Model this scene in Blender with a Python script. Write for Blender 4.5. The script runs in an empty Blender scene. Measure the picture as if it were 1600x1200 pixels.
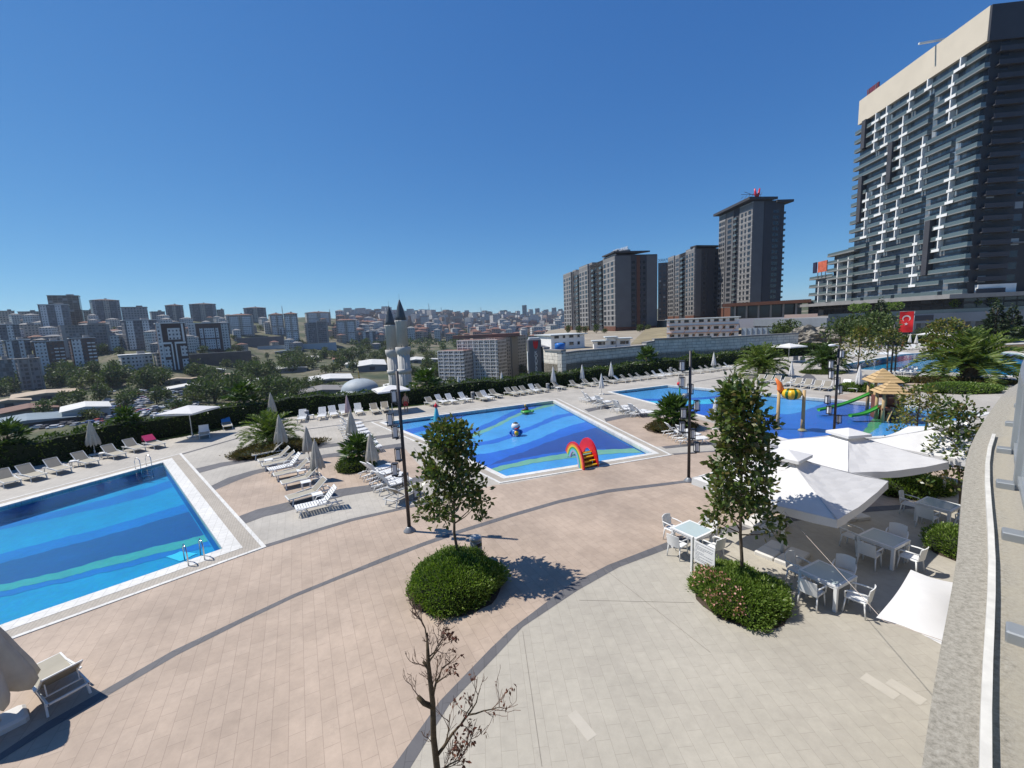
import bpy, bmesh, math, random
import numpy as np
from mathutils import Vector, Matrix
from mathutils.geometry import tessellate_polygon
random.seed(11); rng = np.random.default_rng(5)
SC = bpy.context.scene; COL = SC.collection
PI = math.pi; R = math.radians
# ---------------------------------------------------------------- camera geometry (photo pixels, 1600 x 1200)
F = 680.0; VX, VY = 1010.0, 600 + 680.0**2/95; CH = 8.0
def _n(v):
    l = math.sqrt(sum(a*a for a in v)); return [a/l for a in v]
D_ = _n([VX-800, VY-600, F])
FW = _n([-D_[0]*D_[2], -D_[1]*D_[2], 1-D_[2]*D_[2]])
R_ = [D_[1]*FW[2]-D_[2]*FW[1], D_[2]*FW[0]-D_[0]*FW[2], D_[0]*FW[1]-D_[1]*FW[0]]
def ray(px, py):
    c = (px-800, py-600, F); dot = lambda a: sum(x*y for x, y in zip(a, c))
    return (dot(R_), dot(FW), -dot(D_))
def G(px, py, z=0.0):
    r = ray(px, py); t = (z-CH)/r[2]; return (r[0]*t, r[1]*t, z)
def Wd(px, py, d):
    r = ray(px, py); return (r[0]*d/F, r[1]*d/F, CH+r[2]*d/F)
def Zat(xy, px, py):
    r = ray(px, py); return CH + r[2]*math.hypot(xy[0], xy[1])/math.hypot(r[0], r[1])
def Hh(b, t): return Zat(G(*b), *t)
def proj(X, Y, Z):
    v = (X, Y, -(Z-CH)); c = [R_[i]*v[0]+FW[i]*v[1]+D_[i]*v[2] for i in range(3)]
    return 800+F*c[0]/c[2], 600+F*c[1]/c[2]
def az_of(px):
    r = ray(px, 520); return math.atan2(r[0], r[1])
# ---------------------------------------------------------------- objects
def link(o): COL.objects.link(o); return o
def tag(o, label=None, cat=None, group=None, kind=None):
    if label: o['label'] = label
    if cat: o['category'] = cat
    if group: o['group'] = group
    if kind: o['kind'] = kind
    return o
def thing(name, label, cat, loc=(0, 0, 0), rz=0.0, group=None):
    o = bpy.data.objects.new(name, None); link(o); o.location = loc; o.rotation_euler = (0, 0, rz)
    o.empty_display_size = .2
    return tag(o, label, cat, group)
CH_ = {}
def dup(root, loc=None, rz=None, label=None, group=None, scale=None):
    def cp(o, parent):
        c = o.copy(); link(c)
        if parent is not None: c.parent = parent
        for ch in CH_.get(o.name, []):
            CH_.setdefault(c.name, []).append(cp(ch, c))
        return c
    r = cp(root, None)
    if loc is not None: r.location = loc
    if rz is not None: r.rotation_euler = (0, 0, rz)
    if scale is not None: r.scale = (scale,)*3 if not isinstance(scale, tuple) else scale
    if label: r['label'] = label
    if group: r['group'] = group
    return r
class MB:
    def __init__(s): s.v = []; s.f = []; s.m = []; s.s = []; s.mi = 0; s.sm = False; s.M = None
    def add(s, vs, fs):
        n = len(s.v)
        if s.M is not None: vs = [tuple(s.M @ Vector(p)) for p in vs]
        s.v += [tuple(p) for p in vs]
        for f in fs: s.f.append(tuple(i+n for i in f)); s.m.append(s.mi); s.s.append(s.sm)
    def obox(s, o, ux, uy, uz):
        o, ux, uy, uz = map(Vector, (o, ux, uy, uz))
        p = [o, o+ux, o+ux+uy, o+uy]; p += [q+uz for q in p]
        s.add(p, [(0, 3, 2, 1), (4, 5, 6, 7), (0, 1, 5, 4), (1, 2, 6, 5), (2, 3, 7, 6), (3, 0, 4, 7)])
    def box(s, c, d, rz=0.0):
        m = Matrix.Rotation(rz, 3, 'Z'); ux, uy, uz = m @ Vector((d[0], 0, 0)), m @ Vector((0, d[1], 0)), Vector((0, 0, d[2]))
        s.obox(Vector(c)-(ux+uy+uz)/2, ux, uy, uz)
    def rbox(s, c, d, rz=0.0, b=.01):       # box with chamfered vertical and top edges
        x, y, z = d[0]/2, d[1]/2, d[2]/2
        m = Matrix.Rotation(rz, 3, 'Z'); c = Vector(c)
        def ring(i, zz): return [c + m @ Vector(q+(zz,)) for q in [(-x+i+b, -y+i), (x-i-b, -y+i), (x-i, -y+i+b), (x-i, y-i-b), (x-i-b, y-i), (-x+i+b, y-i), (-x+i, y-i-b), (-x+i, -y+i+b)]]
        r = [ring(0, -z), ring(0, z-b), ring(b, z)]
        vs = [p for q in r for p in q]; fs = [tuple(range(7, -1, -1)), tuple(range(16, 24))]
        for k in range(2):
            for i in range(8): fs.append((k*8+i, k*8+(i+1) % 8, k*8+8+(i+1) % 8, k*8+8+i))
        s.add(vs, fs)
    def bar(s, a, b, w, h=None, up=(0, 0, 1)):
        a, b = Vector(a), Vector(b); h = h or w; d = b-a; u = Vector(up)
        x = d.cross(u)
        if x.length < 1e-5: x = d.cross(Vector((1, 0, 0)))
        x.normalize(); y = x.cross(d).normalized()
        s.obox(a-x*w/2-y*h/2, x*w, d, y*h)
    def tube(s, pts, r, n=8, cap=True):
        pts = [Vector(p) for p in pts]; k = len(pts); rs = r if isinstance(r, (list, tuple)) else [r]*k
        T = [(pts[min(i+1, k-1)]-pts[max(i-1, 0)]).normalized() for i in range(k)]
        x = T[0].orthogonal().normalized(); vs = []; sm, s.sm = s.sm, True
        for i in range(k):
            x = (x-T[i]*x.dot(T[i])).normalized(); y = T[i].cross(x)
            vs += [pts[i]+(x*math.cos(2*PI*j/n)+y*math.sin(2*PI*j/n))*rs[i] for j in range(n)]
        fs = [(i*n+j, i*n+(j+1) % n, i*n+n+(j+1) % n, i*n+n+j) for i in range(k-1) for j in range(n)]
        if cap: fs += [tuple(range(n-1, -1, -1)), tuple((k-1)*n+j for j in range(n))]
        s.add(vs, fs); s.sm = sm
    def lathe(s, prof, n=16, c=(0, 0, 0), rib=None, cap=True):
        vs = []; k = len(prof); sm, s.sm = s.sm, True
        for (r, z) in prof:
            for j in range(n):
                a = 2*PI*j/n; q = r*(rib(a, z) if rib else 1); vs.append((c[0]+q*math.cos(a), c[1]+q*math.sin(a), c[2]+z))
        fs = [(i*n+j, i*n+(j+1) % n, i*n+n+(j+1) % n, i*n+n+j) for i in range(k-1) for j in range(n)]
        if cap: fs += [tuple(range(n-1, -1, -1)), tuple((k-1)*n+j for j in range(n))]
        s.add(vs, fs); s.sm = sm
    def poly(s, pts, holes=()):
        pts = [Vector(p) for p in pts]
        loops = [pts]+[[Vector(p) for p in h] for h in holes]; flat = [p for l in loops for p in l]
        tr = tessellate_polygon(loops); fs = []
        for t in tr:
            a, b, c = (flat[i] for i in t)
            fs.append(tuple(t) if (b-a).cross(c-a).z >= 0 else tuple(reversed(t)))
        s.add(flat, fs)
    def prism(s, xy, z0, z1):
        ar = sum(xy[i][0]*xy[(i+1) % len(xy)][1]-xy[(i+1) % len(xy)][0]*xy[i][1] for i in range(len(xy)))
        if ar < 0: xy = list(reversed(xy))
        n = len(xy); s.poly([(x, y, z1) for x, y in xy])
        vs = [(x, y, z0) for x, y in xy]+[(x, y, z1) for x, y in xy]
        s.add(vs, [(i, (i+1) % n, n+(i+1) % n, n+i) for i in range(n)]+[tuple(range(n-1, -1, -1))])
    def build(s, name, mats, parent=None, uv=False, loc=None, weld=False):
        me = bpy.data.meshes.new(name); me.from_pydata(s.v, [], s.f)
        mats = mats if isinstance(mats, (list, tuple)) else [mats]
        for m in mats: me.materials.append(m)
        me.polygons.foreach_set('material_index', s.m); me.polygons.foreach_set('use_smooth', s.s)
        if uv:
            ul = me.uv_layers.new(name='wall'); buf = [0.0]*(2*len(me.loops))
            for p in me.polygons:
                nx, ny, nz = p.normal
                if abs(nz) < .6:
                    l = math.hypot(nx, ny); tx, ty = -ny/l, nx/l
                    us = [me.vertices[i].co.x*tx+me.vertices[i].co.y*ty for i in p.vertices]; u0 = min(us)
                    for li, u, vi in zip(p.loop_indices, us, p.vertices): buf[2*li] = u-u0; buf[2*li+1] = me.vertices[vi].co.z
            ul.data.foreach_set('uv', buf)
        me.update()
        if weld:
            b = bmesh.new(); b.from_mesh(me); bmesh.ops.remove_doubles(b, verts=b.verts, dist=1e-4); b.to_mesh(me); b.free()
        o = bpy.data.objects.new(name, me); link(o)
        if parent is not None: o.parent = parent; CH_.setdefault(parent.name, []).append(o)
        if loc is not None: o.location = loc
        return o
def struct(name, mb, m, **k): return tag(mb.build(name, m, **k), kind='structure')
def inst(me_obj, name, parent, loc, rz=0.0, scale=None):          # a part sharing another part's mesh
    o = bpy.data.objects.new(name, me_obj.data); link(o); o.parent = parent; CH_.setdefault(parent.name, []).append(o)
    o.location = loc; o.rotation_euler = (0, 0, rz)
    if scale: o.scale = scale
    return o
# ---------------------------------------------------------------- materials
def new_mat(name):
    m = bpy.data.materials.new(name); m.use_nodes = True; nt = m.node_tree; nt.nodes.clear()
    out = nt.nodes.new('ShaderNodeOutputMaterial'); b = nt.nodes.new('ShaderNodeBsdfPrincipled')
    nt.links.new(b.outputs[0], out.inputs[0]); return m, nt, b, out
def N(nt, t, **k):
    n = nt.nodes.new('ShaderNode'+t)
    for a, v in k.items(): setattr(n, a, v)
    return n
def c4(c): return (c[0], c[1], c[2], 1.0)
def mix_rgb(nt, fac, a, b, mode='MIX'):
    n = N(nt, 'Mix', data_type='RGBA', blend_type=mode)
    for sock, v in ((n.inputs[0], fac), (n.inputs[6], a), (n.inputs[7], b)):
        if hasattr(v, 'type') and hasattr(v, 'links'): nt.links.new(v, sock)
        else: sock.default_value = v if not isinstance(v, tuple) else c4(v)
    return n.outputs[2]
def math_n(nt, op, a, b=None):
    n = N(nt, 'Math', operation=op)
    for i, v in enumerate((a, b)):
        if v is None: continue
        if hasattr(v, 'links'): nt.links.new(v, n.inputs[i])
        else: n.inputs[i].default_value = v
    return n.outputs[0]
def noise(nt, scale, detail=4, co=None, rough=.6):
    t = N(nt, 'TexNoise'); t.inputs['Scale'].default_value = scale; t.inputs['Detail'].default_value = detail; t.inputs['Roughness'].default_value = rough
    if co is not None: nt.links.new(co, t.inputs['Vector'])
    return t.outputs['Fac']
def ramp(nt, fac, stops):
    r = N(nt, 'ValToRGB'); nt.links.new(fac, r.inputs[0]); e = r.color_ramp.elements
    while len(e) < len(stops): e.new(.5)
    for el, (p, c) in zip(e, stops): el.position = p; el.color = c4(c) if isinstance(c, tuple) else (c, c, c, 1)
    return r.outputs[0]
def mat(name, col, rough=.6, metal=0.0, var=.12, vs=3.0, bump=0.0, bs=20.0, spec=.4, coat=0.0):
    m, nt, b, out = new_mat(name); co = N(nt, 'TexCoord').outputs['Object']
    f = noise(nt, vs, 5, co); f = ramp(nt, f, [(.3, 1-var), (.7, 1+var*.6)])
    nt.links.new(mix_rgb(nt, 1.0, col, f, 'MULTIPLY'), b.inputs['Base Color'])
    b.inputs['Roughness'].default_value = rough; b.inputs['Metallic'].default_value = metal; b.inputs['Specular IOR Level'].default_value = spec
    b.inputs['Coat Weight'].default_value = coat
    if bump:
        bn = N(nt, 'Bump'); bn.inputs['Strength'].default_value = bump; bn.inputs['Distance'].default_value = .02
        nt.links.new(noise(nt, bs, 6, co), bn.inputs['Height']); nt.links.new(bn.outputs[0], b.inputs['Normal'])
    return m
def leaf_mat(name, cols, trans=.25, rough=.45, ns=1.2):
    m, nt, b, out = new_mat(name); g = N(nt, 'NewGeometry'); co = N(nt, 'TexCoord').outputs['Object']
    f = math_n(nt, 'ADD', math_n(nt, 'MULTIPLY', g.outputs['Random Per Island'], .62), math_n(nt, 'MULTIPLY', noise(nt, ns, 2, co), .4))
    k = len(cols); c = ramp(nt, f, [(.12+.76*i/(k-1), cols[i]) for i in range(k)])
    nt.links.new(c, b.inputs['Base Color']); b.inputs['Roughness'].default_value = rough; b.inputs['Specular IOR Level'].default_value = .35
    tr = N(nt, 'BsdfTranslucent'); nt.links.new(mix_rgb(nt, 1.0, c, (1.3, 1.5, .5), 'MULTIPLY'), tr.inputs[0])
    mx = N(nt, 'MixShader'); mx.inputs[0].default_value = trans
    nt.links.new(b.outputs[0], mx.inputs[1]); nt.links.new(tr.outputs[0], mx.inputs[2]); nt.links.new(mx.outputs[0], out.inputs[0])
    return m
def paving(name, c1, c2, mortar, bw, bh, ang, stain=(.75, 1.06), mort=.006, rough=.75):
    m, nt, b, out = new_mat(name); co = N(nt, 'TexCoord').outputs['Object']
    mp = N(nt, 'Mapping'); mp.inputs['Rotation'].default_value = (0, 0, ang); nt.links.new(co, mp.inputs[0])
    br = N(nt, 'TexBrick'); nt.links.new(mp.outputs[0], br.inputs['Vector'])
    for k, v in (('Color1', c4(c1)), ('Color2', c4(c2)), ('Mortar', c4(mortar)), ('Scale', 1.0), ('Mortar Size', mort), ('Mortar Smooth', .3), ('Brick Width', bw), ('Row Height', bh), ('Bias', 0.0)):
        br.inputs[k].default_value = v
    f1 = ramp(nt, noise(nt, .35, 6, co, .65), [(.3, stain[0]), (.7, stain[1])]); f2 = ramp(nt, noise(nt, 4.0, 6, co, .7), [(.3, .9), (.75, 1.07)])
    c = mix_rgb(nt, 1.0, mix_rgb(nt, 1.0, br.outputs[0], f1, 'MULTIPLY'), f2, 'MULTIPLY')
    sp = ramp(nt, noise(nt, 1.1, 10, co, .8), [(.26, 1.12), (.34, 1.0), (.60, 1.0), (.74, .78)])
    nt.links.new(mix_rgb(nt, 1.0, c, sp, 'MULTIPLY'), b.inputs['Base Color']); b.inputs['Roughness'].default_value = rough
    bn = N(nt, 'Bump'); bn.inputs['Strength'].default_value = .25; bn.inputs['Distance'].default_value = .01
    nt.links.new(math_n(nt, 'ADD', math_n(nt, 'MULTIPLY', br.outputs['Fac'], -1.0), math_n(nt, 'MULTIPLY', noise(nt, 30, 4, co), .5)), bn.inputs['Height']); nt.links.new(bn.outputs[0], b.inputs['Normal'])
    return m
def facade(name, wall, glass=(.03, .04, .055), bay=3.0, fl=3.1, u=(.25, .75), v=(.3, .78), slab=None, rough=.7, band=None):
    """wall with a grid of windows from the wall UVs (metres)"""
    m, nt, b, out = new_mat(name); uv = N(nt, 'UVMap', uv_map='wall'); sx = N(nt, 'SeparateXYZ'); nt.links.new(uv.outputs[0], sx.inputs[0])
    fu = math_n(nt, 'FRACT', math_n(nt, 'DIVIDE', sx.outputs[0], bay)); fv = math_n(nt, 'FRACT', math_n(nt, 'DIVIDE', sx.outputs[1], fl))
    iu = math_n(nt, 'FLOOR', math_n(nt, 'DIVIDE', sx.outputs[0], bay)); iv = math_n(nt, 'FLOOR', math_n(nt, 'DIVIDE', sx.outputs[1], fl))
    def band_(f, lo, hi): return math_n(nt, 'MULTIPLY', math_n(nt, 'GREATER_THAN', f, lo), math_n(nt, 'LESS_THAN', f, hi))
    mask = math_n(nt, 'MULTIPLY', band_(fu, *u), band_(fv, *v))
    wn = N(nt, 'TexWhiteNoise', noise_dimensions='3D'); cb = N(nt, 'CombineXYZ'); nt.links.new(iu, cb.inputs[0]); nt.links.new(iv, cb.inputs[1]); nt.links.new(cb.outputs[0], wn.inputs['Vector'])
    gcol = ramp(nt, wn.outputs['Value'], [(.0, glass), (.6, tuple(g*1.5 for g in glass)), (.85, tuple(g*2.2+.01 for g in glass)), (1.0, tuple(.22+g for g in glass))])
    co = N(nt, 'TexCoord').outputs['Object']
    wc = mix_rgb(nt, 1.0, wall, ramp(nt, noise(nt, .25, 5, co), [(.3, .85), (.7, 1.08)]), 'MULTIPLY')
    if band: wc = mix_rgb(nt, math_n(nt, 'LESS_THAN', math_n(nt, 'FRACT', math_n(nt, 'DIVIDE', sx.outputs[0], band[1])), band[2]), wc, band[0])
    if slab: wc = mix_rgb(nt, math_n(nt, 'LESS_THAN', fv, .1), wc, slab)
    nz = N(nt, 'NewGeometry'); s2 = N(nt, 'SeparateXYZ'); nt.links.new(nz.outputs['True Normal'], s2.inputs[0])
    mask = math_n(nt, 'MULTIPLY', mask, math_n(nt, 'LESS_THAN', math_n(nt, 'ABSOLUTE', s2.outputs[2]), .5))
    nt.links.new(mix_rgb(nt, mask, wc, gcol), b.inputs['Base Color'])
    nt.links.new(math_n(nt, 'SUBTRACT', rough, math_n(nt, 'MULTIPLY', mask, rough-.15)), b.inputs['Roughness'])
    return m
def water(name, tint, rough=.03, bump=.15, scale=1.2, refl=1.0):
    """thin sheet of water: tinted clear body plus a Fresnel reflection with ripples"""
    m, nt, b, out = new_mat(name); nt.nodes.remove(b); co = N(nt, 'TexCoord').outputs['Object']
    tr = N(nt, 'BsdfTransparent'); tr.inputs[0].default_value = c4(tint)
    gl = N(nt, 'BsdfGlossy'); gl.inputs['Roughness'].default_value = rough; gl.inputs[0].default_value = (1, 1, 1, 1)
    bn = N(nt, 'Bump'); bn.inputs['Strength'].default_value = bump; bn.inputs['Distance'].default_value = .05
    nt.links.new(math_n(nt, 'ADD', noise(nt, scale, 3, co), math_n(nt, 'MULTIPLY', noise(nt, scale*4, 3, co), .35)), bn.inputs['Height'])
    fr = N(nt, 'Fresnel'); fr.inputs['IOR'].default_value = 1.33
    for n in (gl, fr): nt.links.new(bn.outputs[0], n.inputs['Normal'])
    mx = N(nt, 'MixShader'); nt.links.new(math_n(nt, 'MULTIPLY', fr.outputs[0], refl), mx.inputs[0])
    nt.links.new(tr.outputs[0], mx.inputs[1]); nt.links.new(gl.outputs[0], mx.inputs[2]); nt.links.new(mx.outputs[0], out.inputs[0])
    return m
WHITE = mat('white_plastic', (.72, .72, .70), .45, var=.05)
def canvas(name, col, tr=.22, var=.06, vs=1.5):
    m = mat(name, col, .9, var=var, vs=vs, bump=.15, bs=6); nt = m.node_tree; out = [n for n in nt.nodes if n.type == 'OUTPUT_MATERIAL'][0]; b = [n for n in nt.nodes if n.type == 'BSDF_PRINCIPLED'][0]
    t = N(nt, 'BsdfTranslucent'); t.inputs[0].default_value = c4(col); mx = N(nt, 'MixShader'); mx.inputs[0].default_value = tr; nt.links.new(b.outputs[0], mx.inputs[1]); nt.links.new(t.outputs[0], mx.inputs[2]); nt.links.new(mx.outputs[0], out.inputs[0]); return m
CLOTH = canvas('white_canvas', (.74, .73, .71)); OFFWHITE = canvas('cream_canvas', (.52, .48, .40), .15, .15, 2.5)
PINKCLOTH = mat('faded_pink_canvas', (.52, .38, .38), .9, var=.12)
SLING = mat('beige_sling', (.36, .33, .26), .85, var=.08, bump=.2, bs=150)
SLINGBACK = mat('taupe_sling', (.25, .225, .18), .85, var=.08, bump=.2, bs=150)
ALU = mat('white_aluminium', (.68, .68, .65), .4, var=.04)
STEEL = mat('polished_steel', (.6, .6, .6), .2, 1.0, var=.03)
DARKMET = mat('dark_lamp_metal', (.045, .042, .045), .45, .3, var=.1)
GREYMET = mat('grey_steel', (.23, .24, .25), .45, .3, var=.12)
FROST = mat('frosted_glass', (.65, .66, .68), .3, var=.04)
GLASSTOP = mat('table_glass', (.42, .50, .49), .12, var=.04, spec=.6)
STONE = mat('pale_stone', (.60, .58, .54), .7, var=.12, vs=2, bump=.1)
DARKGLASS = mat('dark_glass', (.022, .028, .036), .12, var=.2, spec=.6)
BARK = mat('bark', (.11, .085, .06), .9, var=.35, vs=14, bump=.6, bs=25)
PALMTRUNK = mat('palm_trunk', (.12, .085, .055), .95, var=.45, vs=9, bump=.8, bs=18)
SOIL = mat('planting_soil', (.07, .05, .035), .95, var=.3)
RED = mat('red_fibreglass', (.62, .012, .02), .35, var=.05, coat=.3)
YEL = mat('yellow_fibreglass', (.80, .47, .02), .35, var=.05, coat=.3)
ORG = mat('orange_fibreglass', (.72, .17, .03), .35, var=.05)
GRN = mat('green_fibreglass', (.06, .33, .05), .35, var=.06, coat=.2)
CYN = mat('cyan_fibreglass', (.08, .42, .50), .35, var=.05)
LIL = mat('lilac_fibreglass', (.36, .33, .52), .35, var=.05)
BLU = mat('blue_fibreglass', (.03, .16, .5), .35, var=.05)
TAN = mat('tan_fibreglass', (.50, .34, .16), .6, var=.1)
SKIN = mat('skin', (.42, .24, .16), .55, var=.06)
HAIR = mat('dark_hair', (.03, .02, .015), .7)
PINKTOWEL = mat('pink_towel', (.50, .03, .13), .95, var=.1)
BLUETOWEL = mat('blue_towel', (.05, .22, .5), .95, var=.1)
# ================================================================ terrain
def _tcol(px): return az_of(px)
TC = [(-420, [(20,-4),(60,-8),(110,-24),(160,-28),(480,-29),(620,-18),(730,-4),(860,20),(980,40),(1120,46),(2500,40),(9000,0)]),
 (60, [(20,-4),(60,-8),(110,-24),(160,-28),(480,-28.5),(600,-20),(710,-5),(830,18),(960,37),(1060,42),(2500,40),(9000,0)]),
 (270, [(20,-4),(60,-8),(110,-25),(160,-29),(380,-29),(450,-19),(570,-6),(710,9),(950,36),(1080,42),(2500,40),(9000,0)]),
 (400, [(20,-4),(60,-8),(110,-26),(160,-30),(625,-30),(740,-9),(835,5),(1040,36),(1160,42),(2500,40),(9000,0)]),
 (500, [(20,-4),(60,-8),(110,-27),(160,-32),(660,-31),(763,-10),(930,11),(1200,43),(1320,48),(2500,60),(9000,0)]),
 (580, [(20,-4),(60,-8),(110,-28),(160,-34),(650,-32),(850,-25),(1000,-8),(1400,30),(2000,66),(2350,84),(9000,0)]),
 (650, [(20,-4),(60,-8),(110,-30),(160,-38),(700,-36),(900,-25),(1300,8),(1800,44),(2450,86),(9000,0)]),
 (750, [(20,-4),(60,-8),(110,-30),(160,-38),(370,-44),(700,-38),(950,-28),(1500,2),(2100,40),(2700,78),(9000,0)]),
 (850, [(20,-4),(60,-8),(110,-30),(160,-38),(370,-44),(700,-38),(1000,-28),(1800,0),(2600,35),(3600,80),(9000,0)]),
 (890, [(20,-4),(60,-6),(110,-14),(380,-18),(700,-34),(1000,-28),(1800,0),(2600,35),(3600,80),(9000,0)]),
 (950, [(20,-4),(60,-4),(400,-4),(700,-22),(1000,-28),(1800,0),(2600,35),(3600,80),(9000,0)]),
 (1150, [(20,-4),(60,-4),(420,-4),(800,10),(3000,60),(9000,0)]),
 (1250, [(20,-4),(300,-4),(420,2),(800,18),(2600,56),(9000,0)]),
 (2100, [(20,-4),(300,-4),(420,2),(800,18),(2600,56),(9000,0)])]
TC = [(_tcol(x), p) for x, p in TC]
def _lerp(p, d):
    if d <= p[0][0]: return p[0][1]
    for (a, za), (b, zb) in zip(p, p[1:]):
        if d <= b:
            t = (d-a)/(b-a); return za+(zb-za)*t
    return p[-1][1]
def T(az, d):
    if az <= TC[0][0]: return _lerp(TC[0][1], d)
    for (a, p), (b, q) in zip(TC, TC[1:]):
        if az <= b:
            t = (az-a)/(b-a); return _lerp(p, d)*(1-t)+_lerp(q, d)*t
    return _lerp(TC[-1][1], d)
def TXY(x, y): return T(math.atan2(x, y), math.hypot(x, y))
def hit(px, py, d0=70.0):
    r = ray(px, py); h = math.hypot(r[0], r[1]); az = math.atan2(r[0], r[1]); d = d0; lo = d0
    while d < 8000:
        if CH+r[2]/h*d < T(az, d):
            a, b = lo, d
            for _ in range(20):
                m = (a+b)/2
                if CH+r[2]/h*m < T(az, m): b = m
                else: a = m
            return (r[0]/h*b, r[1]/h*b, T(az, b))
        lo = d; d *= 1.02
    return None
def depth_of(p): return p[0]*R_[2]+p[1]*FW[2]-(p[2]-CH)*D_[2]
def build_terrain():
    m, nt, b, out = new_mat('hillside_ground'); co = N(nt, 'TexCoord').outputs['Object']
    c = ramp(nt, noise(nt, .02, 8, co, .7), [(.34, (.028, .042, .014)), (.48, (.06, .07, .026)), (.56, (.13, .115, .07)), (.68, (.21, .18, .13))])
    nt.links.new(mix_rgb(nt, 1.0, c, ramp(nt, noise(nt, .15, 6, co), [(.3, .75), (.7, 1.15)]), 'MULTIPLY'), b.inputs['Base Color']); b.inputs['Roughness'].default_value = .95
    mb = MB(); azs = [R(-78+i*1.0) for i in range(157)]; ds = [8]; 
    while ds[-1] < 8800: ds.append(ds[-1]*1.075+1)
    for d in ds:
        for a in azs:
            z = T(a, d) + (0 if d < 150 else min(1.0, (d-150)/200)*(1.2*math.sin(d*.031+a*9)+.8*math.sin(a*41+d*.011)))
            mb.v.append((math.sin(a)*d, math.cos(a)*d, z))
    k = len(azs); mb.sm = True
    for i in range(len(ds)-1):
        for j in range(k-1):
            mb.f.append((i*k+j, i*k+j+1, i*k+k+j+1, i*k+k+j)); mb.m.append(0); mb.s.append(True)
    struct('ground', mb, m)
build_terrain()
# ================================================================ pool deck
def P2(l, z=0.0): return [G(x, y, z)[:2] for x, y in l]
def P3(l, z): return [(*G(x, y)[:2], z) for x, y in l]
def zc(l, s, ox, oy): return [(ox+x/s, oy+y/s) for x, y in l]         # zoomed reading -> photo pixel
def area2(p): return sum(p[i][0]*p[(i+1) % len(p)][1]-p[(i+1) % len(p)][0]*p[i][1] for i in range(len(p)))
def ccw(p): return list(p) if area2(p) > 0 else list(reversed(p))
def offset(p, d):
    p = ccw(p); n = len(p); o = []
    for i in range(n):
        a, b, c = Vector(p[i-1]), Vector(p[i]), Vector(p[(i+1) % n]); e1 = (b-a).normalized(); e2 = (c-b).normalized()
        n1 = Vector((e1.y, -e1.x)); n2 = Vector((e2.y, -e2.x)); m = (n1+n2); m /= max(.35, 1+n1.dot(n2))
        o.append(tuple(b+m*d))
    return o
pool1 = ccw(P2([(255, 723), (348, 858), (28, 968), (-260, 1071), (-200, 847), (0, 793)]))
pool2 = ccw(P2([(600, 660), (864, 626.4), (1019, 708), (791, 744.5), (690, 697)]))
pool3 = ccw(P2([(955, 612.5), (1043, 602), (1205, 616.5), (1360, 630), (1538, 645), (1420, 679), (1300, 686), (1235, 688), (1110, 652.5)]))
pool4 = ccw(P2([(1312, 571), (1360, 562), (1412, 554), (1456, 550), (1520, 546.5), (1590, 552), (1640, 570), (1640, 590), (1572, 587), (1500, 583), (1380, 579), (1325, 577)]))
hedge_px = [(100, 722), (180, 703), (250, 687), (340, 671), (455, 650), (520, 646), (590, 639), (650, 633), (700, 627), (745, 622), (800, 615), (880, 605), (942, 598), (1005, 587), (1055, 581), (1130, 571), (1165, 566)]
hedge_xy = [(-47, -2), (-42, 14), (-36.5, 22.5)] + P2(hedge_px)
def poly_offset_line(l, d):
    o = []
    for i in range(len(l)):
        a, c = Vector(l[max(0, i-1)]), Vector(l[min(len(l)-1, i+1)]); e = (c-a).normalized(); o.append((l[i][0]-e.y*d, l[i][1]+e.x*d))
    return o
edge = poly_offset_line(hedge_xy, 2.2)
deck_xy = [(-30, -14), (-52, -14)] + edge + [(52, 78), (62, 92), (80, 108), (120, 200), (190, 190), (190, 20), (60, -14)]
ANG1 = math.atan2(G(218, 952)[1]-G(175.7, 1027)[1], G(218, 952)[0]-G(175.7, 1027)[0])
ANG2 = math.atan2(G(816.7, 986.7)[1]-G(846.7, 1196.7)[1], G(816.7, 986.7)[0]-G(846.7, 1196.7)[0])
PALE = paving('pale_paving', (.44, .408, .352), (.42, .388, .335), (.32, .295, .25), .6, .3, -ANG1)
PALE2 = paving('pale_paving_inner', (.415, .382, .315), (.395, .362, .30), (.30, .272, .222), .6, .3, -ANG2, stain=(.84, 1.05), mort=.004)
PINK = paving('pink_paving', (.44, .345, .265), (.405, .315, .24), (.29, .22, .168), .62, .31, -ANG1, stain=(.70, 1.10), mort=.005)
DARKP = paving('dark_paving', (.125, .122, .125), (.105, .102, .106), (.065, .063, .065), .6, .3, -ANG2, stain=(.85, 1.1))
WCOP = paving('white_pool_coping', (.66, .65, .61), (.62, .61, .57), (.45, .44, .40), .3, .3, -ANG1, stain=(.85, 1.05), mort=.008)
GCOP = paving('beige_gutter_grating', (.42, .375, .31), (.39, .35, .29), (.31, .278, .23), .25, .1, -ANG1, stain=(.8, 1.05), mort=.01)
def build_deck():
    mb = MB(); holes = [[(x, y, 0) for x, y in offset(p, .02)] for p in (pool1, pool2, pool3, pool4)]
    xy = ccw(deck_xy); mb.poly([(x, y, 0) for x, y in xy], holes); n = len(xy)
    mb.add([(x, y, 0) for x, y in xy]+[(x, y, -7) for x, y in xy], [(i, n+i, n+(i+1) % n, (i+1) % n) for i in range(n)])
    struct('paving', mb, PALE)
build_deck()
def sheet(name, pts, z, m, kind='structure'):
    mb = MB(); mb.poly(P3(pts, z)); return tag(mb.build(name, m), kind=kind)
arc1o = [(560, 1290), (613, 1200), (688, 1095), (767, 1013), (800, 982), (888, 915), (950, 883), (1043, 847), (1120, 826), (1220, 807), (1360, 792), (1440, 787), (1560, 783)]
arc1i = [(590, 1290), (643, 1197), (701.7, 1101.7), (780, 1020), (816.7, 980), (901.7, 923.3), (966.7, 886.7), (1043, 858), (1120, 837), (1220, 817), (1360, 800), (1440, 794), (1560, 790)]
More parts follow.
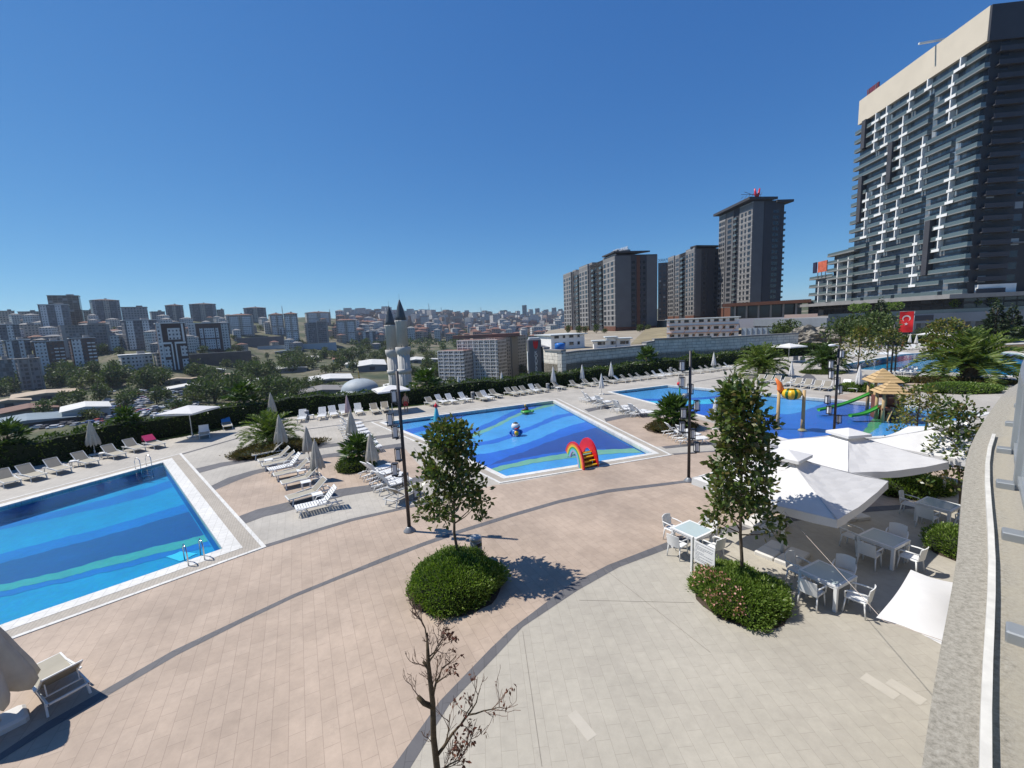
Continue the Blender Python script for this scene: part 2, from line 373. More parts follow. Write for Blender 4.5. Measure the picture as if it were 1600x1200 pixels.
arc2o = [(-60, 1225), (0, 1178), (70, 1131), (153, 1084), (270, 1017), (380.5, 965), (460, 928), (530, 899.6), (600, 870.7), (660, 848), (715, 829), (800, 802.5), (875, 781), (950, 765), (1067.5, 751), (1150, 744), (1260, 739)]
arc2i = [(-60, 1236), (0, 1189), (76, 1141), (163, 1090.5), (276.5, 1024), (380.5, 971.8), (462, 932.8), (530, 905.2), (602, 877), (660, 854.1), (717, 834), (800, 808), (875, 786), (950, 770), (1067.5, 755), (1150, 748), (1260, 742)]
z3 = lambda l: zc(l, 4.444, 300, 660)
bandA = (z3([(10, 325), (200, 280), (400, 250), (600, 215), (880, 158), (1030, 140), (1270, 95), (1395, 80)]), z3([(40, 355), (220, 305), (420, 268), (640, 225), (900, 180), (1050, 160), (1290, 115), (1420, 98)]))
bandB = (z3([(125, 445), (250, 385), (400, 340), (500, 318), (700, 270), (920, 222), (1060, 205), (1310, 165), (1450, 145)]), z3([(150, 475), (300, 410), (440, 360), (540, 335), (740, 285), (940, 245), (1080, 232), (1320, 190), (1470, 172)]))
bandC = (z3([(320, 655), (450, 605), (600, 570), (800, 520), (1030, 462), (1230, 435), (1500, 390), (1640, 366), (1800, 340)]), z3([(370, 703), (500, 655), (650, 620), (850, 565), (1060, 510), (1240, 480), (1520, 425), (1640, 402), (1800, 372)]))
bandD = (z3([(505, 850), (800, 760), (1100, 670), (1480, 585), (1700, 535), (1950, 480)]), z3([(520, 868), (820, 775), (1120, 685), (1490, 600), (1710, 551), (1965, 496)]))
z6 = lambda l: zc(l, 6.154, 900, 560)
bandB2 = (z6([(80, 490), (180, 470), (300, 450)]), z6([(120, 515), (200, 497), (330, 476)])); bandC2 = (z6([(270, 580), (450, 540), (620, 530), (800, 532)]), z6([(290, 610), (480, 570), (650, 560), (830, 562)]))
bandE2 = ([(1033, 698), (1080, 692.5), (1140, 690), (1200, 689)], [(1040, 701), (1080, 697), (1140, 694), (1200, 692.5)]); bandD2 = ([(1050, 709), (1097, 705.5), (1160, 702), (1230, 699)], [(1054, 711), (1097, 707.2), (1160, 703.6), (1230, 700.5)])
thinA = ([(280, 710), (370, 684.5), (445, 674.8), (524, 664.4), (573, 658.5), (598, 655)], [(282, 711.3), (371, 685.6), (445, 675.9), (524, 665.4), (573, 659.4), (598, 655.9)])
thinB = ([(1082, 596.8), (1131, 588.6), (1156, 584.7), (1230, 574)], [(1083, 597.6), (1131, 589.3), (1156, 585.3), (1230, 574.6)])
sheet('inner_terrace_paving', arc1i + [(1700, 800), (1800, 1290)], .004, PALE2)
sheet('pink_paving', arc1o + [(1560, 700), (1400, 692), (1240, 696)] + [(1097, 706.5), (1050, 711), (1040, 712), (794, 756), (770, 758)] + list(reversed(bandD[1]))[1:] + [(400, 862), (320, 888), (186, 932), (34, 989), (-100, 1040), (-300, 1200), (100, 1290)], .004, PINK)
sheet('pink_paving', bandB[1]+list(reversed(bandC[0]))[1:], .004, PINK)
sheet('pink_paving', bandC2[1]+[(1080, 652), (1110, 660), (1180, 676), (1200, 688)]+list(reversed(bandE2[0]))[1:]+[(1020, 697)], .004, PINK)
sheet('pink_paving', [(1290, 621), (1380, 606), (1420, 596), (1480, 600), (1400, 625), (1360, 628)], .004, PINK)
for n, (a, b) in {'arc1': (arc1o, arc1i), 'arc2': (arc2o, arc2i), 'a': bandA, 'b': bandB, 'c': bandC, 'd': bandD, 'b2': bandB2, 'c2': bandC2, 'd2': bandD2, 'e2': bandE2, 't': thinA, 't2': thinB}.items():
    sheet('dark_paving_band', a+list(reversed(b)), .008, DARKP)
sheet('dark_paving_band', [(1250, 592), (1262, 582), (1272, 588), (1285, 604), (1275, 605)], .008, DARKP)
sheet('dark_paving_band', [(1330, 600), (1352, 585), (1366, 587), (1362, 603)], .008, DARKP)
JOINT = mat('grout_joint', (.22, .2, .17), .9)
for a, b in [((816.7, 986.7), (846.7, 1198)), ((905, 938), (1085, 942)), ((945, 890), (1110, 1020))]:
    mb = MB(); p, q = Vector((*G(*a)[:2], .0085)), Vector((*G(*b)[:2], .0085)); d = (q-p).normalized(); s = Vector((-d.y, d.x, 0))*.006
    mb.add([p-s, q-s, q+s, p+s], [(0, 1, 2, 3)]); struct('paving_joint', mb, JOINT)
SLAB = mat('replaced_slab', (.445, .41, .345), .75, var=.06)
for q in ([(1353.6, 1051.5), (1407, 1085.5), (1396, 1093.7), (1343.5, 1060.3)], [(1392.7, 1060.3), (1449.4, 1093.7), (1438, 1102.5), (1383, 1067.9)], [(899.6, 1109.5), (932.4, 1148.5), (918.5, 1158.7), (887, 1118.3)]): sheet('paving_slab', q, .0075, SLAB)
# ---------------------------------------------------------------- pools
def tilemat(name, col, var=.14):
    m, nt, b, out = new_mat(name); co = N(nt, 'TexCoord').outputs['Object']
    vo = N(nt, 'TexVoronoi'); vo.inputs['Scale'].default_value = 9.0; nt.links.new(co, vo.inputs['Vector'])
    f = ramp(nt, noise(nt, .6, 6, co, .7), [(.3, 1-var), (.7, 1+var)])
    c = mix_rgb(nt, .12, mix_rgb(nt, 1.0, col, f, 'MULTIPLY'), vo.outputs['Color'], 'SOFT_LIGHT')
    nt.links.new(c, b.inputs['Base Color']); b.inputs['Roughness'].default_value = .5; return m
T_CYAN = tilemat('cyan_mosaic', (.0, .25, .47)); T_BLUE = tilemat('blue_mosaic', (.002, .135, .44)); T_NAVY = tilemat('navy_mosaic', (.006, .055, .22)); T_GREEN = tilemat('green_mosaic', (.08, .32, .29)); T_PALE = tilemat('pale_step_mosaic', (.09, .55, .78))
S_BASE = tilemat('light_blue_mosaic', (.085, .32, .66)); S_BLUE = tilemat('royal_blue_mosaic', (.03, .12, .54)); S_DARK = tilemat('indigo_mosaic', (.034, .058, .26)); S_MID = tilemat('deep_royal_mosaic', (.03, .115, .46)); S_LIME = tilemat('lime_mosaic', (.22, .42, .26)); S_GREEN = tilemat('grass_green_mosaic', (.09, .33, .16))
def ring(name, p, a, b, z, m, h=.0):
    A, B = offset(p, a), offset(p, b); n = len(A); mb = MB()
    mb.add([(x, y, z) for x, y in A]+[(x, y, z) for x, y in B], [(i, n+i, n+(i+1) % n, (i+1) % n) for i in range(n)])
    mb.add([(x, y, z) for x, y in B]+[(x, y, 0) for x, y in B], [(i, n+i, n+(i+1) % n, (i+1) % n) for i in range(n)])
    mb.add([(x, y, z) for x, y in A]+[(x, y, z-.25) for x, y in A], [((i+1) % n, n+(i+1) % n, n+i, i) for i in range(n)])
    return struct(name, mb, m)
def pool(p, depth, wl, floor_m, wall_m, w_m, wc, gc, lc):
    mb = MB(); q = offset(p, .03); n = len(q); mb.poly([(x, y, -depth) for x, y in q])
    struct('pool_floor', mb, floor_m)
    mb = MB(); mb.add([(x, y, .0) for x, y in q]+[(x, y, -depth) for x, y in q], [((i+1) % n, n+(i+1) % n, n+i, i) for i in range(n)]); struct('pool_wall', mb, wall_m)
    mb = MB(); mb.poly([(x, y, -wl) for x, y in offset(p, .02)]); struct('water', mb, w_m)
    ring('pool_coping', p, 0, wc, .03, WCOP)
    if gc: ring('pool_gutter', p, wc+.004, wc+gc, .022, GCOP); ring('pool_border', p, wc+gc+.004, wc+gc+lc, .028, WCOP)
W1 = water('deep_pool_water', (.60, .93, .99), .02, .22, 1.8); W2 = water('shallow_pool_water', (.85, .96, .99), .03, .25, 2.6)
pool(pool1, .8, .06, T_CYAN, T_BLUE, W1, .55, .5, .14)
pool(pool2, .32, .07, S_BASE, T_BLUE, W2, .32, .38, .14)
pool(pool3, .30, .07, S_BLUE, T_BLUE, W2, .35, 0, 0)
pool(pool4, 1.0, .06, T_CYAN, T_BLUE, W1, .5, 0, 0)
def clip_to(poly, clip):
    out = list(poly); n = len(clip)
    for i in range(n):
        a, b = clip[i], clip[(i+1) % n]; inp, out = out, []
        side = lambda p: (b[0]-a[0])*(p[1]-a[1])-(b[1]-a[1])*(p[0]-a[0])
        for j in range(len(inp)):
            p, q = inp[j-1], inp[j]; sp, sq = side(p), side(q)
            if sq >= 0:
                if sp < 0: t = sp/(sp-sq); out.append((p[0]+(q[0]-p[0])*t, p[1]+(q[1]-p[1])*t))
                out.append(q)
            elif sp >= 0: t = sp/(sp-sq); out.append((p[0]+(q[0]-p[0])*t, p[1]+(q[1]-p[1])*t))
        if not out: return []
    return out
def chull(p):
    p = sorted(p); cr = lambda o, a, b: (a[0]-o[0])*(b[1]-o[1])-(a[1]-o[1])*(b[0]-o[0]); h = []
    for seq in (p, p[::-1]):
        k = len(h)
        for q in seq:
            while len(h) >= k+2 and cr(h[-2], h[-1], q) <= 0: h.pop()
            h.append(q)
        h.pop()
    return ccw(h)
def smooth_line(l, k=4):
    o = []
    for i in range(len(l)-1):
        p0, p1, p2, p3 = (Vector(l[max(0, i-1)]), Vector(l[i]), Vector(l[i+1]), Vector(l[min(len(l)-1, i+2)]))
        for j in range(k):
            t = j/k; o.append(tuple(.5*((2*p1)+(p2-p0)*t+(2*p0-5*p1+4*p2-p3)*t*t+(3*p1-p0-3*p2+p3)*t**3)))
    return o+[tuple(l[-1])]
def stripe(up, lo, zf, lift, m, clip):
    jt = lambda l: [(x+.05*math.sin(x*3.1+y*2.3)+.035*math.sin(x*7.7-y*5.9)+random.gauss(0, .012), y+.05*math.sin(y*2.9-x*1.7)+.035*math.cos(x*6.1+y*8.3)+random.gauss(0, .012)) for x, y in l]
    U, L = jt(P2(smooth_line(up, 14), -zf)), jt(P2(smooth_line(lo, 14), -zf)); n = min(len(U), len(L)); mb = MB()
    def res(l, n):
        return [l[round(i*(len(l)-1)/(n-1))] for i in range(n)]
    n = 90
    def at(l, t):
        f = t*(len(l)-1); i = min(int(f), len(l)-2); u = f-i; return (l[i][0]+(l[i+1][0]-l[i][0])*u, l[i][1]+(l[i+1][1]-l[i][1])*u)
    for i in range(n):
        q = [at(U, i/n), at(U, (i+1)/n), at(L, (i+1)/n), at(L, i/n)]
        if abs(area2(q)) < 1e-9: continue
        q = clip_to(ccw(q), clip)
        if len(q) >= 3 and abs(area2(q)) > 1e-7: mb.add([(x, y, -zf+lift) for x, y in q], [tuple(range(len(q)))])
    if mb.f: struct('pool_stripe', mb, m)
p1 = lambda l: zc(l, 3.75, 0, 680)
def ext(l): (a, b), (c, d) = l[0], l[1]; s = (d-b)/(c-a); return [(a-700, b-700*s)]+l
c1 = chull(pool1); ZF = .9
A_u, A_l = [(0, 515), (300, 450), (600, 380), (850, 310), (1030, 255)], [(0, 555), (300, 490), (600, 425), (900, 345), (1050, 288)]
B_u, B_l = [(0, 700), (300, 620), (600, 545), (850, 470), (1110, 395)], [(0, 755), (350, 660), (700, 565), (1000, 480), (1140, 440)]
C_l = [(0, 880), (300, 815), (600, 735), (900, 660), (1250, 575)]; D_l = [(0, 915), (300, 850), (600, 775), (900, 700), (1260, 612)]; E_l = [(0, 950), (300, 880), (600, 810), (900, 735), (1280, 640)]
for u, l, m, k in ((A_u, A_l, T_BLUE, 1), (B_u, B_l, T_BLUE, 1), (B_l, C_l, T_NAVY, 2), (C_l, D_l, T_GREEN, 3), (D_l, E_l, T_BLUE, 2)):
    stripe(p1(ext(u)), p1(ext(l)), .8, .004*k, m, c1)
stripe(p1([(975, 715), (1060, 680)]), p1([(1040, 745), (1150, 700)]), .8, .02, T_PALE, c1)
c2 = offset(pool2, -.01); q2 = lambda l: zc(l, 3.556, 600, 580)
c2h = chull(c2)
for u, l, m, k in (([(30, 350), (120, 325), (200, 308), (330, 270), (400, 240), (520, 205)], [(60, 365), (140, 350), (300, 310), (420, 262), (480, 238), (560, 205)], S_BLUE, 1),
        ([(400, 360), (440, 345), (560, 295), (700, 230), (800, 190), (930, 160)], [(440, 372), (480, 350), (600, 305), (720, 245), (820, 210), (950, 170)], S_BLUE, 1),
        ([(440, 372), (480, 350), (600, 305), (720, 245), (820, 210), (960, 168)], [(460, 385), (500, 362), (610, 318), (730, 256), (830, 220), (985, 182)], S_LIME, 1),
        ([(420, 415), (480, 405), (620, 375), (760, 325), (860, 285), (960, 245), (1080, 228)], [(430, 430), (480, 422), (640, 395), (770, 345), (880, 300), (980, 260), (1095, 240)], S_BLUE, 1),
        ([(430, 470), (540, 462), (680, 435), (820, 390), (940, 340), (1050, 300), (1160, 272)], [(430, 560), (560, 535), (680, 480), (780, 448), (880, 405), (1050, 350), (1230, 300)], S_BLUE, 1),
        ([(430, 560), (560, 535), (680, 480), (780, 448), (880, 405), (1050, 350), (1230, 300)], [(470, 580), (590, 542), (800, 492), (980, 462), (1100, 447), (1240, 435), (1450, 428)], S_DARK, 2),
        ([(470, 570), (590, 525), (800, 478), (980, 448), (1100, 438), (1240, 432)], [(470, 580), (590, 542), (800, 492), (980, 462), (1100, 447), (1240, 435)], S_BLUE, 3),
        ([(470, 580), (590, 542), (800, 492), (980, 462), (1100, 447), (1240, 435), (1460, 428)], [(500, 605), (640, 556), (820, 516), (1000, 488), (1120, 472), (1250, 460), (1500, 452)], S_LIME, 3)):
    stripe(q2(u), q2(l), .32, .004*k, m, c2h)
q3 = lambda l: zc(l, 8, 1000, 540); hull3 = chull(pool3)
for u, l, m, k in ((q3([(-400, 545), (0, 480), (350, 480), (800, 500), (1300, 560)]), q3([(-400, 690), (0, 665), (300, 665), (850, 640), (1250, 560)]), S_BASE, 1),
        (q3([(-300, 690), (0, 690), (300, 690), (900, 665), (1250, 585)]), q3([(-300, 735), (0, 735), (300, 735), (700, 730), (1250, 720)]), T_PALE, 1),
        ([(1150, 625), (1190, 615), (1240, 617), (1290, 620)], [(1150, 660), (1205, 648), (1240, 646), (1284, 632)], S_BASE, 2),
        ([(1180, 668), (1250, 640), (1330, 628), (1366, 632)], [(1220, 690), (1290, 690), (1345, 685), (1368, 650)], S_MID, 1),
        ([(1366, 633), (1366, 648), (1358, 663), (1338, 682), (1330, 690)], [(1378, 634), (1382, 650), (1375, 664), (1355, 681), (1345, 690)], S_GREEN, 3),
        ([(1378, 628), (1382, 650), (1375, 664), (1355, 681), (1345, 692)], [(1545, 635), (1545, 650), (1470, 668), (1400, 683), (1360, 692)], S_BASE, 4)):
    stripe(u, l, .30, .004*k, m, hull3)
# ================================================================ upper construction terrace behind the retaining wall
wall_px = [(852, 578, 80), (878, 578, 75.5), (908, 578, 80), (1010, 578, 88), (1022, 578, 92), (1110, 578, 93.5), (1245, 578, 97)]
wall_xy = [Wd(x, y, d)[:2] for x, y, d in wall_px]
wall_xy = [(9, 150), (4.5, 100)] + wall_xy
YARD = mat('dusty_yard', (.30, .26, .20), .95, var=.3, vs=.08)
mb = MB(); terr = wall_xy + [(75, 112), (120, 205), (240, 300), (240, 430), (48, 430), (34, 380), (18, 250)]
mb.poly([(x, y, .5) for x, y in terr]); n = len(terr); t2 = ccw(terr)
mb.add([(x, y, .5) for x, y in t2]+[(x, y, -30) for x, y in t2], [(i, n+i, n+(i+1) % n, (i+1) % n) for i in range(n)])
struct('yard_terrace', mb, YARD)
# ================================================================ foliage
MAGL = leaf_mat('magnolia_leaves', [(.033, .055, .016), (.055, .092, .022), (.088, .132, .03), (.12, .13, .036), (.14, .095, .045)], .2, .28, .9)
MAGY = leaf_mat('yellowing_magnolia_leaves', [(.045, .07, .015), (.075, .11, .022), (.115, .14, .03), (.22, .19, .04), (.15, .09, .04)], .2, .35, .9)
BUSHL = leaf_mat('bush_leaves', [(.04, .075, .014), (.10, .165, .028), (.16, .235, .045), (.25, .31, .09)], .3, .4, 1.5)
HEDGEL = leaf_mat('hedge_leaves', [(.02, .038, .008), (.04, .07, .014), (.07, .11, .02), (.12, .155, .03)], .25, .4, .5)
PALML = leaf_mat('palm_leaves', [(.05, .085, .018), (.09, .14, .025), (.14, .19, .04), (.22, .25, .07)], .25, .45, .6)
FANL = leaf_mat('fan_palm_leaves', [(.03, .06, .014), (.055, .10, .02), (.09, .14, .03)], .2, .45, .8)
TREEL = leaf_mat('deciduous_leaves', [(.03, .05, .014), (.05, .08, .02), (.075, .11, .028), (.11, .14, .04)], .2, .6, .12)
TREEL2 = leaf_mat('olive_green_leaves', [(.05, .065, .02), (.085, .105, .03), (.125, .145, .045)], .2, .6, .12)
CONL = leaf_mat('conifer_needles', [(.010, .022, .009), (.02, .036, .013), (.035, .055, .018)], .08, .6, .3)
DRYL = leaf_mat('dry_brown_leaves', [(.06, .02, .012), (.11, .035, .02), (.15, .06, .03)], .2, .6, 2)
DRYG = leaf_mat('dry_shrub_leaves', [(.05, .06, .015), (.09, .085, .025), (.14, .10, .04), (.10, .05, .03)], .2, .6, 1.2)
PINKF = leaf_mat('pink_blossom', [(.50, .20, .17), (.62, .30, .26), (.70, .42, .36)], .25, .6, 3)
CORE = mat('dark_foliage_core', (.014, .022, .008), .95, var=.4, vs=6)  # solid dark core under the leaves, so bushes and hedges are not see-through
GRASS = leaf_mat('lawn_grass', [(.05, .09, .018), (.09, .13, .03), (.13, .16, .04)], .2, .6, 1)
def rand_dir(n):
    v = rng.normal(size=(n, 3)); return v/np.linalg.norm(v, axis=1, keepdims=True)
def leaf_geo(pos, ax, L, W, fold=.0):
    """pointed four-corner leaves: pos/ax (n,3), L/W (n,)"""
    n = len(pos); ax = ax/np.linalg.norm(ax, axis=1, keepdims=True)
    s = np.cross(ax, rand_dir(n)); s /= np.linalg.norm(s, axis=1, keepdims=True)+1e-9
    L = np.asarray(L).reshape(-1, 1); W = np.asarray(W).reshape(-1, 1)
    m = pos+ax*L*.5; v = np.stack([pos, m+s*W*.5, pos+ax*L, m-s*W*.5], 1).reshape(-1, 3)
    return v, np.arange(4*n).reshape(-1, 4)
def leaf_obj(name, geos, mats, parent=None):
    vs, fs, ms, o = [], [], [], 0
    for (v, f), mi in geos:
        vs.append(v); fs.append(f+o); ms.append(np.full(len(f), mi)); o += len(v)
    v = np.concatenate(vs); f = np.concatenate(fs); mi = np.concatenate(ms).astype(np.int32)
    me = bpy.data.meshes.new(name); me.vertices.add(len(v)); me.vertices.foreach_set('co', v.astype(np.float32).ravel())
    me.loops.add(f.size); me.loops.foreach_set('vertex_index', f.astype(np.int32).ravel())
    me.polygons.add(len(f)); me.polygons.foreach_set('loop_start', np.arange(0, f.size, 4, dtype=np.int32)); 
    for m in mats: me.materials.append(m)
    me.polygons.foreach_set('material_index', mi); me.update(calc_edges=True); me.validate()
    ob = bpy.data.objects.new(name, me); link(ob)
    if parent is not None: ob.parent = parent; CH_.setdefault(parent.name, []).append(ob)
    return ob
def U(a, b, n): return rng.uniform(a, b, n)
# ---------------------------------------------------------------- magnolia trees (rosettes of big leaves on limbs)
def magnolia(name, label, loc, h, z0, rad, n_cl, mats=(0,), leaf=.17, lean=(0, 0), group=None, prof=None, seed=1, per=26, lm=None, trunk_r=.055):
    global rng; rng = np.random.default_rng(seed)
    t = thing(name, label, 'tree', loc, 0, group)
    prof = prof or (lambda u: .55+.62*math.sin(PI*min(1, (u+.12)/1.05))-.42*u)
    mb = MB(); top = Vector((lean[0], lean[1], h*.95)); pts = [Vector((0, 0, 0)).lerp(top, k/7)+Vector((.04*math.sin(k*2.1), .04*math.cos(k*1.7), 0))*(0 if k == 0 else 1) for k in range(8)]
    mb.tube(pts, [trunk_r*(1.25 if k == 0 else 1-.1*k) for k in range(8)], 8)
    tips = []; limbs = []
    for i in range(n_cl):
        u = (i+.5)/n_cl; u = u**.85; z = z0+(h-z0)*u; a = i*2.39996+rng.normal()*.3; r = rad*prof(u)*math.sqrt(rng.uniform(.18, 1.0))*rng.uniform(.8, 1.24)
        c = np.array([lean[0]*z/h+r*math.cos(a), lean[1]*z/h+r*math.sin(a), z+rng.normal()*.06]); tips.append(c)
        if i % 3 == 0:
            zb = max(z0*.85, z-.25-r*.45); s = top*(zb/(h*.95)); mid = s.lerp(Vector(c), .55)+Vector((0, 0, -.05)); limbs.append((s, mid, Vector(c)))
    mb.build('trunk', BARK, t)
    lb = MB()
    for s, m, c in limbs: lb.tube([s, m, c], [.022, .014, .007], 5)
    lb.build('limbs', BARK, t)
    P, A = [], []
    for c in tips:
        k = int(per*rng.uniform(.7, 1.3)); d = rand_dir(k); out = np.array([c[0], c[1], 0]); out = out/(np.linalg.norm(out)+1e-6)
        d = d*.9+out*.35+np.array([0, 0, .25]); P.append(c+d*leaf*U(.1, .9, k)[:, None]+rng.normal(size=(k, 3))*leaf*.45); A.append(d)
    P = np.concatenate(P); A = np.concatenate(A); n = len(P)
    leaf_obj('crown', [(leaf_geo(P, A, leaf*U(.75, 1.25, n), leaf*U(.46, .62, n)), 0)], [lm or MAGL], t)
    return t
magnolia('magnolia_tree', 'small dark-leaved tree with a narrow crown growing out of the round green bush', G(716, 893), 4.85, 1.95, .96, 112, leaf=.19, lean=(-.05, .1), seed=3, per=30, prof=lambda u: (1.05-.15*u if u < .45 else 1.35-.85*u)+.12*math.sin(u*23))
magnolia('magnolia_tree', 'tall dark-leaved tree beside the white signboard, its crown in front of the white parasols', G(1157, 914), 6.0, 1.85, .88, 135, leaf=.2, lean=(-.08, .1), seed=8, per=30, prof=lambda u: .98-.52*u+.16*math.sin(u*19+.5))
magnolia('magnolia_tree', 'sparse young tree with scattered leaf tufts in front of the splash pool and play tower', G(1428, 724), 3.9, 1.0, 1.25, 52, leaf=.18, seed=5, per=22, prof=lambda u: 1.15-.8*u, lm=MAGY)
magnolia('magnolia_tree', 'dark-leaved tree leaning beside the concrete ledge above the white tables', G(1500, 800), 4.3, .9, 1.15, 75, leaf=.19, lean=(-.2, .3), seed=6, per=22, prof=lambda u: 1.1-.7*u)
magnolia('magnolia_tree', 'thin-trunked tree with an airy crown in front of the left end of the far pool', G(1339, 602), 6.0, 2.6, 1.6, 44, leaf=.28, seed=7, per=22, lm=MAGY, trunk_r=.09)
magnolia('magnolia_tree', 'airy yellow-green tree beside the dark lamp post at the far pool', G(1385, 585), 5.4, 2.5, 1.3, 38, leaf=.28, seed=9, per=22, lm=MAGY, trunk_r=.09)
magnolia('magnolia_tree', 'round yellow-green tree standing in front of the big far palm', G(1473, 592), 6.2, 2.4, 2.3, 95, leaf=.3, seed=10, per=24, lm=MAGY, trunk_r=.1, prof=lambda u: 1.05*math.sin(PI*(.15+.75*u)))
# ---------------------------------------------------------------- clipped bushes
def bush(name, label, loc, rx, ry, h, n, leaf, lm, mats=None, flowers=0, rz=0.0, group=None, flow_side=None, bumpy=.09, seed=2, cat='bush'):
    global rng; rng = np.random.default_rng(seed)
    t = thing(name, label, cat, loc, rz, group)
    mb = MB(); mb.sm = True; prof = [(.9, 0), (1, .25), (.96, .5), (.82, .74), (.55, .91), (.2, .985), (.01, 1)]
    K = 20
    for (r, z) in prof:
        for j in range(K): a = 2*PI*j/K; w = 1+bumpy*math.sin(a*3+z*4)+bumpy*.7*math.sin(a*7+1); mb.v.append((.9*rx*r*w*math.cos(a), .9*ry*r*w*math.sin(a), .92*h*z))
    for i in range(len(prof)-1):
        for j in range(K): mb.f.append((i*K+j, i*K+(j+1) % K, i*K+K+(j+1) % K, i*K+K+j)); mb.m.append(0); mb.s.append(True)
    mb.build('foliage_core', CORE, t); so_ = MB(); so_.poly([(rx*1.02*math.cos(2*PI*j/28)*(1+.03*math.sin(j*2.3)), ry*1.02*math.sin(2*PI*j/28)*(1+.03*math.sin(j*2.3)), .014) for j in range(28)]); so_.build('soil', SOIL, t)
    a = U(0, 2*PI, n); z = 1-np.sqrt(U(0, 1, n))*.98; z = np.where(rng.random(n) < .5, z, U(0, 1, n))
    pz = np.array([p[1] for p in prof]); pr = np.array([p[0] for p in prof]); r = np.interp(z, pz, pr); top = rng.random(n) < .45
    r = np.where(top, np.sqrt(U(0, 1, n))*.98, r); zt = np.interp(-r, -pr[1:], pz[1:]); z = np.where(top, zt, z)
    w = 1+bumpy*np.sin(a*3+z*4)+bumpy*.7*np.sin(a*7+1); k = U(.86, 1.05, n)+np.where(rng.random(n) < .04, U(0, .14, n), 0)
    P = np.stack([rx*r*w*np.cos(a)*k, ry*r*w*np.sin(a)*k, h*z*k], 1)
    nr = np.stack([np.cos(a)*r, np.sin(a)*r, z*.9+.15], 1); A = nr/np.linalg.norm(nr, axis=1, keepdims=True)+rand_dir(n)*.75+np.array([0, 0, .25])
    geos = [(leaf_geo(P, A, leaf*U(.7, 1.3, n), leaf*.34*U(.8, 1.2, n)), 0)]; ms = [lm]
    leaf_obj('foliage', geos, ms, t)
    if flowers:
        s = slice(0, flowers*3); Q = P[s]; ok = (flow_side(Q[:, 0], Q[:, 1]) if flow_side else np.ones(len(Q), bool)) & (Q[:, 2] > h*.35); Q = Q[ok][:flowers]
        cl = np.repeat(Q, 7, 0)+rng.normal(size=(len(Q)*7, 3))*.05+np.array([0, 0, .05]); m = len(cl)
        leaf_obj('blossoms', [(leaf_geo(cl, rand_dir(m)+np.array([0, 0, .6]), U(.05, .09, m), U(.04, .06, m)), 0)], [PINKF], t)
    return t
bush('round_bush', 'large round clipped green bush around the foot of the small tree', G(713, 918), 1.38, 1.38, .86, 19000, .095, BUSHL, seed=4)
bush('flowering_bush', 'low oval green bush with pink blossoms on its left side under the tall tree', G(1155, 934), 1.18, 1.28, .6, 16000, .095, BUSHL, flowers=130, flow_side=lambda x, y: (x < -.35), seed=6)
bush('low_bush', 'low green hedge clump behind the white cafe tables, under the white parasols', G(1425, 770), 1.5, .9, .75, 5000, .13, BUSHL, rz=-.2, seed=7)
bush('low_bush', 'green bush tucked against the concrete ledge beside the white tables', G(1496, 862), .75, .8, .75, 3500, .11, BUSHL, seed=9)
bush('oval_hedge', 'oval low clipped hedge island in front of the far palm', G(1498, 612), 3.0, 1.5, .75, 4200, .2, BUSHL, rz=-.3, seed=10)
bush('low_bush', 'small green bush behind the two white loungers by the splash pool', G(1338, 611), 1.7, .9, .75, 1800, .2, BUSHL, rz=-.5, seed=11)
bush('low_bush', 'small green bush behind the play tower roof', G(1398, 598), 1.3, .8, .6, 1500, .2, BUSHL, seed=12)
bush('planter_shrubs', 'low dry shrub bed around the palm between the sun loungers', G(433, 705), 2.75, 1.5, .55, 5500, .16, DRYG, rz=.55, bumpy=.14, seed=13)
bush('planter_shrubs', 'strip of short grass and shrubs under the left far palm', G(1283, 583), 2.3, 1.6, .28, 2600, .2, GRASS, rz=-.6, seed=14)
bush('planter_shrubs', 'strip of dry grass under the big far palm', G(1490, 597), 4.6, 2.2, .3, 4200, .25, DRYG, rz=-.5, seed=15)
bush('shrub_mound', 'mound of dry shrubs at the foot of the bushy fan palm by the lamp post', G(1049, 671), 1.7, 1.3, .55, 3000, .16, DRYG, seed=16)
bush('shrub_mound', 'small green mound at the foot of the fan palm by the parasols', G(556, 733), 1.05, .8, .6, 2600, .13, GRASS, seed=17)
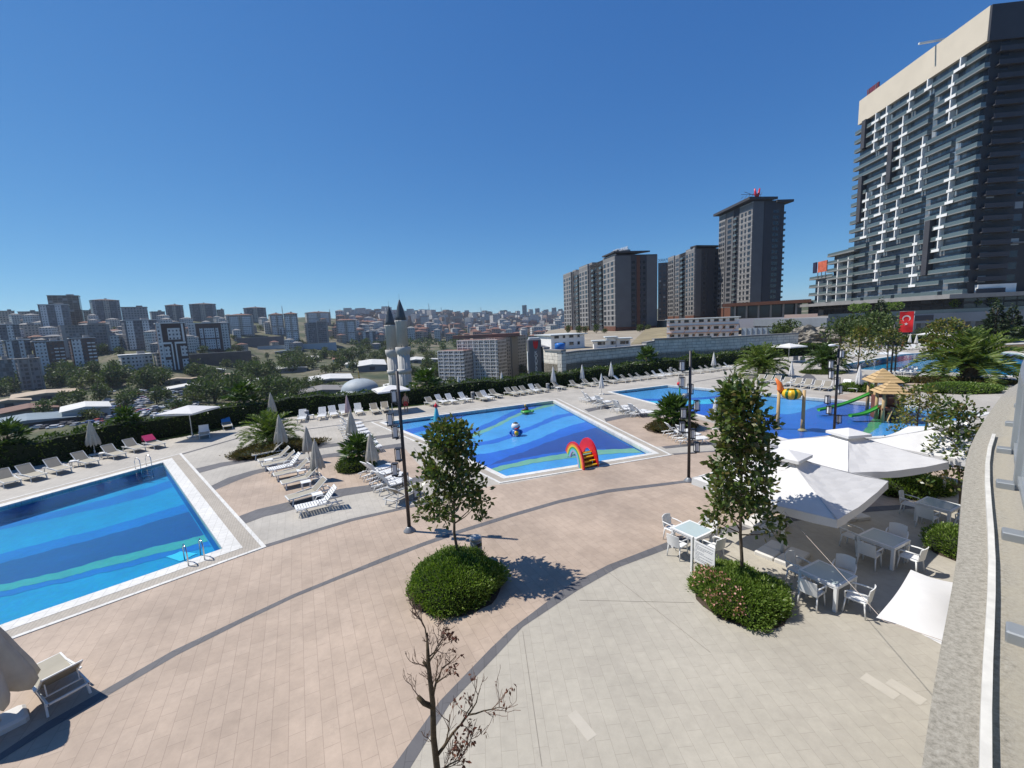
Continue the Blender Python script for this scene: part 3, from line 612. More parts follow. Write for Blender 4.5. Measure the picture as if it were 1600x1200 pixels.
# ---------------------------------------------------------------- palms
def palm(name, label, loc, trunk, tr, R_fr, n_fr, group=None, rise=.9, lm=None, seed=1, leaflets=34, drop=.55, lw=.05):
    global rng; rng = np.random.default_rng(seed)
    t = thing(name, label, 'palm', loc, rng.uniform(0, 6), group)
    mb = MB(); mb.lathe([(tr*1.25, 0), (tr, .15*trunk+.02), (tr*.95, trunk*.6), (tr*1.2, trunk*.9), (tr*.9, trunk*1.05), (.02, trunk*1.15)], 14, rib=lambda a, z: 1+.06*math.sin(a*7+z*20))
    for k in range(26):
        a = k*2.4; z = trunk*(.3+.65*k/26); mb.bar((tr*.8*math.cos(a), tr*.8*math.sin(a), z), (tr*1.5*math.cos(a), tr*1.5*math.sin(a), z+tr*.5), .1*tr+.04, .05)
    mb.build('trunk', PALMTRUNK, t)
    rb = MB(); P, A, L, Wd_ = [], [], [], []
    for i in range(n_fr):
        e = R(86-100*((i+.5)/n_fr)**1.0); a = i*2.39996+rng.normal()*.15; ln = R_fr*rng.uniform(.88, 1.1)*(.8+.25*math.cos(e))
        pts = []; p = np.array([0, 0, trunk*1.02]); d = np.array([math.cos(e)*math.cos(a), math.cos(e)*math.sin(a), math.sin(e)]); K = 9
        for k in range(K+1):
            pts.append(p.copy()); p = p+d*ln/K; d = d+np.array([0, 0, -drop*rise*(.4+1.2*k/K)*.32]); d /= np.linalg.norm(d)
        rb.tube([tuple(q) for q in pts], [.022*R_fr/2.4*(1-.09*k) for k in range(K+1)], 4)
        pts = np.array(pts); side = np.array([-math.sin(a), math.cos(a), 0])
        for k in range(leaflets):
            u = .12+.88*k/leaflets; f = u*K; j = min(int(f), K-1); q = pts[j]+(pts[j+1]-pts[j])*(f-j); tg = pts[j+1]-pts[j]; tg = tg/np.linalg.norm(tg); up = np.cross(side, tg)*-1
            up = up*np.sign(up[2]+1e-6); l = R_fr*.25*(math.sin(PI*(.12+.86*u))*.9+.15)
            for s in (-1, 1): P.append(q); A.append(tg*.75+side*s*.9+up*.3+rng.normal(size=3)*.12); L.append(l*rng.uniform(.85, 1.1)); Wd_.append(lw*R_fr/2.4)
    rb.build('frond_stems', PALML, t)
    leaf_obj('fronds', [(leaf_geo(np.array(P), np.array(A), L, Wd_), 0)], [lm or PALML], t)
    return t
PG = 'date palms around the pools'
palm('date_palm', 'feathery palm in the shrub bed behind the left group of loungers', G(424, 697), .75, .22, 2.35, 46, PG, seed=2)
palm('date_palm', 'leafy palm at the end of the hedge beside the stone wall', G(1189, 588), 1.3, .42, 3.5, 56, PG, seed=3, lw=.07)
palm('date_palm', 'dark green palm on a grass bed at the left end of the far pool', G(1290, 581), 1.2, .45, 2.9, 54, PG, seed=4, lw=.07, lm=FANL)
palm('date_palm', 'largest palm with a stout trunk beside the far pool', G(1514, 596), 1.7, .75, 4.9, 50, PG, seed=5, lw=.07)
def fan_palm(label, loc, trunk, rad, n_f, seed, name='fan_palm', grp=None, leaf_n=16):
    global rng; rng = np.random.default_rng(seed)
    t = thing(name, label, 'palm', loc, 0, grp); mb = MB(); mb.tube([(0, 0, 0), (.02, .02, trunk)], [.12, .09], 8); mb.build('trunk', PALMTRUNK, t)
    P, A, L = [], [], []; st = MB()
    for i in range(n_f):
        e = R(85-95*(i+.5)/n_f); a = i*2.4; d = np.array([math.cos(e)*math.cos(a), math.cos(e)*math.sin(a), math.sin(e)]); b = np.array([0, 0, trunk*(.55+.45*rng.random())]); q = b+d*rad*rng.uniform(.45, .62)
        st.tube([tuple(b), tuple(q)], [.015, .01], 4); s = np.array([-math.sin(a), math.cos(a), 0]); u = np.cross(d, s)
        for k in range(leaf_n):
            th = R(-110+220*k/(leaf_n-1)); P.append(q); A.append(d*math.cos(th)+s*math.sin(th)+u*.12*rng.normal()+np.array([0, 0, -.12])); L.append(rad*.5*(1-.25*abs(th)/2))
    st.build('leaf_stalks', FANL, t); n = len(P); leaf_obj('fan_leaves', [(leaf_geo(np.array(P), np.array(A), L, np.full(n, .11*rad/1.2)), 0)], [FANL], t)
    return t
fan_palm('dense fan palm bush beside the parasols in the middle of the deck', G(562, 727), .95, 1.35, 34, 3)
fan_palm('wide bushy fan palm behind the tall lamp post', G(1053, 668), 1.0, 1.75, 46, 4)
for px, py, h, r_, s_, lb in ((22, 735, 2.6, 1.6, 5, 'fan palm poking above the hedge at the far left'), (205, 697, 2.4, 1.4, 6, 'fan palm above the hedge left of the open white parasol'), (385, 660, 3.1, 1.8, 7, 'fan palm above the hedge right of the open white parasol'),
        (668, 628, 2.9, 1.9, 8, 'fan palm above the hedge behind the first lamp post'), (1010, 584, 3.2, 2.0, 9, 'fan palm above the hedge in front of the stone wall'), (1082, 576, 2.2, 1.2, 10, 'small fan palm above the hedge behind the second lamp post')):
    x, y, _ = G(px, py); d = math.hypot(x, y); fan_palm(lb, (x*(1+1.3/d), y*(1+1.3/d), 0), h*.8, r_, 26, s_, grp='fan palms along the hedge')
# ---------------------------------------------------------------- the long clipped hedge
def hedge(line, h, w, label, dens=150):
    global rng; rng = np.random.default_rng(21)
    t = thing('hedge', label, 'hedge', (0, 0, 0)); fine = []
    for (a, b) in zip(line, line[1:]):
        k = max(1, int(math.dist(a, b)/1.2)); fine += [(a[0]+(b[0]-a[0])*i/k, a[1]+(b[1]-a[1])*i/k) for i in range(k)]
    fine.append(line[-1]); inn, mid = poly_offset_line(fine, .45), poly_offset_line(fine, .45+w)
    hh = [h*(1+.07*math.sin(i*1.1)+.05*math.sin(i*2.7+1)) for i in range(len(fine))]
    mb = MB(); k = len(fine)
    for i in range(k): mb.v += [(*inn[i], 0), (*inn[i], hh[i]*.93), (*mid[i], hh[i]*.93), (*mid[i], 0)]
    for i in range(k-1):
        for j in range(3): mb.f.append((i*4+j, i*4+4+j, i*4+5+j, i*4+1+j)); mb.m.append(0); mb.s.append(False)
    mb.f += [(0, 1, 2, 3), (4*k-1, 4*k-2, 4*k-3, 4*k-4)]; mb.m += [0, 0]; mb.s += [False, False]
    mb.build('foliage_core', CORE, t)
    P, A, L = [], [], []
    for i in range(k-1):
        a, b = np.array(inn[i]), np.array(inn[i+1]); ln = np.linalg.norm(b-a); dist = np.linalg.norm((a+b)/2)
        if ln < 1e-3: continue
        nn = mid[i][0]-inn[i][0], mid[i][1]-inn[i][1]; nn = np.array(nn)/w; n = int(ln*dens*min(1.0, 38/dist+.25)); lf = .13+.0016*dist
        u = rng.random(n); face = rng.random(n); q = a+(b-a)*u[:, None]; hb = hh[i]+(hh[i+1]-hh[i])*u; bump = .10*np.sin(q[:, 0]*2.3+q[:, 1]*1.7)+rng.normal(size=n)*.05
        front = face < .5; z = np.where(front, rng.random(n)*hb, hb*.95+bump+rng.random(n)*.1); dd = np.where(front, -.05-bump*.8, rng.random(n)*w)
        P.append(np.column_stack([q+nn*dd[:, None], z])); dr = np.where(front[:, None], np.column_stack([-nn[0]*np.ones(n), -nn[1]*np.ones(n), .4*np.ones(n)]), np.array([0, 0, 1.0])); A.append(dr+rand_dir(n)*.9); L.append(np.full(n, lf))
    P = np.concatenate(P); A = np.concatenate(A); L = np.concatenate(L)*rng.uniform(.7, 1.4, len(P))
    leaf_obj('foliage', [(leaf_geo(P, A, L, L*.45), 0)], [HEDGEL], t)
    return t
hedge(hedge_xy, 1.75, 1.3, 'long dark clipped hedge behind the sun loungers along the deck edge')
def grass_strip(line):
    a, b = poly_offset_line(line, -.55), poly_offset_line(line, .7); mb = MB(); k = len(line)
    for i in range(k): mb.v += [(*a[i], .012), (*b[i], .012)]
    for i in range(k-1): mb.f.append((2*i, 2*i+2, 2*i+3, 2*i+1)); mb.m.append(0); mb.s.append(False)
    tag(mb.build('lawn', GRASS), kind='stuff')
grass_strip(hedge_xy[3:])
# ---------------------------------------------------------------- dead tree in the foreground
def dead_tree():
    global rng; rng = np.random.default_rng(14); r0 = random.Random(4)
    x, y, _ = G(690, 1300); t = thing('bare_tree', 'dying bare tree with mossy trunk and a few brown leaves in the foreground', 'tree', (x, y, 0))
    dm = mat('mossy_bark', (.085, .062, .035), .95, var=.5, vs=9, bump=.7, bs=30); tw = mat('dry_twigs', (.16, .10, .07), .9, var=.3)
    mb = MB(); tr = [(0, 0, 0), (.01, .03, .8), (-.02, .03, 1.7), (0.0, .07, 2.25), (-.03, .1, 2.9), (-.02, .12, 3.4)]
    mb.tube(tr, [.062, .054, .047, .042, .032, .016], 9); mb.tube([(-.0, .06, 2.2), (-.13, .05, 2.28), (-.21, .04, 2.40)], [.045, .04, .035], 7); mb.tube([(-.03, .1, 2.82), (-.10, .09, 2.95)], [.03, .022], 6)
    br = mb; tws = MB(); tws.mi = 1; tips = []
    def grow(p, d, ln, r, lev):
        k = 4; pts = [Vector(p)]; dd = Vector(d).normalized()
        for i in range(k):
            dd = (dd+Vector((r0.gauss(0, .16), r0.gauss(0, .16), .10+r0.gauss(0, .08)))).normalized(); pts.append(pts[-1]+dd*ln/k)
        (br if r > .011 else tws).tube(pts, [max(.0035, r*(1-.16*i)) for i in range(k+1)], 6 if r > .011 else 4)
        if lev > 0:
            for _ in range(r0.choice((3, 4, 4, 5))):
                i = r0.randint(1, k); v = Vector((r0.gauss(0, 1), r0.gauss(0, 1), r0.gauss(.3, .6))).normalized(); grow(pts[i], (dd*1.0+v*.9), ln*r0.uniform(.45, .75), r*.5, lev-1)
        else: tips.append(pts[-1])
    for p, d, ln, r in (((0, .03, 1.35), (.75, .15, .75), 1.0, .034), ((0, .07, 2.3), (.45, .3, .9), .55, .03), ((-.03, .1, 2.9), (.5, 0, 1), .5, .02), ((-.02, .12, 3.3), (.1, .1, 1), .5, .018), ((-.02, .1, 2.85), (-.9, .1, .3), .4, .012), ((-.2, .04, 2.4), (-.6, .2, .7), .35, .010), ((0, .03, 1.1), (.7, -.2, .6), .7, .02), ((0, .03, 1.6), (-.6, -.1, .4), .3, .009), ((-.03, .1, 3.0), (.6, -.3, .7), .5, .016)):
        grow(p, d, ln*.8, r*.85, 3 if ln > .45 else 2)
    br.mi = 1; br.add(tws.v, tws.f); br.build('branching_trunk', [dm, tw], t)
    tp = np.array([tuple(p) for p in tips if p.x > .25]); tp = tp[rng.random(len(tp)) < .4]; P = np.repeat(tp, 4, 0)+rng.normal(size=(len(tp)*4, 3))*.022; n = len(P)
    leaf_obj('dry_leaves', [(leaf_geo(P, rand_dir(n)+np.array([0, 0, -.8]), U(.06, .1, n), U(.025, .045, n)), 0)], [DRYL], t)
dead_tree()
# ---------------------------------------------------------------- background trees
def clump_tree(name, h, r, n, lm, leaf, seed, shape='round', trunk=.25, bark=BARK):
    global rng; rng = np.random.default_rng(seed)
    t = thing(name, 'tree', 'tree', (0, 0, -500)); mb = MB(); mb.tube([(0, 0, -1), (.1, 0, h*.4), (0, .1, h*.8)], [r*.09, r*.06, r*.02], 6)
    for k in range(5):
        a = k*1.3; mb.tube([(0, 0, h*(.3+.06*k)), (r*.5*math.cos(a), r*.5*math.sin(a), h*(.5+.08*k))], [r*.035, r*.01], 4)
    mb.build('trunk', bark, t)
    if shape == 'cone':
        z = 1-np.sqrt(U(0, 1, n)); a = U(0, 2*PI, n); rr = r*(1-z)*(.75+.25*np.sin(z*40+a*2))*np.sqrt(U(.3, 1, n)); P = np.column_stack([rr*np.cos(a), rr*np.sin(a), h*(.1+.9*z)]); A = np.column_stack([np.cos(a), np.sin(a), -.25+0*a])+rand_dir(n)*.5
    else:
        k = 16; c = rand_dir(k)*np.array([r*.62, r*.62, h*.33])*U(.5, 1, k)[:, None]+np.array([0, 0, h*.5]); cr = r*U(.28, .5, k); i = rng.integers(0, k, n); d = rand_dir(n); P = c[i]+d*(cr[i]*U(.75, 1.05, n))[:, None]*np.array([1, 1, .85]); A = d+rand_dir(n)*.8+np.array([0, 0, .2])
        if shape == 'flat': P[:, 2] = np.minimum(P[:, 2], h*.95)
    leaf_obj('crown', [(leaf_geo(P, A, leaf*U(.7, 1.4, n), leaf*U(.45, .8, n)), 0)], [lm], t)
    return t
# ================================================================ prototypes: first placement uses the prototype itself
class Proto:
    def __init__(s, fn): s.fn = fn; s.o = None; s.used = False
    def put(s, loc, rz, label, group=None, scale=None):
        if s.o is None: s.o = s.fn()
        o = s.o if not s.used else dup(s.o)
        s.used = True; o.location = loc; o.rotation_euler = (0, 0, rz); o['label'] = label
        if group: o['group'] = group
        if scale: o.scale = scale if isinstance(scale, tuple) else (scale,)*3
        return o
ORD = ['first', 'second', 'third', 'fourth', 'fifth', 'sixth', 'seventh', 'eighth', 'ninth', 'tenth', 'eleventh', 'twelfth', 'thirteenth', 'fourteenth', 'fifteenth', 'sixteenth', 'seventeenth', 'eighteenth', 'nineteenth', 'twentieth', 'twenty-first', 'twenty-second', 'twenty-third', 'twenty-fourth', 'twenty-fifth', 'twenty-sixth', 'twenty-seventh', 'twenty-eighth', 'twenty-ninth', 'thirtieth', 'thirty-first', 'thirty-second', 'thirty-third', 'thirty-fourth', 'thirty-fifth', 'thirty-sixth']
# ---------------------------------------------------------------- sun loungers: +x runs from the foot (x=0) to the head (x=1.95)
def sling_lounger(towel=None, back_m=None):
    def f():
        t = thing('sun_lounger', 'beige sling sun lounger', 'sun lounger', (0, 0, 0), 0, 'sun loungers'); w = .33; hx = 1.22; ang = R(42); bl = .76; z = .33
        tipx, tipz = hx+bl*math.cos(ang), z+bl*math.sin(ang)
        mb = MB()
        for s in (-1, 1): mb.bar((0, s*w, z), (1.95, s*w, z), .035, .055); mb.bar((.5, s*w, z+.03), (hx+.1, s*(w+.045), z+.09), .04, .025)
        mb.bar((.02, -w, z), (.02, w, z), .05, .04); mb.bar((1.93, -w, z), (1.93, w, z), .04, .04); mb.bar((1.55, -w, z-.02), (1.55, w, z-.02), .03)
        for s in (-1, 1): mb.bar((1.6, s*w*.8, z), (hx+bl*.6*math.cos(ang), s*w*.8, z+bl*.6*math.sin(ang)-.03), .02)
        mb.build('frame', ALU, t)
        for x, dx in ((.22, -.06), (1.72, .1)):
            for s in (-1, 1): m = MB(); m.bar((x, s*w, z), (x+dx, s*(w+.015), 0), .04, .05); m.build('leg', ALU, t)
        m = MB(); k = 6
        for i in range(k+1): x = .04+(hx-.04)*i/k; sg = -.02*math.sin(PI*i/k); m.v += [(x, -w+.02, z+.035+sg), (x, 0, z+.026+sg), (x, w-.02, z+.035+sg)]
        for i in range(k):
            for j in range(2): m.f.append((i*3+j, i*3+3+j, i*3+4+j, i*3+1+j)); m.m.append(0); m.s.append(True)
        m.build('seat', SLING, t)
        b = MB(); b.bar((hx, 0, z+.035), (tipx, 0, tipz), .018, 2*w-.05, up=(0, 1, 0)); bo = b.build('backrest', back_m or SLINGBACK, t)
        fr = MB()
        for s in (-1, 1): fr.bar((hx, s*w*.97, z+.04), (tipx, s*w*.97, tipz+.005), .035, .03)
        fr.bar((tipx, -w, tipz), (tipx, w, tipz), .035, .03); fr.build('back_frame', ALU, t)
        if towel:
            m = MB(); m.bar((hx+.12, 0, z+.18), (tipx+.03, 0, tipz+.045), .02, 2*w+.02, up=(0, 1, 0)); m.bar((tipx+.03, 0, tipz+.05), (tipx+.05, 0, tipz-.35), .02, 2*w+.02, up=(0, 1, 0)); m.build('towel', towel, t)
        return t
    return f
def plastic_lounger(ang_deg=48):
    def f():
        t = thing('sun_lounger', 'white plastic sun lounger', 'sun lounger', (0, 0, 0), 0, 'sun loungers'); w = .32; hx = 1.2; ang = R(ang_deg); bl = .78; z = .34
        mb = MB()
        for s in (-1, 1): mb.tube([(0, s*w, z-.01), (.4, s*w, z+.01), (1.0, s*w, z), (1.9, s*w, z-.03)], .032, 6)
        for i in range(11): x = .03+i*.112; mb.rbox((x, 0, z+.03+.012*math.cos(i*.6)), (.085, 2*w-.02, .022), 0, .004)
        mb.build('seat', WHITE, t)
        b = MB(); u = Vector((math.cos(ang), 0, math.sin(ang))); o = Vector((hx, 0, z+.03))
        for s in (-1, 1): b.bar(o+Vector((0, s*(w-.03), 0)), o+Vector((0, s*(w-.03), 0))+u*bl, .05, .03)
        for i in range(7): c = o+u*(.05+i*.112); b.bar(c-u*.04, c+u*.04, .022, 2*w-.1, up=(0, 1, 0))
        b.bar(o+u*(bl-.05), o+u*(bl+.01), .035, 2*w-.03, up=(0, 1, 0)); b.build('backrest', WHITE, t)
        for x0, x1 in ((.12, .42), (1.35, 1.75)):
            for s in (-1, 1): m = MB(); m.tube([(x0-.06, s*(w+.02), 0), (x0+.02, s*(w+.03), .2), ((x0+x1)/2, s*(w+.035), z+.02), (x1-.02, s*(w+.03), .2), (x1+.06, s*(w+.02), 0)], [.024, .026, .028, .026, .024], 6); m.build('leg', WHITE, t)
        for s in (-1, 1): m = MB(); m.tube([(.85, s*(w+.02), z+.02), (.95, s*(w+.05), z+.17), (1.2, s*(w+.05), z+.19), (1.38, s*(w+.02), z+.05)], .022, 6); m.build('armrest', WHITE, t)
        return t
    return f
LB, LW, LW2, LPK, LBL, LG = (Proto(sling_lounger()), Proto(plastic_lounger()), Proto(plastic_lounger(62)), Proto(sling_lounger(PINKTOWEL)), Proto(sling_lounger(BLUETOWEL)), Proto(sling_lounger(None, WHITE)))
def lounger(kind, foot, ang, label, group): 
    x, y, _ = G(*foot); return kind.put((x, y, .0), ang, label, group)
def hedge_dir(p):                       # direction from the deck into the hedge near ground point p
    best = min(range(len(hedge_xy)-1), key=lambda i: math.dist(((hedge_xy[i][0]+hedge_xy[i+1][0])/2, (hedge_xy[i][1]+hedge_xy[i+1][1])/2), p[:2]))
    a, b = hedge_xy[best], hedge_xy[best+1]; return math.atan2(b[0]-a[0], -(b[1]-a[1]))
rowL = [((22, 761), LB), ((64, 751), LB), ((103, 741), LB), ((147, 729), LB), ((190, 717), LB), ((221, 707), LB), ((252, 701), LPK)]
dL = math.atan2(pool1_dir[0], -pool1_dir[1]) if 'pool1_dir' in globals() else None
a_, b_ = Vector(G(0, 793)[:2]), Vector(G(255, 723)[:2]); e_ = b_-a_; dL = math.atan2(e_.x, -e_.y)
for i, (p, k) in enumerate(rowL):
    lounger(k, p, dL+rng.normal()*.04, 'taupe sling lounger with a bright pink towel over its back, beside the left hedge' if k is LPK else f'beige sling lounger, {ORD[i]} from the left in the hedge row by the deep pool', 'loungers along the left hedge')
lounger(LG, (320, 686), dL-.55, 'lounger with a pale back in the shade of the open white parasol by the hedge', 'loungers under the open parasol')
lounger(LBL, (357, 672), dL-.5, 'beige lounger with a blue towel on its back beside the open white parasol', 'loungers under the open parasol')
rowW = [((471, 661), LW), ((502.6, 657), LW), ((523.7, 653.6), LW), ((541, 651), LW), ((562.7, 649.6), LW), ((588.7, 648), LB), ((603, 645.5), LB)]
for i, (p, k) in enumerate(rowW):
    g = G(*p); lounger(k, p, hedge_dir(g)+.12+rng.normal()*.05, f'{"white plastic" if k is LW else "beige sling"} lounger, {ORD[i]} from the left in the hedge row behind the left palm', 'loungers along the middle hedge')
rowB = [((681.7, 636), LB), ((698, 633), LW), ((712.5, 632), LW), ((735.7, 629), LW), ((760.5, 627.7), LB), ((770, 626), LW), ((782.8, 622.5), LB), ((808, 619.5), LB), ((819, 618), LB), ((831, 616.5), LB), ((843, 615), LW), ((856, 613.2), LB), ((882.6, 609.5), LB)]
for i, (p, k) in enumerate(rowB):
    g = G(*p); lounger(k, p, hedge_dir(g)+.25+rng.normal()*.06, f'{"white plastic" if k is LW else "beige sling"} lounger, {ORD[i]} from the left in the hedge row behind the rainbow slide', 'loungers behind the shallow pool')
rowR = [((909.7, 607), 0), ((929, 604.7), 0), ((947, 603), 0), ((963, 599.8), 0), ((981, 598), 2), ((991, 596.5), 0), ((1004, 595), 0), ((1015, 593), 0), ((1030, 592), 0), ((1039, 591), 1), ((1050, 589), 1), ((1064, 587.6), 0), ((1073, 586.6), 0), ((1082, 585), 0), ((1098, 583.6), 0), ((1113, 582), 0), ((1122, 580.6), 0), ((1132, 579.5), 0), ((1142, 578), 0), ((1151, 577), 1)]
for i, (p, k) in enumerate(rowR):
    g = G(*p); kk = (LB, LW, LG)[k]; lounger(kk, p, hedge_dir(g)+.35+rng.normal()*.06, f'{("beige sling", "white plastic", "pale-backed")[k]} lounger, {ORD[i]} from the left in the hedge row behind the splash pool', 'loungers along the hedge by the splash pool')
dA = math.atan2(.56, .83)
grpA = [((394, 718), LB), ((404, 728), LB), ((410, 735), LB), ((420, 743), LW), ((428, 751), LB), ((440, 764), LB), ((449, 789), LB), ((463, 806), LW)]
for i, (p, k) in enumerate(grpA):
    lounger(k, p, dA+(0, .05, -.05, .08, 0, .03, .1, -.02)[i], f'{"white plastic" if k is LW else "beige sling"} lounger, {ORD[i]} from the back in the cluster beside the deep pool', 'loungers right of the deep pool')
e2 = Vector(G(791, 744)[:2])-Vector(G(600, 660)[:2]); dB = math.atan2(-e2.x, e2.y)      # head away from the shallow pool
grpB = [((612, 735), LW), ((622, 742), LW2), ((632, 749), LW), ((641, 757), LW2), ((654, 769), LB)]
for i, (p, k) in enumerate(grpB):
    lounger(k, p, dB+.15+(.1, -.06, .12, -.1, .25)[i], f'{"beige sling" if k is LB else "white plastic"} lounger, {ORD[i]} from the back in the cluster left of the tall lamp post', 'loungers left of the shallow pool')
grpC = [(565, 666), (569, 671), (573, 676), (577, 681), (581, 686.5), (585, 692), (590, 698), (596, 704)]
for i, p in enumerate(grpC):
    lounger(LW if i % 2 else LW2, p, dB+rng.normal()*.08, f'white plastic lounger, {ORD[i]} from the back in the tight column behind the fan palm', 'loungers in the tight white column')
e3 = Vector(G(1110, 652.5)[:2])-Vector(G(955, 612.5)[:2]); dD = math.atan2(-e3.x, e3.y)
grpD = [(934, 626), (941, 628), (952, 632), (963, 635.5), (980, 640), (995, 644), (1008, 647), (1021, 649.5)]
for i, p in enumerate(grpD):
    lounger((LW2, LW, LW2, LG, LW2, LW, LW2, LW)[i], p, dD+(-.2, -.1, .25, 0, .3, -.3, .1, -.2)[i], f'white lounger, {ORD[i]} from the back in the group left of the splash pool', 'loungers between the shallow and splash pools')
for i, (p, a) in enumerate((((1079, 680), -.1), ((1090, 685), .15), ((1103, 692), -.2))):
    lounger((LW, LW2, LW)[i], p, dD+a-.1, f'white lounger, {ORD[i]} from the left in the trio behind the second lamp post', 'loungers behind the second lamp post')
e4 = Vector(G(1360, 630)[:2])-Vector(G(1043, 602)[:2]); dF = math.atan2(e4.x, -e4.y)
for i, p in enumerate([(1181, 599), (1192, 600), (1209, 601.5), (1222, 604), (1240, 605.5), (1256, 607.5), (1272, 610), (1287, 611.5)]):
    lounger(LB, p, dF+rng.normal()*.06, f'beige sling lounger, {ORD[i]} from the left in the row behind the striped pumpkin', 'loungers behind the splash pool')
for i, p in enumerate([(1313, 610.5), (1331, 613)]):
    lounger(LW, p, dF-.1, ('white plastic lounger right of the third lamp post by the small bush', 'white plastic lounger nearest the play tower by the closed parasol')[i], 'white loungers beside the play tower')
for i, p in enumerate([(1402, 586), (1417, 587), (1440, 590)]):
    lounger(LW, p, dF-.25-.35*(i == 2), f'white plastic lounger, {ORD[i]} from the left on the near edge of the far pool', 'white loungers at the far pool')
for i, p in enumerate([(1243, 566.5), (1254, 567.5), (1218, 577), (1272, 571), (1281, 573.5)]):
    lounger((LB, LB, LG, LW, LG)[i], p, dF+.3, f'lounger, {ORD[i]} from the left around the open parasol between the two far palms', 'loungers under the far open parasol')
for i, p in enumerate([(1332, 560), (1344, 558), (1356, 556), (1368, 554), (1424, 547.5), (1434, 546.5), (1445, 545.2), (1456, 544)]):
    lounger(LW, p, dF+.55, f'white lounger, {ORD[i]} from the left along the back edge of the far pool', 'loungers behind the far pool')
x, y, _ = G(33, 1079); rz = math.atan2(G(145, 1078)[1]-G(70, 1030)[1], G(145, 1078)[0]-G(70, 1030)[0])
lb = LB.put((0, 0, 0), 0, 'beige sling lounger in the bottom left foreground with its back turned', 'loungers in the foreground')
hp = Vector(G(110, 1102)[:2]); fp = Vector(G(62, 1046)[:2]); dd = (hp-fp).normalized(); lb.rotation_euler = (0, 0, math.atan2(dd.y, dd.x)); lb.location = (*(hp-dd*1.85), 0)
# ---------------------------------------------------------------- closed parasols
def closed_parasol(m, base='slab', wide=1.0):
    def f():
        t = thing('closed_parasol', 'closed parasol', 'parasol', (0, 0, 0), 0, 'closed parasols'); p = MB(); p.tube([(0, 0, .05), (0, 0, 2.55)], .024, 8); p.build('pole', ALU, t)
        n = 48; c = MB(); c.sm = True; prof = [(.02, 2.60), (.055, 2.52), (.10, 2.3), (.16, 1.9), (.225, 1.45), (.27, 1.1), (.285, .92), (.25, .84)]
        for i, (r, z) in enumerate(prof):
            for j in range(n):
                a = 2*PI*j/n; u = i/(len(prof)-1); pl = 1+.30*u*math.sin(a*8)+.10*u*math.sin(a*5+z*3); zz = z-(.13*max(0, math.sin(a*8+.6)) if i >= len(prof)-2 else 0); c.v.append((r*wide*pl*math.cos(a), r*wide*pl*math.sin(a), zz))
        for i in range(len(prof)-1):
            for j in range(n): c.f.append((i*n+n+j, i*n+n+(j+1) % n, i*n+(j+1) % n, i*n+j)); c.m.append(0); c.s.append(True)
        c.build('canopy', m, t)
        if wide < 1.5: s = MB(); s.lathe([(.19*wide, 1.52), (.222*wide, 1.50), (.222*wide, 1.45), (.2*wide, 1.43)], 20); s.build('tie_strap', m, t)
        k = MB(); k.lathe([(.03, 2.58), (.035, 2.62), (.012, 2.68), (.004, 2.72)], 8); k.build('finial', ALU, t)
        b = MB()
        if wide > 1.5: b.rbox((-.12, 0, .08), (1.0, .55, .16), 0, .05)
        else: b.rbox((0, 0, .05), (.72, .3, .10), 0, .02); b.rbox((0, 0, .045), (.3, .72, .086), 0, .02)
        b.lathe([(.05, .09), (.05, .38), (.03, .4)], 10); b.build('base', STONE, t)
        return t
    return f
PW, PC, PP = Proto(closed_parasol(CLOTH)), Proto(closed_parasol(OFFWHITE, 'slab', 1.3)), Proto(closed_parasol(PINKCLOTH))
for k, b, tp, lb in ((PC, (149, 711), (143, 655), 'closed cream parasol between the loungers of the left hedge row'), (PC, (427, 655), (424, 613), 'closed parasol peeking out behind the left palm crown'),
    (PC, (442, 708), (434, 648), 'closed cream parasol in front of the left palm'), (PC, (484, 722), (481, 669), 'closed cream parasol half hidden behind a larger one in the left lounger cluster'), (PC, (498, 750), (488, 686), 'large closed cream parasol in the middle of the left lounger cluster'),
    (PP, (545, 656), (543, 622), 'closed parasol with faded pink canvas by the hedge'), (PC, (552, 695), (546, 640), 'closed cream parasol above the tight column of white loungers'), (PC, (583, 737), (579, 678), 'closed cream parasol right of the fan palm, left of the lamp post'),
    (PW, (718, 622), (715, 586), 'closed white parasol in the hedge row, first from the left behind the shallow pool'), (PW, (785, 614), (784, 580), 'closed white parasol in the hedge row, second from the left behind the shallow pool'), (PW, (865, 607), (863, 572), 'closed white parasol by the hedge, in front of the end of the stone wall'),
    (PW, (910, 601), (909, 569), 'closed white parasol by the hedge left of the splash pool'), (PW, (940, 616), (938, 583), 'closed white parasol standing at the left corner of the splash pool'), (PW, (955, 597), (954, 565), 'closed white parasol in the hedge row behind the splash pool corner'),
    (PW, (1115, 579), (1115, 550), 'closed white parasol near the right end of the hedge row'), (PW, (1236, 595), (1240, 565), 'closed white parasol in the row behind the striped pumpkin'), (PW, (1117, 671), (1118, 624), 'closed white parasol between the lamp post and the tall tree'),
    (PW, (1341, 612), (1343, 570), 'closed white parasol behind the play tower'), (PW, (1421, 541), (1421, 521), 'closed white parasol, left of a pair behind the far pool'), (PW, (1431, 542), (1431, 522), 'closed white parasol, right of a pair behind the far pool'),
    (PW, (1368, 548), (1368, 526), 'closed white parasol behind the airy tree at the far pool')):
    h = max(2.3, min(3.1, Hh(b, tp))); o = k.put(G(*b), rng.uniform(0, 6), lb, 'closed parasols', h/2.7)
fp_ = Proto(closed_parasol(OFFWHITE, 'slab', 1.95)).put((-11.12, 8.15, 0), math.atan2(G(66, 1135)[1]-G(0, 1170)[1], G(66, 1135)[0]-G(0, 1170)[0]), 'big closed beige parasol cut off by the left edge in the foreground', 'closed parasols', (1.1, 1.1, 1.02))
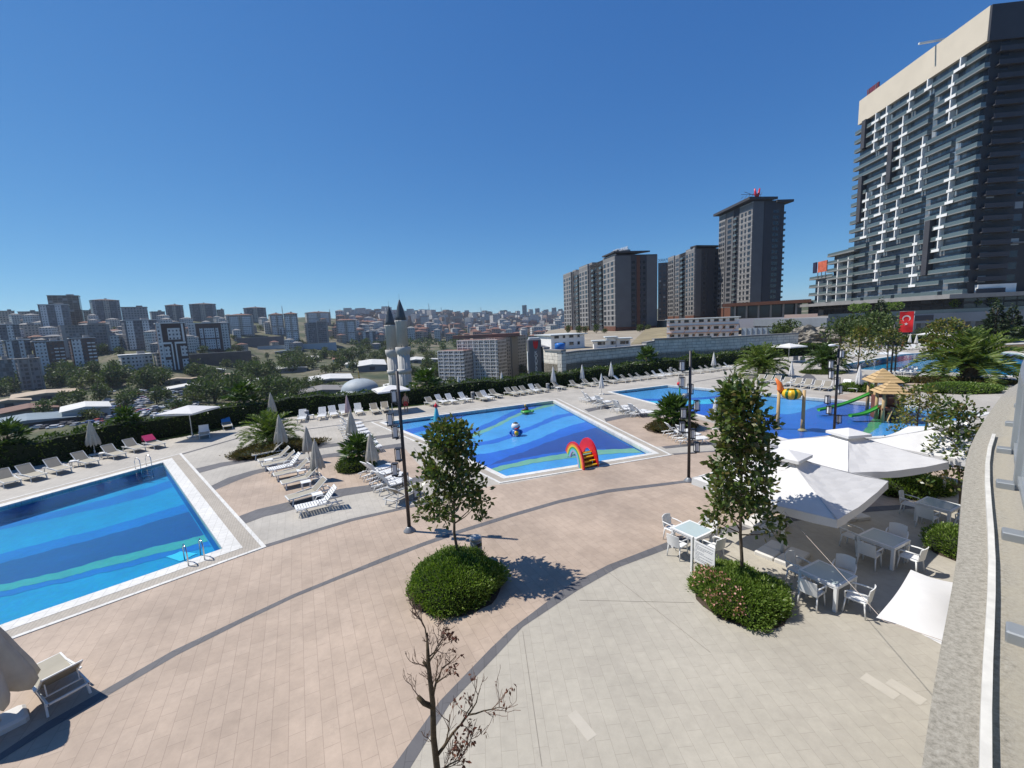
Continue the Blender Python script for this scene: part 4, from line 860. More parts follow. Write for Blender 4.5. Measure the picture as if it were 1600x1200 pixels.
# ---------------------------------------------------------------- open parasols
def open_parasol(w, zt, ze, m=CLOTH):
    def f():
        t = thing('open_parasol', 'open parasol', 'parasol', (0, 0, 0), 0, 'open parasols'); p = MB(); p.tube([(0, 0, .05), (0, 0, zt-.05)], .03, 8); p.build('pole', ALU, t)
        c = MB(); h = w/2; K = 4; cor = [(-h, -h), (h, -h), (h, h), (-h, h)]
        for i in range(4):
            a, b = cor[i], cor[(i+1) % 4]; c.add([(0, 0, zt), (a[0], a[1], ze), ((a[0]+b[0])/2*.97, (a[1]+b[1])/2*.97, ze+.03), (b[0], b[1], ze)], [(0, 1, 2), (0, 2, 3)]); c.add([(a[0], a[1], ze), (b[0], b[1], ze), (b[0], b[1], ze-.12), (a[0], a[1], ze-.12)], [(0, 3, 2, 1)])
        c.build('canopy', m, t); r = MB()
        for a in cor: r.tube([(0, 0, zt-.06), (a[0]*.98, a[1]*.98, ze-.03)], .012, 5)
        r.build('ribs', ALU, t); b = MB(); b.rbox((0, 0, .05), (.8, .3, .1), 0, .02); b.rbox((0, 0, .045), (.3, .8, .086), 0, .02); b.lathe([(.05, .09), (.05, .38), (.04, .4)], 8); b.build('base', STONE, t)
        return t
    return f
OP = Proto(open_parasol(3.0, 2.62, 2.2)); OPD = Proto(open_parasol(3.4, 2.6, 2.15))
OP.put(G(301, 683), dL+.35, 'open white square parasol by the hedge at the left', 'open parasols')
OP.put(G(613, 643), .5, 'open white parasol by the hedge behind the first lamp post', 'open parasols')
OP.put(G(1232, 566), .3, 'open white parasol between the two far palms', 'open parasols', 1.15)
OP.put(G(1459, 545), .4, 'open white parasol behind the far pool', 'open parasols', 1.25)
OP.put(G(1392, 566), .2, 'low open white parasol at the edge of the far pool behind a lamp post', 'open parasols', (1.2, 1.2, .6))
# ---------------------------------------------------------------- big cafe parasols with a vented top
def cafe_parasol(label, cen, rz, w, zt, ze, pole=None, vent=.62, tilt=0.0):
    t = thing('cafe_parasol', label, 'parasol', (cen[0], cen[1], 0), rz, 'large white cafe parasols'); h = w/2; c = MB(); cor = [(-h, -h), (h, -h), (h, h), (-h, h)]; v = .16; zi = zt-(zt-ze)*v*1.5
    for i in range(4):
        a, b = Vector((*cor[i], 0)), Vector((*cor[(i+1) % 4], 0)); n = 8; rows = []
        for k in range(n+1):
            u = v+(1-v)*k/n; L_, R__ = a*u, b*u; zz = zi+(ze-zi)*(k/n)**.85; row = []
            for j in range(9):
                q = L_.lerp(R__, j/8); sag = -.16*math.sin(PI*j/8)*(k/n)*(1-.3*k/n)+.012*math.sin(j*2.1+k*1.3+i); row.append((q.x, q.y, zz+sag))
            rows.append(row)
        o = len(c.v); c.v += [p for r_ in rows for p in r_]
        for k in range(n):
            for j in range(8): c.f.append((o+k*9+j, o+k*9+9+j, o+k*9+10+j, o+k*9+j+1)); c.m.append(0); c.s.append(False)
        last = rows[-1]; o = len(c.v); c.v += last; c.v += [(p[0]*1.005, p[1]*1.005, p[2]-.24-.02*math.sin(j*1.7+i)) for j, p in enumerate(last)]
        for j in range(8): c.f.append((o+j, o+9+j, o+10+j, o+j+1)); c.m.append(0); c.s.append(False)
    c.build('canopy', CLOTH, t); sm_ = MB()
    for a in cor: sm_.tube([(a[0]*u, a[1]*u, zi+(ze-zi)*((u-v)/(1-v))**.85+.006) for u in [v+(1-v)*k/8 for k in range(9)]], .016, 5)
    sm_.build('seams', mat('grey_seam', (.55, .54, .53), .9), t); q = MB(); g = h*.25
    for i in range(4):
        a, b = cor[i], cor[(i+1) % 4]; s = g/h; zv = zt-.02; q.add([(0, 0, zt+.16), (a[0]*s, a[1]*s, zv), (b[0]*s, b[1]*s, zv)], [(0, 1, 2)]); q.add([(a[0]*s, a[1]*s, zv), (b[0]*s, b[1]*s, zv), (b[0]*s, b[1]*s, zv-.1), (a[0]*s, a[1]*s, zv-.1)], [(0, 3, 2, 1)])
    q.build('vent_cap', CLOTH, t); r = MB()
    for a in cor: r.tube([(0, 0, zt-.12), (a[0]*.985, a[1]*.985, ze-.04)], .018, 6); r.tube([(0, 0, ze-.35), (a[0]*.5, a[1]*.5, (zt+ze)/2-.12)], .012, 5)
    r.build('ribs', ALU, t); m = Matrix.Rotation(-rz, 3, 'Z'); pp = m @ Vector((pole[0]-cen[0], pole[1]-cen[1], 0)) if pole else Vector((0, 0, 0))
    p = MB(); p.tube([pp, pp+Vector((0, 0, ze-.35)), Vector((0, 0, zt))], [.055, .05, .035], 12); po = p.build('pole', WHITE, t); k = MB(); k.box((pp.x, pp.y-.06, 1.1), (.05, .08, .14)); k.build('crank_handle', DARKMET, po)
    b = MB()
    for dx in (-.31, .31):
        for dy in (-.31, .31): b.rbox((pp.x+dx, pp.y+dy, .07), (.6, .6, .13), 0, .03)
    b.build('base', STONE, t); return t
def sq(c1_, c2_):       # edge direction of a canopy from two photo corners
    return math.atan2(c2_[1]-c1_[1], c2_[0]-c1_[0])
A1, A2 = G(1308, 812, 2.35), G(1388, 752, 2.35); ra = sq(A1, A2); w_a = math.dist(A1, A2); nx_, ny_ = -math.sin(ra), math.cos(ra)
cA = ((A1[0]+A2[0])/2+nx_*w_a/2, (A1[1]+A2[1])/2+ny_*w_a/2)
cafe_parasol('large white square cafe parasol with tree shadow on its canopy, nearest the camera', cA, ra, w_a, 3.25, 2.35, pole=G(1222, 868)[:2])
B1, B2 = G(1325, 738, 2.6), G(1483, 722, 2.6); rb_ = sq(B1, B2); w_b = math.dist(B1, B2)
cB = ((B1[0]+B2[0])/2-math.sin(rb_)*w_b/2, (B1[1]+B2[1])/2+math.cos(rb_)*w_b/2)
cafe_parasol('large white cafe parasol with a peaked vent cap in front of the splash pool', cB, rb_, w_b, 3.35, 2.6)
L1 = G(1268, 729, 2.35); cafe_parasol('white cafe parasol half hidden behind the tall tree', (L1[0]-(A2[0]-cA[0])*.5, L1[1]-(A2[1]-cA[1])*.5), ra, w_a*.5, 3.15, 2.35)
C1 = G(1415, 700, 2.45); cafe_parasol('white cafe parasol beside the concrete ledge behind the sparse tree', (C1[0]+2.3, C1[1]+.6), rb_+.35, 4.0, 3.2, 2.4)
def sail():
    c = [Vector(G(*p, 2.25)) for p in ((1369, 965), (1423, 890), (1500, 912), (1476, 1010))]; t = thing('shade_sail', 'white stretched shade sail beside the concrete ledge', 'shade sail', (0, 0, 0)); mb = MB(); n = 10; cen = sum(c, Vector())/4
    for i in range(n+1):
        for j in range(n+1):
            u, v = i/n, j/n; p = (c[0]*(1-u)+c[1]*u)*(1-v)+(c[3]*(1-u)+c[2]*u)*v; ed = max(math.sin(PI*u) if j in (0, n) else 0, math.sin(PI*v) if i in (0, n) else 0); s = max((abs(2*v-1)**3)*math.sin(PI*u), (abs(2*u-1)**3)*math.sin(PI*v)); p = p.lerp(cen, .08*s); mb.v.append(tuple(p+Vector((0, 0, .12*math.sin(PI*u)*math.sin(PI*v)))))
    for i in range(n):
        for j in range(n): k = i*(n+1)+j; mb.f.append((k, k+n+1, k+n+2, k+1)); mb.m.append(0); mb.s.append(True)
    mb.build('cloth', CLOTH, t)
    r = MB(); r.tube([Vector((A1[0]+nx_*w_a*.30, A1[1]+ny_*w_a*.30, 2.12)), c[0].lerp(c[3], .12), c[3]+Vector((.5, -.5, .1))], .006, 5); r.build('rope', mat('pale_rope', (.5, .42, .36), .9), t)
    for q, (dx, dy) in ((c[1], (.05, .15)), (c[2], (1.2, 1.0)), (c[0], (-.05, 0))):
        pass
    for q, dx, dy in ((c[2], .9, .5), (c[3], 1.2, -.2)): p = MB(); p.tube([(q.x+dx, q.y+dy, 0), (q.x+dx, q.y+dy, 2.5)], .03, 8); p.tube([q, (q.x+dx, q.y+dy, 2.45)], .008, 5); p.build('post', WHITE, t)

sail()
# ---------------------------------------------------------------- cafe tables and chairs
def cafe_table():
    t = thing('cafe_table', 'cafe table', 'table', (0, 0, 0), 0, 'white cafe tables'); a = .5; m = MB()
    for s in (-1, 1): m.box((0, s*(a-.05), .715), (2*a, .1, .05)); m.box((s*(a-.05), 0, .715), (.1, 2*a-.2, .05))
    for s in (-1, 1): m.box((0, s*(a-.04), .655), (2*a-.16, .03, .07)); m.box((s*(a-.04), 0, .655), (.03, 2*a-.16, .07))
    m.build('frame', WHITE, t); g = MB(); g.box((0, 0, .733), (2*a-.14, 2*a-.14, .016)); g.build('glass_top', GLASSTOP, t)
    for sx in (-1, 1):
        for sy in (-1, 1): l = MB(); l.rbox((sx*(a-.05), sy*(a-.05), .345), (.09, .09, .69), 0, .008); l.build('leg', WHITE, t)
    return t
def cafe_chair():                       # faces +x
    t = thing('cafe_chair', 'cafe chair', 'chair', (0, 0, 0), 0, 'white cafe chairs'); s = MB(); s.rbox((0, 0, .44), (.46, .46, .04), 0, .015); s.build('seat', WHITE, t)
    b = MB(); n = 8
    for i in range(n+1):
        y = -.23+.46*i/n; x = -.23-.05*math.cos(PI*(i/n-.5)); 
        for z, dx, q in ((.46, 0, 0), (.66, -.03, 0), (.84, -.06, .03*math.sin(PI*i/n))): b.v += [(x+dx, y, z+q), (x+dx-.022, y, z+q)]
    for i in range(n):
        o = i*6; p = o+6
        for k in (0, 2): b.f += [(o+k, p+k, p+k+2, o+k+2), (o+k+1, o+k+3, p+k+3, p+k+1)]
        b.f += [(o+4, p+4, p+5, o+5), (o, o+1, p+1, p)]
    b.f += [(0, 2, 3, 1), (2, 4, 5, 3), (6*n, 6*n+1, 6*n+3, 6*n+2), (6*n+2, 6*n+3, 6*n+5, 6*n+4)]; b.m = [0]*len(b.f); b.s = [False]*len(b.f); b.build('backrest', WHITE, t)
    for sy in (-1, 1):
        a = MB(); a.tube([(-.27, sy*.245, .68), (-.05, sy*.265, .675), (.16, sy*.262, .655), (.22, sy*.25, .60), (.21, sy*.24, .44)], [.018, .022, .022, .02, .018], 6); a.build('armrest', WHITE, t)
        for sx in (-1, 1): l = MB(); l.tube([(sx*.2, sy*.21, .44), (sx*.245, sy*.235, 0)], [.024, .018], 6); l.build('leg', WHITE, t)
    return t
TB, CHR = Proto(cafe_table), Proto(cafe_chair)
def table_set(c, rz, name, chairs, extra=''):
    TB.put((c[0], c[1], 0), rz, f'white square cafe table with a glass top, {name}', 'white cafe tables')
    for k, (a, dist, da, side) in enumerate(chairs):
        x, y = c[0]+dist*math.cos(rz+a), c[1]+dist*math.sin(rz+a); CHR.put((x, y, 0), rz+a+PI+da, f'white cafe armchair on the {side} of the table {name}', 'white cafe chairs')
q4 = lambda *p: tuple(sum(G(*a, .74)[i] for a in p)/4 for i in (0, 1))
t1 = q4((1048, 822), (1085, 812), (1117, 828), (1080, 845)); t2_ = q4((1252, 887), (1278, 875), (1336, 902), (1309, 917)); t3_ = q4((1340, 835), (1368, 823), (1424, 843), (1392, 860)); t4_ = q4((1432, 782), (1460, 774), (1500, 790), (1476, 803))
r1 = sq(G(1080, 845, .74), G(1117, 828, .74)); r2 = sq(G(1309, 917, .74), G(1336, 902, .74)); r3 = sq(G(1392, 860, .74), G(1424, 843, .74)); r4 = sq(G(1476, 803, .74), G(1500, 790, .74))
CS = [(PI, .78, .08, 'left side'), (-PI/2, .78, -.1, 'near side'), (PI/2, .80, .06, 'far side'), (0, .80, .15, 'right side')]
table_set(t1, r1, 'behind the signboard', CS)
table_set(t2_, r2, 'right of the flowering bush', [(PI, .72, .1, 'left side'), (-PI/2, .74, .2, 'near side'), (PI/2, .74, 0, 'far side'), (0, .86, .35, 'right side')])
table_set(t3_, r3, 'under the nearest big parasol', [(PI, .78, .1, 'left side'), (-PI/2, .72, 0, 'near side'), (PI/2, .85, 0, 'far side'), (0, .88, .3, 'right side')])
table_set(t4_, r4, 'half hidden by the concrete ledge', [(PI, .8, 0, 'left side'), (-PI/2, .75, .1, 'near side'), (PI/2, .8, .1, 'far side')])
tx = G(1250, 800)[:2]; table_set((tx[0]+.3, tx[1]+.2), r3, 'shaded between two big parasols', CS[:3])
# ---------------------------------------------------------------- signboard, bins, side tables, ladders
def signboard():
    b = Vector(G(1081, 893)); t = thing('signboard', 'white notice board of dark print on a white post beside the flowering bush', 'sign', tuple(b)); e = Vector(G(1115, 905, .45))-Vector(G(1085, 888, .45)); e.z = 0; e.normalize(); h = Hh((1081, 893), (1080, 838))
    m = MB(); m.rbox((0, 0, h/2), (.075, .075, h), math.atan2(e.y, e.x), .006); m.build('post', WHITE, t); w = .72; n = Vector((e.y, -e.x, 0)); o = e*.09
    z0, z1 = .42, h-.08; p = MB(); p.obox(o-n*.012+Vector((0, 0, z0)), e*w, n*.024, Vector((0, 0, z1-z0))); p.build('panel', WHITE, t); l = MB(); r = random.Random(3)
    ink = mat('printed_ink', (.10, .12, .16), .7)
    for k in range(13):
        z = z1-.06-(z1-z0-.1)*k/13; x = .04
        while x < w-.08:
            ln = r.uniform(.02, .07); ln = min(ln, w-.05-x); q = o+e*x+n*.0145+Vector((0, 0, z)); l.add([q, q+e*ln, q+e*ln+Vector((0, 0, .014)), q+Vector((0, 0, .014))], [(0, 1, 2, 3)]); x += ln+.012
            if r.random() < .06: break
    l.build('printed_lines', ink, t)
signboard()
def bin_():
    t = thing('litter_bin', 'litter bin', 'bin', (0, 0, 0), 0, 'litter bins'); m = MB(); m.lathe([(.2, 0), (.205, .04), (.205, .72), (.19, .73)], 20); m.build('body', GREYMET, t); o = MB(); o.lathe([(.212, .73), (.215, .8), (.19, .83), (.12, .835)], 20); o.build('lid', mat('light_grey_metal', (.4, .4, .4), .4, .3), t)
    k = MB(); k.box((0, -.2, .6), (.2, .03, .11)); k.box((0, .2, .6), (.2, .03, .11)); k.build('opening', DARKMET, t); return t
BIN = Proto(bin_)
for p, lb in (((745, 874), 'round grey litter bin behind the large round bush'), ((480, 655), 'grey litter bin between white loungers at the hedge'), ((739, 624), 'grey litter bin in the hedge row behind the shallow pool'), ((840, 608), 'grey litter bin, left of a pair by the hedge'), ((856, 610), 'grey litter bin, right of a pair by the hedge'), ((1048, 583), 'grey litter bin in the hedge row behind the splash pool')):
    BIN.put(G(*p), rng.uniform(0, 1), lb, 'litter bins')
def side_table():
    t = thing('side_table', 'side table', 'table', (0, 0, 0), 0, 'white side tables'); m = MB(); m.rbox((0, 0, .4), (.46, .46, .03), 0, .008); m.build('tabletop', WHITE, t)
    for sx in (-1, 1):
        for sy in (-1, 1): l = MB(); l.rbox((sx*.19, sy*.19, .19), (.04, .04, .385), 0, .005); l.build('leg', WHITE, t)
    return t
ST = Proto(side_table)
for p, lb in (((118, 729), 'between the third and fourth loungers of the left hedge row'), ((163, 716), 'behind the closed parasol of the left hedge row'), ((487, 655), 'beside the litter bin in the white hedge row'), ((421, 728), 'at the back of the left lounger cluster'), ((472, 745), 'in the middle of the left lounger cluster'), ((479, 764), 'at the front of the large closed parasol in the left cluster'), ((497, 784), 'between the two front loungers of the left cluster'), ((722, 630), 'between white loungers behind the shallow pool'), ((871, 611), 'beside the closed parasol at the end of the stone wall'), ((1233, 603), 'behind the striped pumpkin')):
    ST.put(G(*p), dA, f'small white side table {lb}', 'white side tables')
def ladder(p, q, label):
    a, b = Vector(G(*p)), Vector(G(*q)); e = (b-a).normalized(); inn = Vector((-e.y, e.x, 0)); c = Vector((sum(v[0] for v in pool1)/len(pool1), sum(v[1] for v in pool1)/len(pool1), 0))
    if inn.dot(c-a) < 0: inn = -inn
    t = thing('pool_ladder', label, 'pool ladder', tuple(a), 0, 'pool ladders')
    for s in (0, 1):
        o = e*(b-a).length*s; m = MB(); m.tube([o-inn*.42+Vector((0, 0, .02)), o-inn*.42+Vector((0, 0, .5)), o-inn*.34+Vector((0, 0, .68)), o-inn*.1+Vector((0, 0, .74)), o+inn*.08+Vector((0, 0, .6)), o+inn*.1+Vector((0, 0, -.7))], .021, 8); m.build('handrail', STEEL, t)
    for k in range(3): m = MB(); m.bar(inn*.1+Vector((0, 0, -.25-.22*k)), e*(b-a).length+inn*.1+Vector((0, 0, -.25-.22*k)), .07, .03); m.build('rung', STEEL, t)
ladder((290, 879), (315, 870), 'polished steel pool ladder at the near edge of the deep pool'); ladder((219, 734), (236, 729), 'polished steel pool ladder at the back corner of the deep pool')
# ---------------------------------------------------------------- lamp posts with clusters of lanterns
def lamp_post(label, b, tp, spec, cap=False, th=.07):
    h = Hh(b, tp); x, y, _ = G(*b); t = thing('lamp_post', label, 'lamp post', (x, y, 0), 0, 'lamp posts around the pools')
    m = MB(); m.tube([(0, 0, 0), (0, 0, h)], [th*1.05, th*.85], 12); m.build('pole', DARKMET, t); f = MB(); f.lathe([(.24, 0), (.235, .04), (.11, .17), (.09, .2)], 20); f.build('base', GREYMET, t)
    for (u, dx, dy) in spec:
        z = h*u; a = MB(); a.bar((0, 0, z), (dx, dy, z), .035, .03); a.bar((dx, dy, z), (dx, dy, z+.08), .03); ao = a.build('arm', DARKMET, t)
        g = MB(); g.box((dx, dy, z+.31), (.15, .15, .38)); g.build('lantern_glass', FROST, ao); k = MB()
        for sx in (-1, 1):
            for sy in (-1, 1): k.box((dx+sx*.1, dy+sy*.1, z+.31), (.025, .025, .46))
        for zz in (.075, .545): k.box((dx, dy, z+zz), (.225, .225, .03))
        k.build('lantern_frame', DARKMET, ao)
    if cap: c = MB(); c.lathe([(.02, h+.1), (.16, h+.08), (.2, h+.02), (.12, h-.03)], 12, c=(-.35, .1, 0)); c.bar((0, 0, h), (-.35, .1, h+.02), .04); c.build('lamp_head', FROST, t)
    return t
sp1 = [(.80, -.20, .12), (.66, -.42, .1), (.60, -.15, -.3), (.46, -.12, -.28), (.36, -.34, -.12), (.27, -.08, .3), (.20, .38, .1)]
lamp_post('tall dark lamp post with box lanterns standing on the pink paving in the middle', (640, 830), (620, 580), sp1)
lamp_post('tall dark lamp post with box lanterns left of the tall tree', (1076, 752), (1081, 548), [(.84, -.34, .1), (.72, -.36, .05), (.66, .12, .25), (.54, .34, 0), (.48, -.24, .1), (.38, -.36, -.05), (.32, .2, .1), (.22, .36, 0)])
lamp_post('dark lamp post with box lanterns standing at the splash pool behind the parasol', (1302, 692), (1308, 540), [(.86, .3, .15), (.76, -.34, .1), (.66, -.36, 0), (.58, .16, .2), (.50, .28, .1), (.40, -.42, .1), (.30, -.44, -.1), (.20, .16, -.1)], True)
lamp_post('slim dark lamp post at the near edge of the far pool, left of a pair', (1392, 584), (1397, 507), [(.80, -.5, .1), (.62, .5, .1), (.5, -.5, .2), (.4, .4, .1)], False, .09)
lamp_post('slim dark lamp post at the near edge of the far pool, right of a pair', (1398, 584), (1402, 525), [(.8, .5, .1), (.6, .5, -.1)], False, .08)
# ---------------------------------------------------------------- water play things
def rainbow_slide():
    pa, pb = Vector(G(912, 735)), Vector(G(934, 730)); e = (pb-pa).normalized(); inn = Vector((-e.y, e.x, 0)); ang = math.atan2(inn.y, inn.x); wd = (pb-pa).length
    t = thing('rainbow_slide', 'small rainbow water slide with a red side and yellow steps at the pool edge', 'water slide', tuple(pa), ang)
    def prof(u, off):       # arch profile x,z: steps end u=0, pool end u=1
        a = PI*u*.86; return (.86-(.86-off)*math.cos(a)+.10*u, (1.36-off*1.05)*math.sin(a)**.8 if u < .5 else (1.36-off*1.05)*max(.0, math.sin(a))**.85)
    cols = [RED, ORG, YEL, GRN, CYN, LIL]; n = 22
    for k, m in enumerate(cols):
        b = MB(); o0, o1 = k*.088, (k+1)*.088
        for i in range(n+1):
            u = i/n
            for yy in (0, -.09):
                for o in (o0, o1): x, z = prof(u, o); b.v.append((x, yy+wd*0, z))
        for i in range(n):
            q = i*4; b.f += [(q, q+1, q+5, q+4), (q+2, q+6, q+7, q+3), (q, q+4, q+6, q+2), (q+1, q+3, q+7, q+5)]
        b.f += [(0, 2, 3, 1), (4*n, 4*n+1, 4*n+3, 4*n+2)]; b.m = [0]*len(b.f); b.s = [False]*len(b.f); b.build(('red', 'orange', 'yellow', 'green', 'cyan', 'lilac')[k]+'_arch', m, t)
    b = MB(); pts = [prof(i/n, 0) for i in range(n+1)]; low = [prof(i/n, .45) for i in range(n+1)]
    y0, y1 = -wd-.09, -wd
    for i in range(n+1): b.v += [(pts[i][0], y0, pts[i][1]*1.06), (pts[i][0], y1, pts[i][1]*1.06), (low[i][0], y0, low[i][1]), (low[i][0], y1, low[i][1])]
    for i in range(n): q = i*4; b.f += [(q, q+2, q+6, q+4), (q+1, q+5, q+7, q+3), (q, q+4, q+5, q+1), (q+2, q+3, q+7, q+6)]
    b.f += [(0, 1, 3, 2), (4*n, 4*n+2, 4*n+3, 4*n+1)]; b.m = [0]*len(b.f); b.s = [False]*len(b.f); b.build('red_side', RED, t)
    for k in range(4): s = MB(); s.box((.12+.16*k, -wd/2-.045, .17+.19*k), (.17, wd-.1, .06)); s.build('step', YEL, t)
    c = MB(); cc = [(.60+.075*i, .80-.55*(i/16)**1.1) for i in range(17)]
    for x, z in cc: c.v += [(x, -wd+.0, z), (x, -.09, z), (x, -wd, z-.05), (x, -.09, z-.05)]
    for i in range(16): q = i*4; c.f += [(q, q+1, q+5, q+4), (q+2, q+6, q+7, q+3)]
    c.m = [0]*len(c.f); c.s = [True]*len(c.f); c.build('chute', YEL, t); k = MB(); k.box((.5, -wd/2-.045, .36), (.05, wd-.1, .6)); k.build('inner_wall', mat('ochre_fibreglass', (.32, .13, .02), .5), t)
rainbow_slide()
def pumpkin():
    a, b = Vector(G(1215, 664)), Vector(G(1254, 667)); e = (b-a); L = e.length; c = (a+b)/2; t = thing('tipping_bucket', 'yellow and green striped pumpkin water bucket hung between two stone-look posts', 'water feature', tuple(c), math.atan2(e.y, e.x)); zt = Hh((1215, 664), (1214, 605))
    for s in (-1, 1):
        m = MB(); m.tube([(s*L/2, 0, -.3), (s*L/2, 0, .6), (s*L/2, 0, zt*(.95 if s > 0 else 1.0))], [.15, .115, .10], 10); m.lathe([(.3, -.28), (.26, -.2), (.14, -.1)], 12, c=(s*L/2, 0, 0)); m.build('post', TAN, t)
    zc_ = Hh((1235, 665), (1238, 615)); rr = L*.43
    for par, m, nm in ((0, YEL, 'yellow_ribs'), (1, mat('dark_green_fibreglass', (.025, .13, .025), .35), 'green_stripes')):
        q = MB(); n = 72; q.sm = True; pr = [(.05, -.64), (.5, -.6), (.85, -.38), (1, 0), (.93, .3), (.7, .52), (.55, .5)]
        for (r, z) in pr:
            for j in range(n): aa = 2*PI*j/n; w = 1-.07*abs(math.sin(aa*6))+(.0 if par == 0 else -.0); q.v.append((rr*r*w*math.cos(aa), rr*r*w*math.sin(aa), rr*z))
        for i in range(len(pr)-1):
            for j in range(n):
                isg = ((j+2) % 12) < 4
                if isg == bool(par): q.f.append((i*n+j, i*n+(j+1) % n, i*n+n+(j+1) % n, i*n+n+j)); q.m.append(0); q.s.append(True)
        o = q.build(nm, m, t); o.location = (0, 0, zc_)
    x = MB(); x.tube([(-L/2, 0, zc_), (L/2, 0, zc_)], .05, 8); x.build('axle', GREYMET, t); k = MB(); k.tube([(-L/2, 0, zt*.9), (-L/2+.1, 0, zt*.95), (-L/2+.0, 0, zt+.25), (-L/2-.25, 0, zt+.65)], [.2, .22, .17, .04], 8); k.build('spout', ORG, t)
pumpkin()
def play_tower():
    c = Vector(G(1388, 652)); t = thing('play_tower', 'wooden play tower with two peaked tan roofs and green slides in the splash pool', 'play structure', (c.x, c.y, -.3), -.35); m2 = mat('brown_fibreglass', (.16, .055, .03), .6, var=.2)
    def hut(cx, cy, w, zp, zr, ht):
        for sx in (-1, 1):
            for sy in (-1, 1): p = MB(); p.tube([(cx+sx*w, cy+sy*w, 0), (cx+sx*w, cy+sy*w, zr)], [.13, .10], 8); p.build('post', TAN, t)
        d = MB(); d.box((cx, cy, zp), (2*w+.2, 2*w+.2, .14)); d.build('platform', m2, t); r = MB(); e = w+.38
        cor = [(-e, -e), (e, -e), (e, e), (-e, e)]
        for i in range(4):
            a, b = cor[i], cor[(i+1) % 4]
            for k in range(5):
                u0, u1 = k/5, (k+1)/5; z0, z1 = zr-.1+ht*u0, zr-.1+ht*u1; s0, s1 = 1-u0, 1-u1+.03
                r.add([(cx+a[0]*s0, cy+a[1]*s0, z0+.03), (cx+b[0]*s0, cy+b[1]*s0, z0+.03), (cx+b[0]*s1, cy+b[1]*s1, z1), (cx+a[0]*s1, cy+a[1]*s1, z1)], [(0, 1, 2, 3)])
        r.add([(cx+a, cy+b, zr-.09) for a, b in cor], [(3, 2, 1, 0)]); r.build('roof', TAN, t)
    hut(0, 0, .55, 1.0, 2.25, .85); hut(.35, 2.3, .62, 1.55, 2.75, 1.0)
    w = MB(); w.box((.45, .5, .9), (.8, .06, 1.5)); w.box((-.5, 1.1, .9), (.06, 1.0, 1.7)); w.box((.1, .62, .55), (.9, .05, 1.0)); w.build('side_panel', m2, t)
    q = MB(); q.bar((-.35, -.6, .1), (.0, -.5, 1.15), .3, .05); q.bar((.55, -.55, .05), (.5, -.2, 1.0), .25, .05); q.build('ladder_board', TAN, t)
    for p0, p1 in (((-.55, .0, 1.05), (-2.5, -.5, .38)), ((-.35, 2.2, 1.65), (-4.0, 1.3, .4))):
        p0, p1 = Vector(p0), Vector(p1); d = (p1-p0); s = Vector((-d.y, d.x, 0)).normalized(); sl = MB(); sl.sm = True; K = 12; cs = [(-.21, .16), (-.18, .02), (-.08, -.03), (.08, -.03), (.18, .02), (.21, .16)]
        for k in range(K+1):
            u = k/K; b = p0+d*u+Vector((0, 0, .18*math.sin(PI*u)*(-1)))
            for a, z in cs: sl.v.append(tuple(b+s*a+Vector((0, 0, z))))
        for k in range(K):
            for j in range(5): sl.f.append((k*6+j, k*6+6+j, k*6+7+j, k*6+1+j)); sl.m.append(0); sl.s.append(True)
        sl.build('slide', GRN, t)
play_tower()
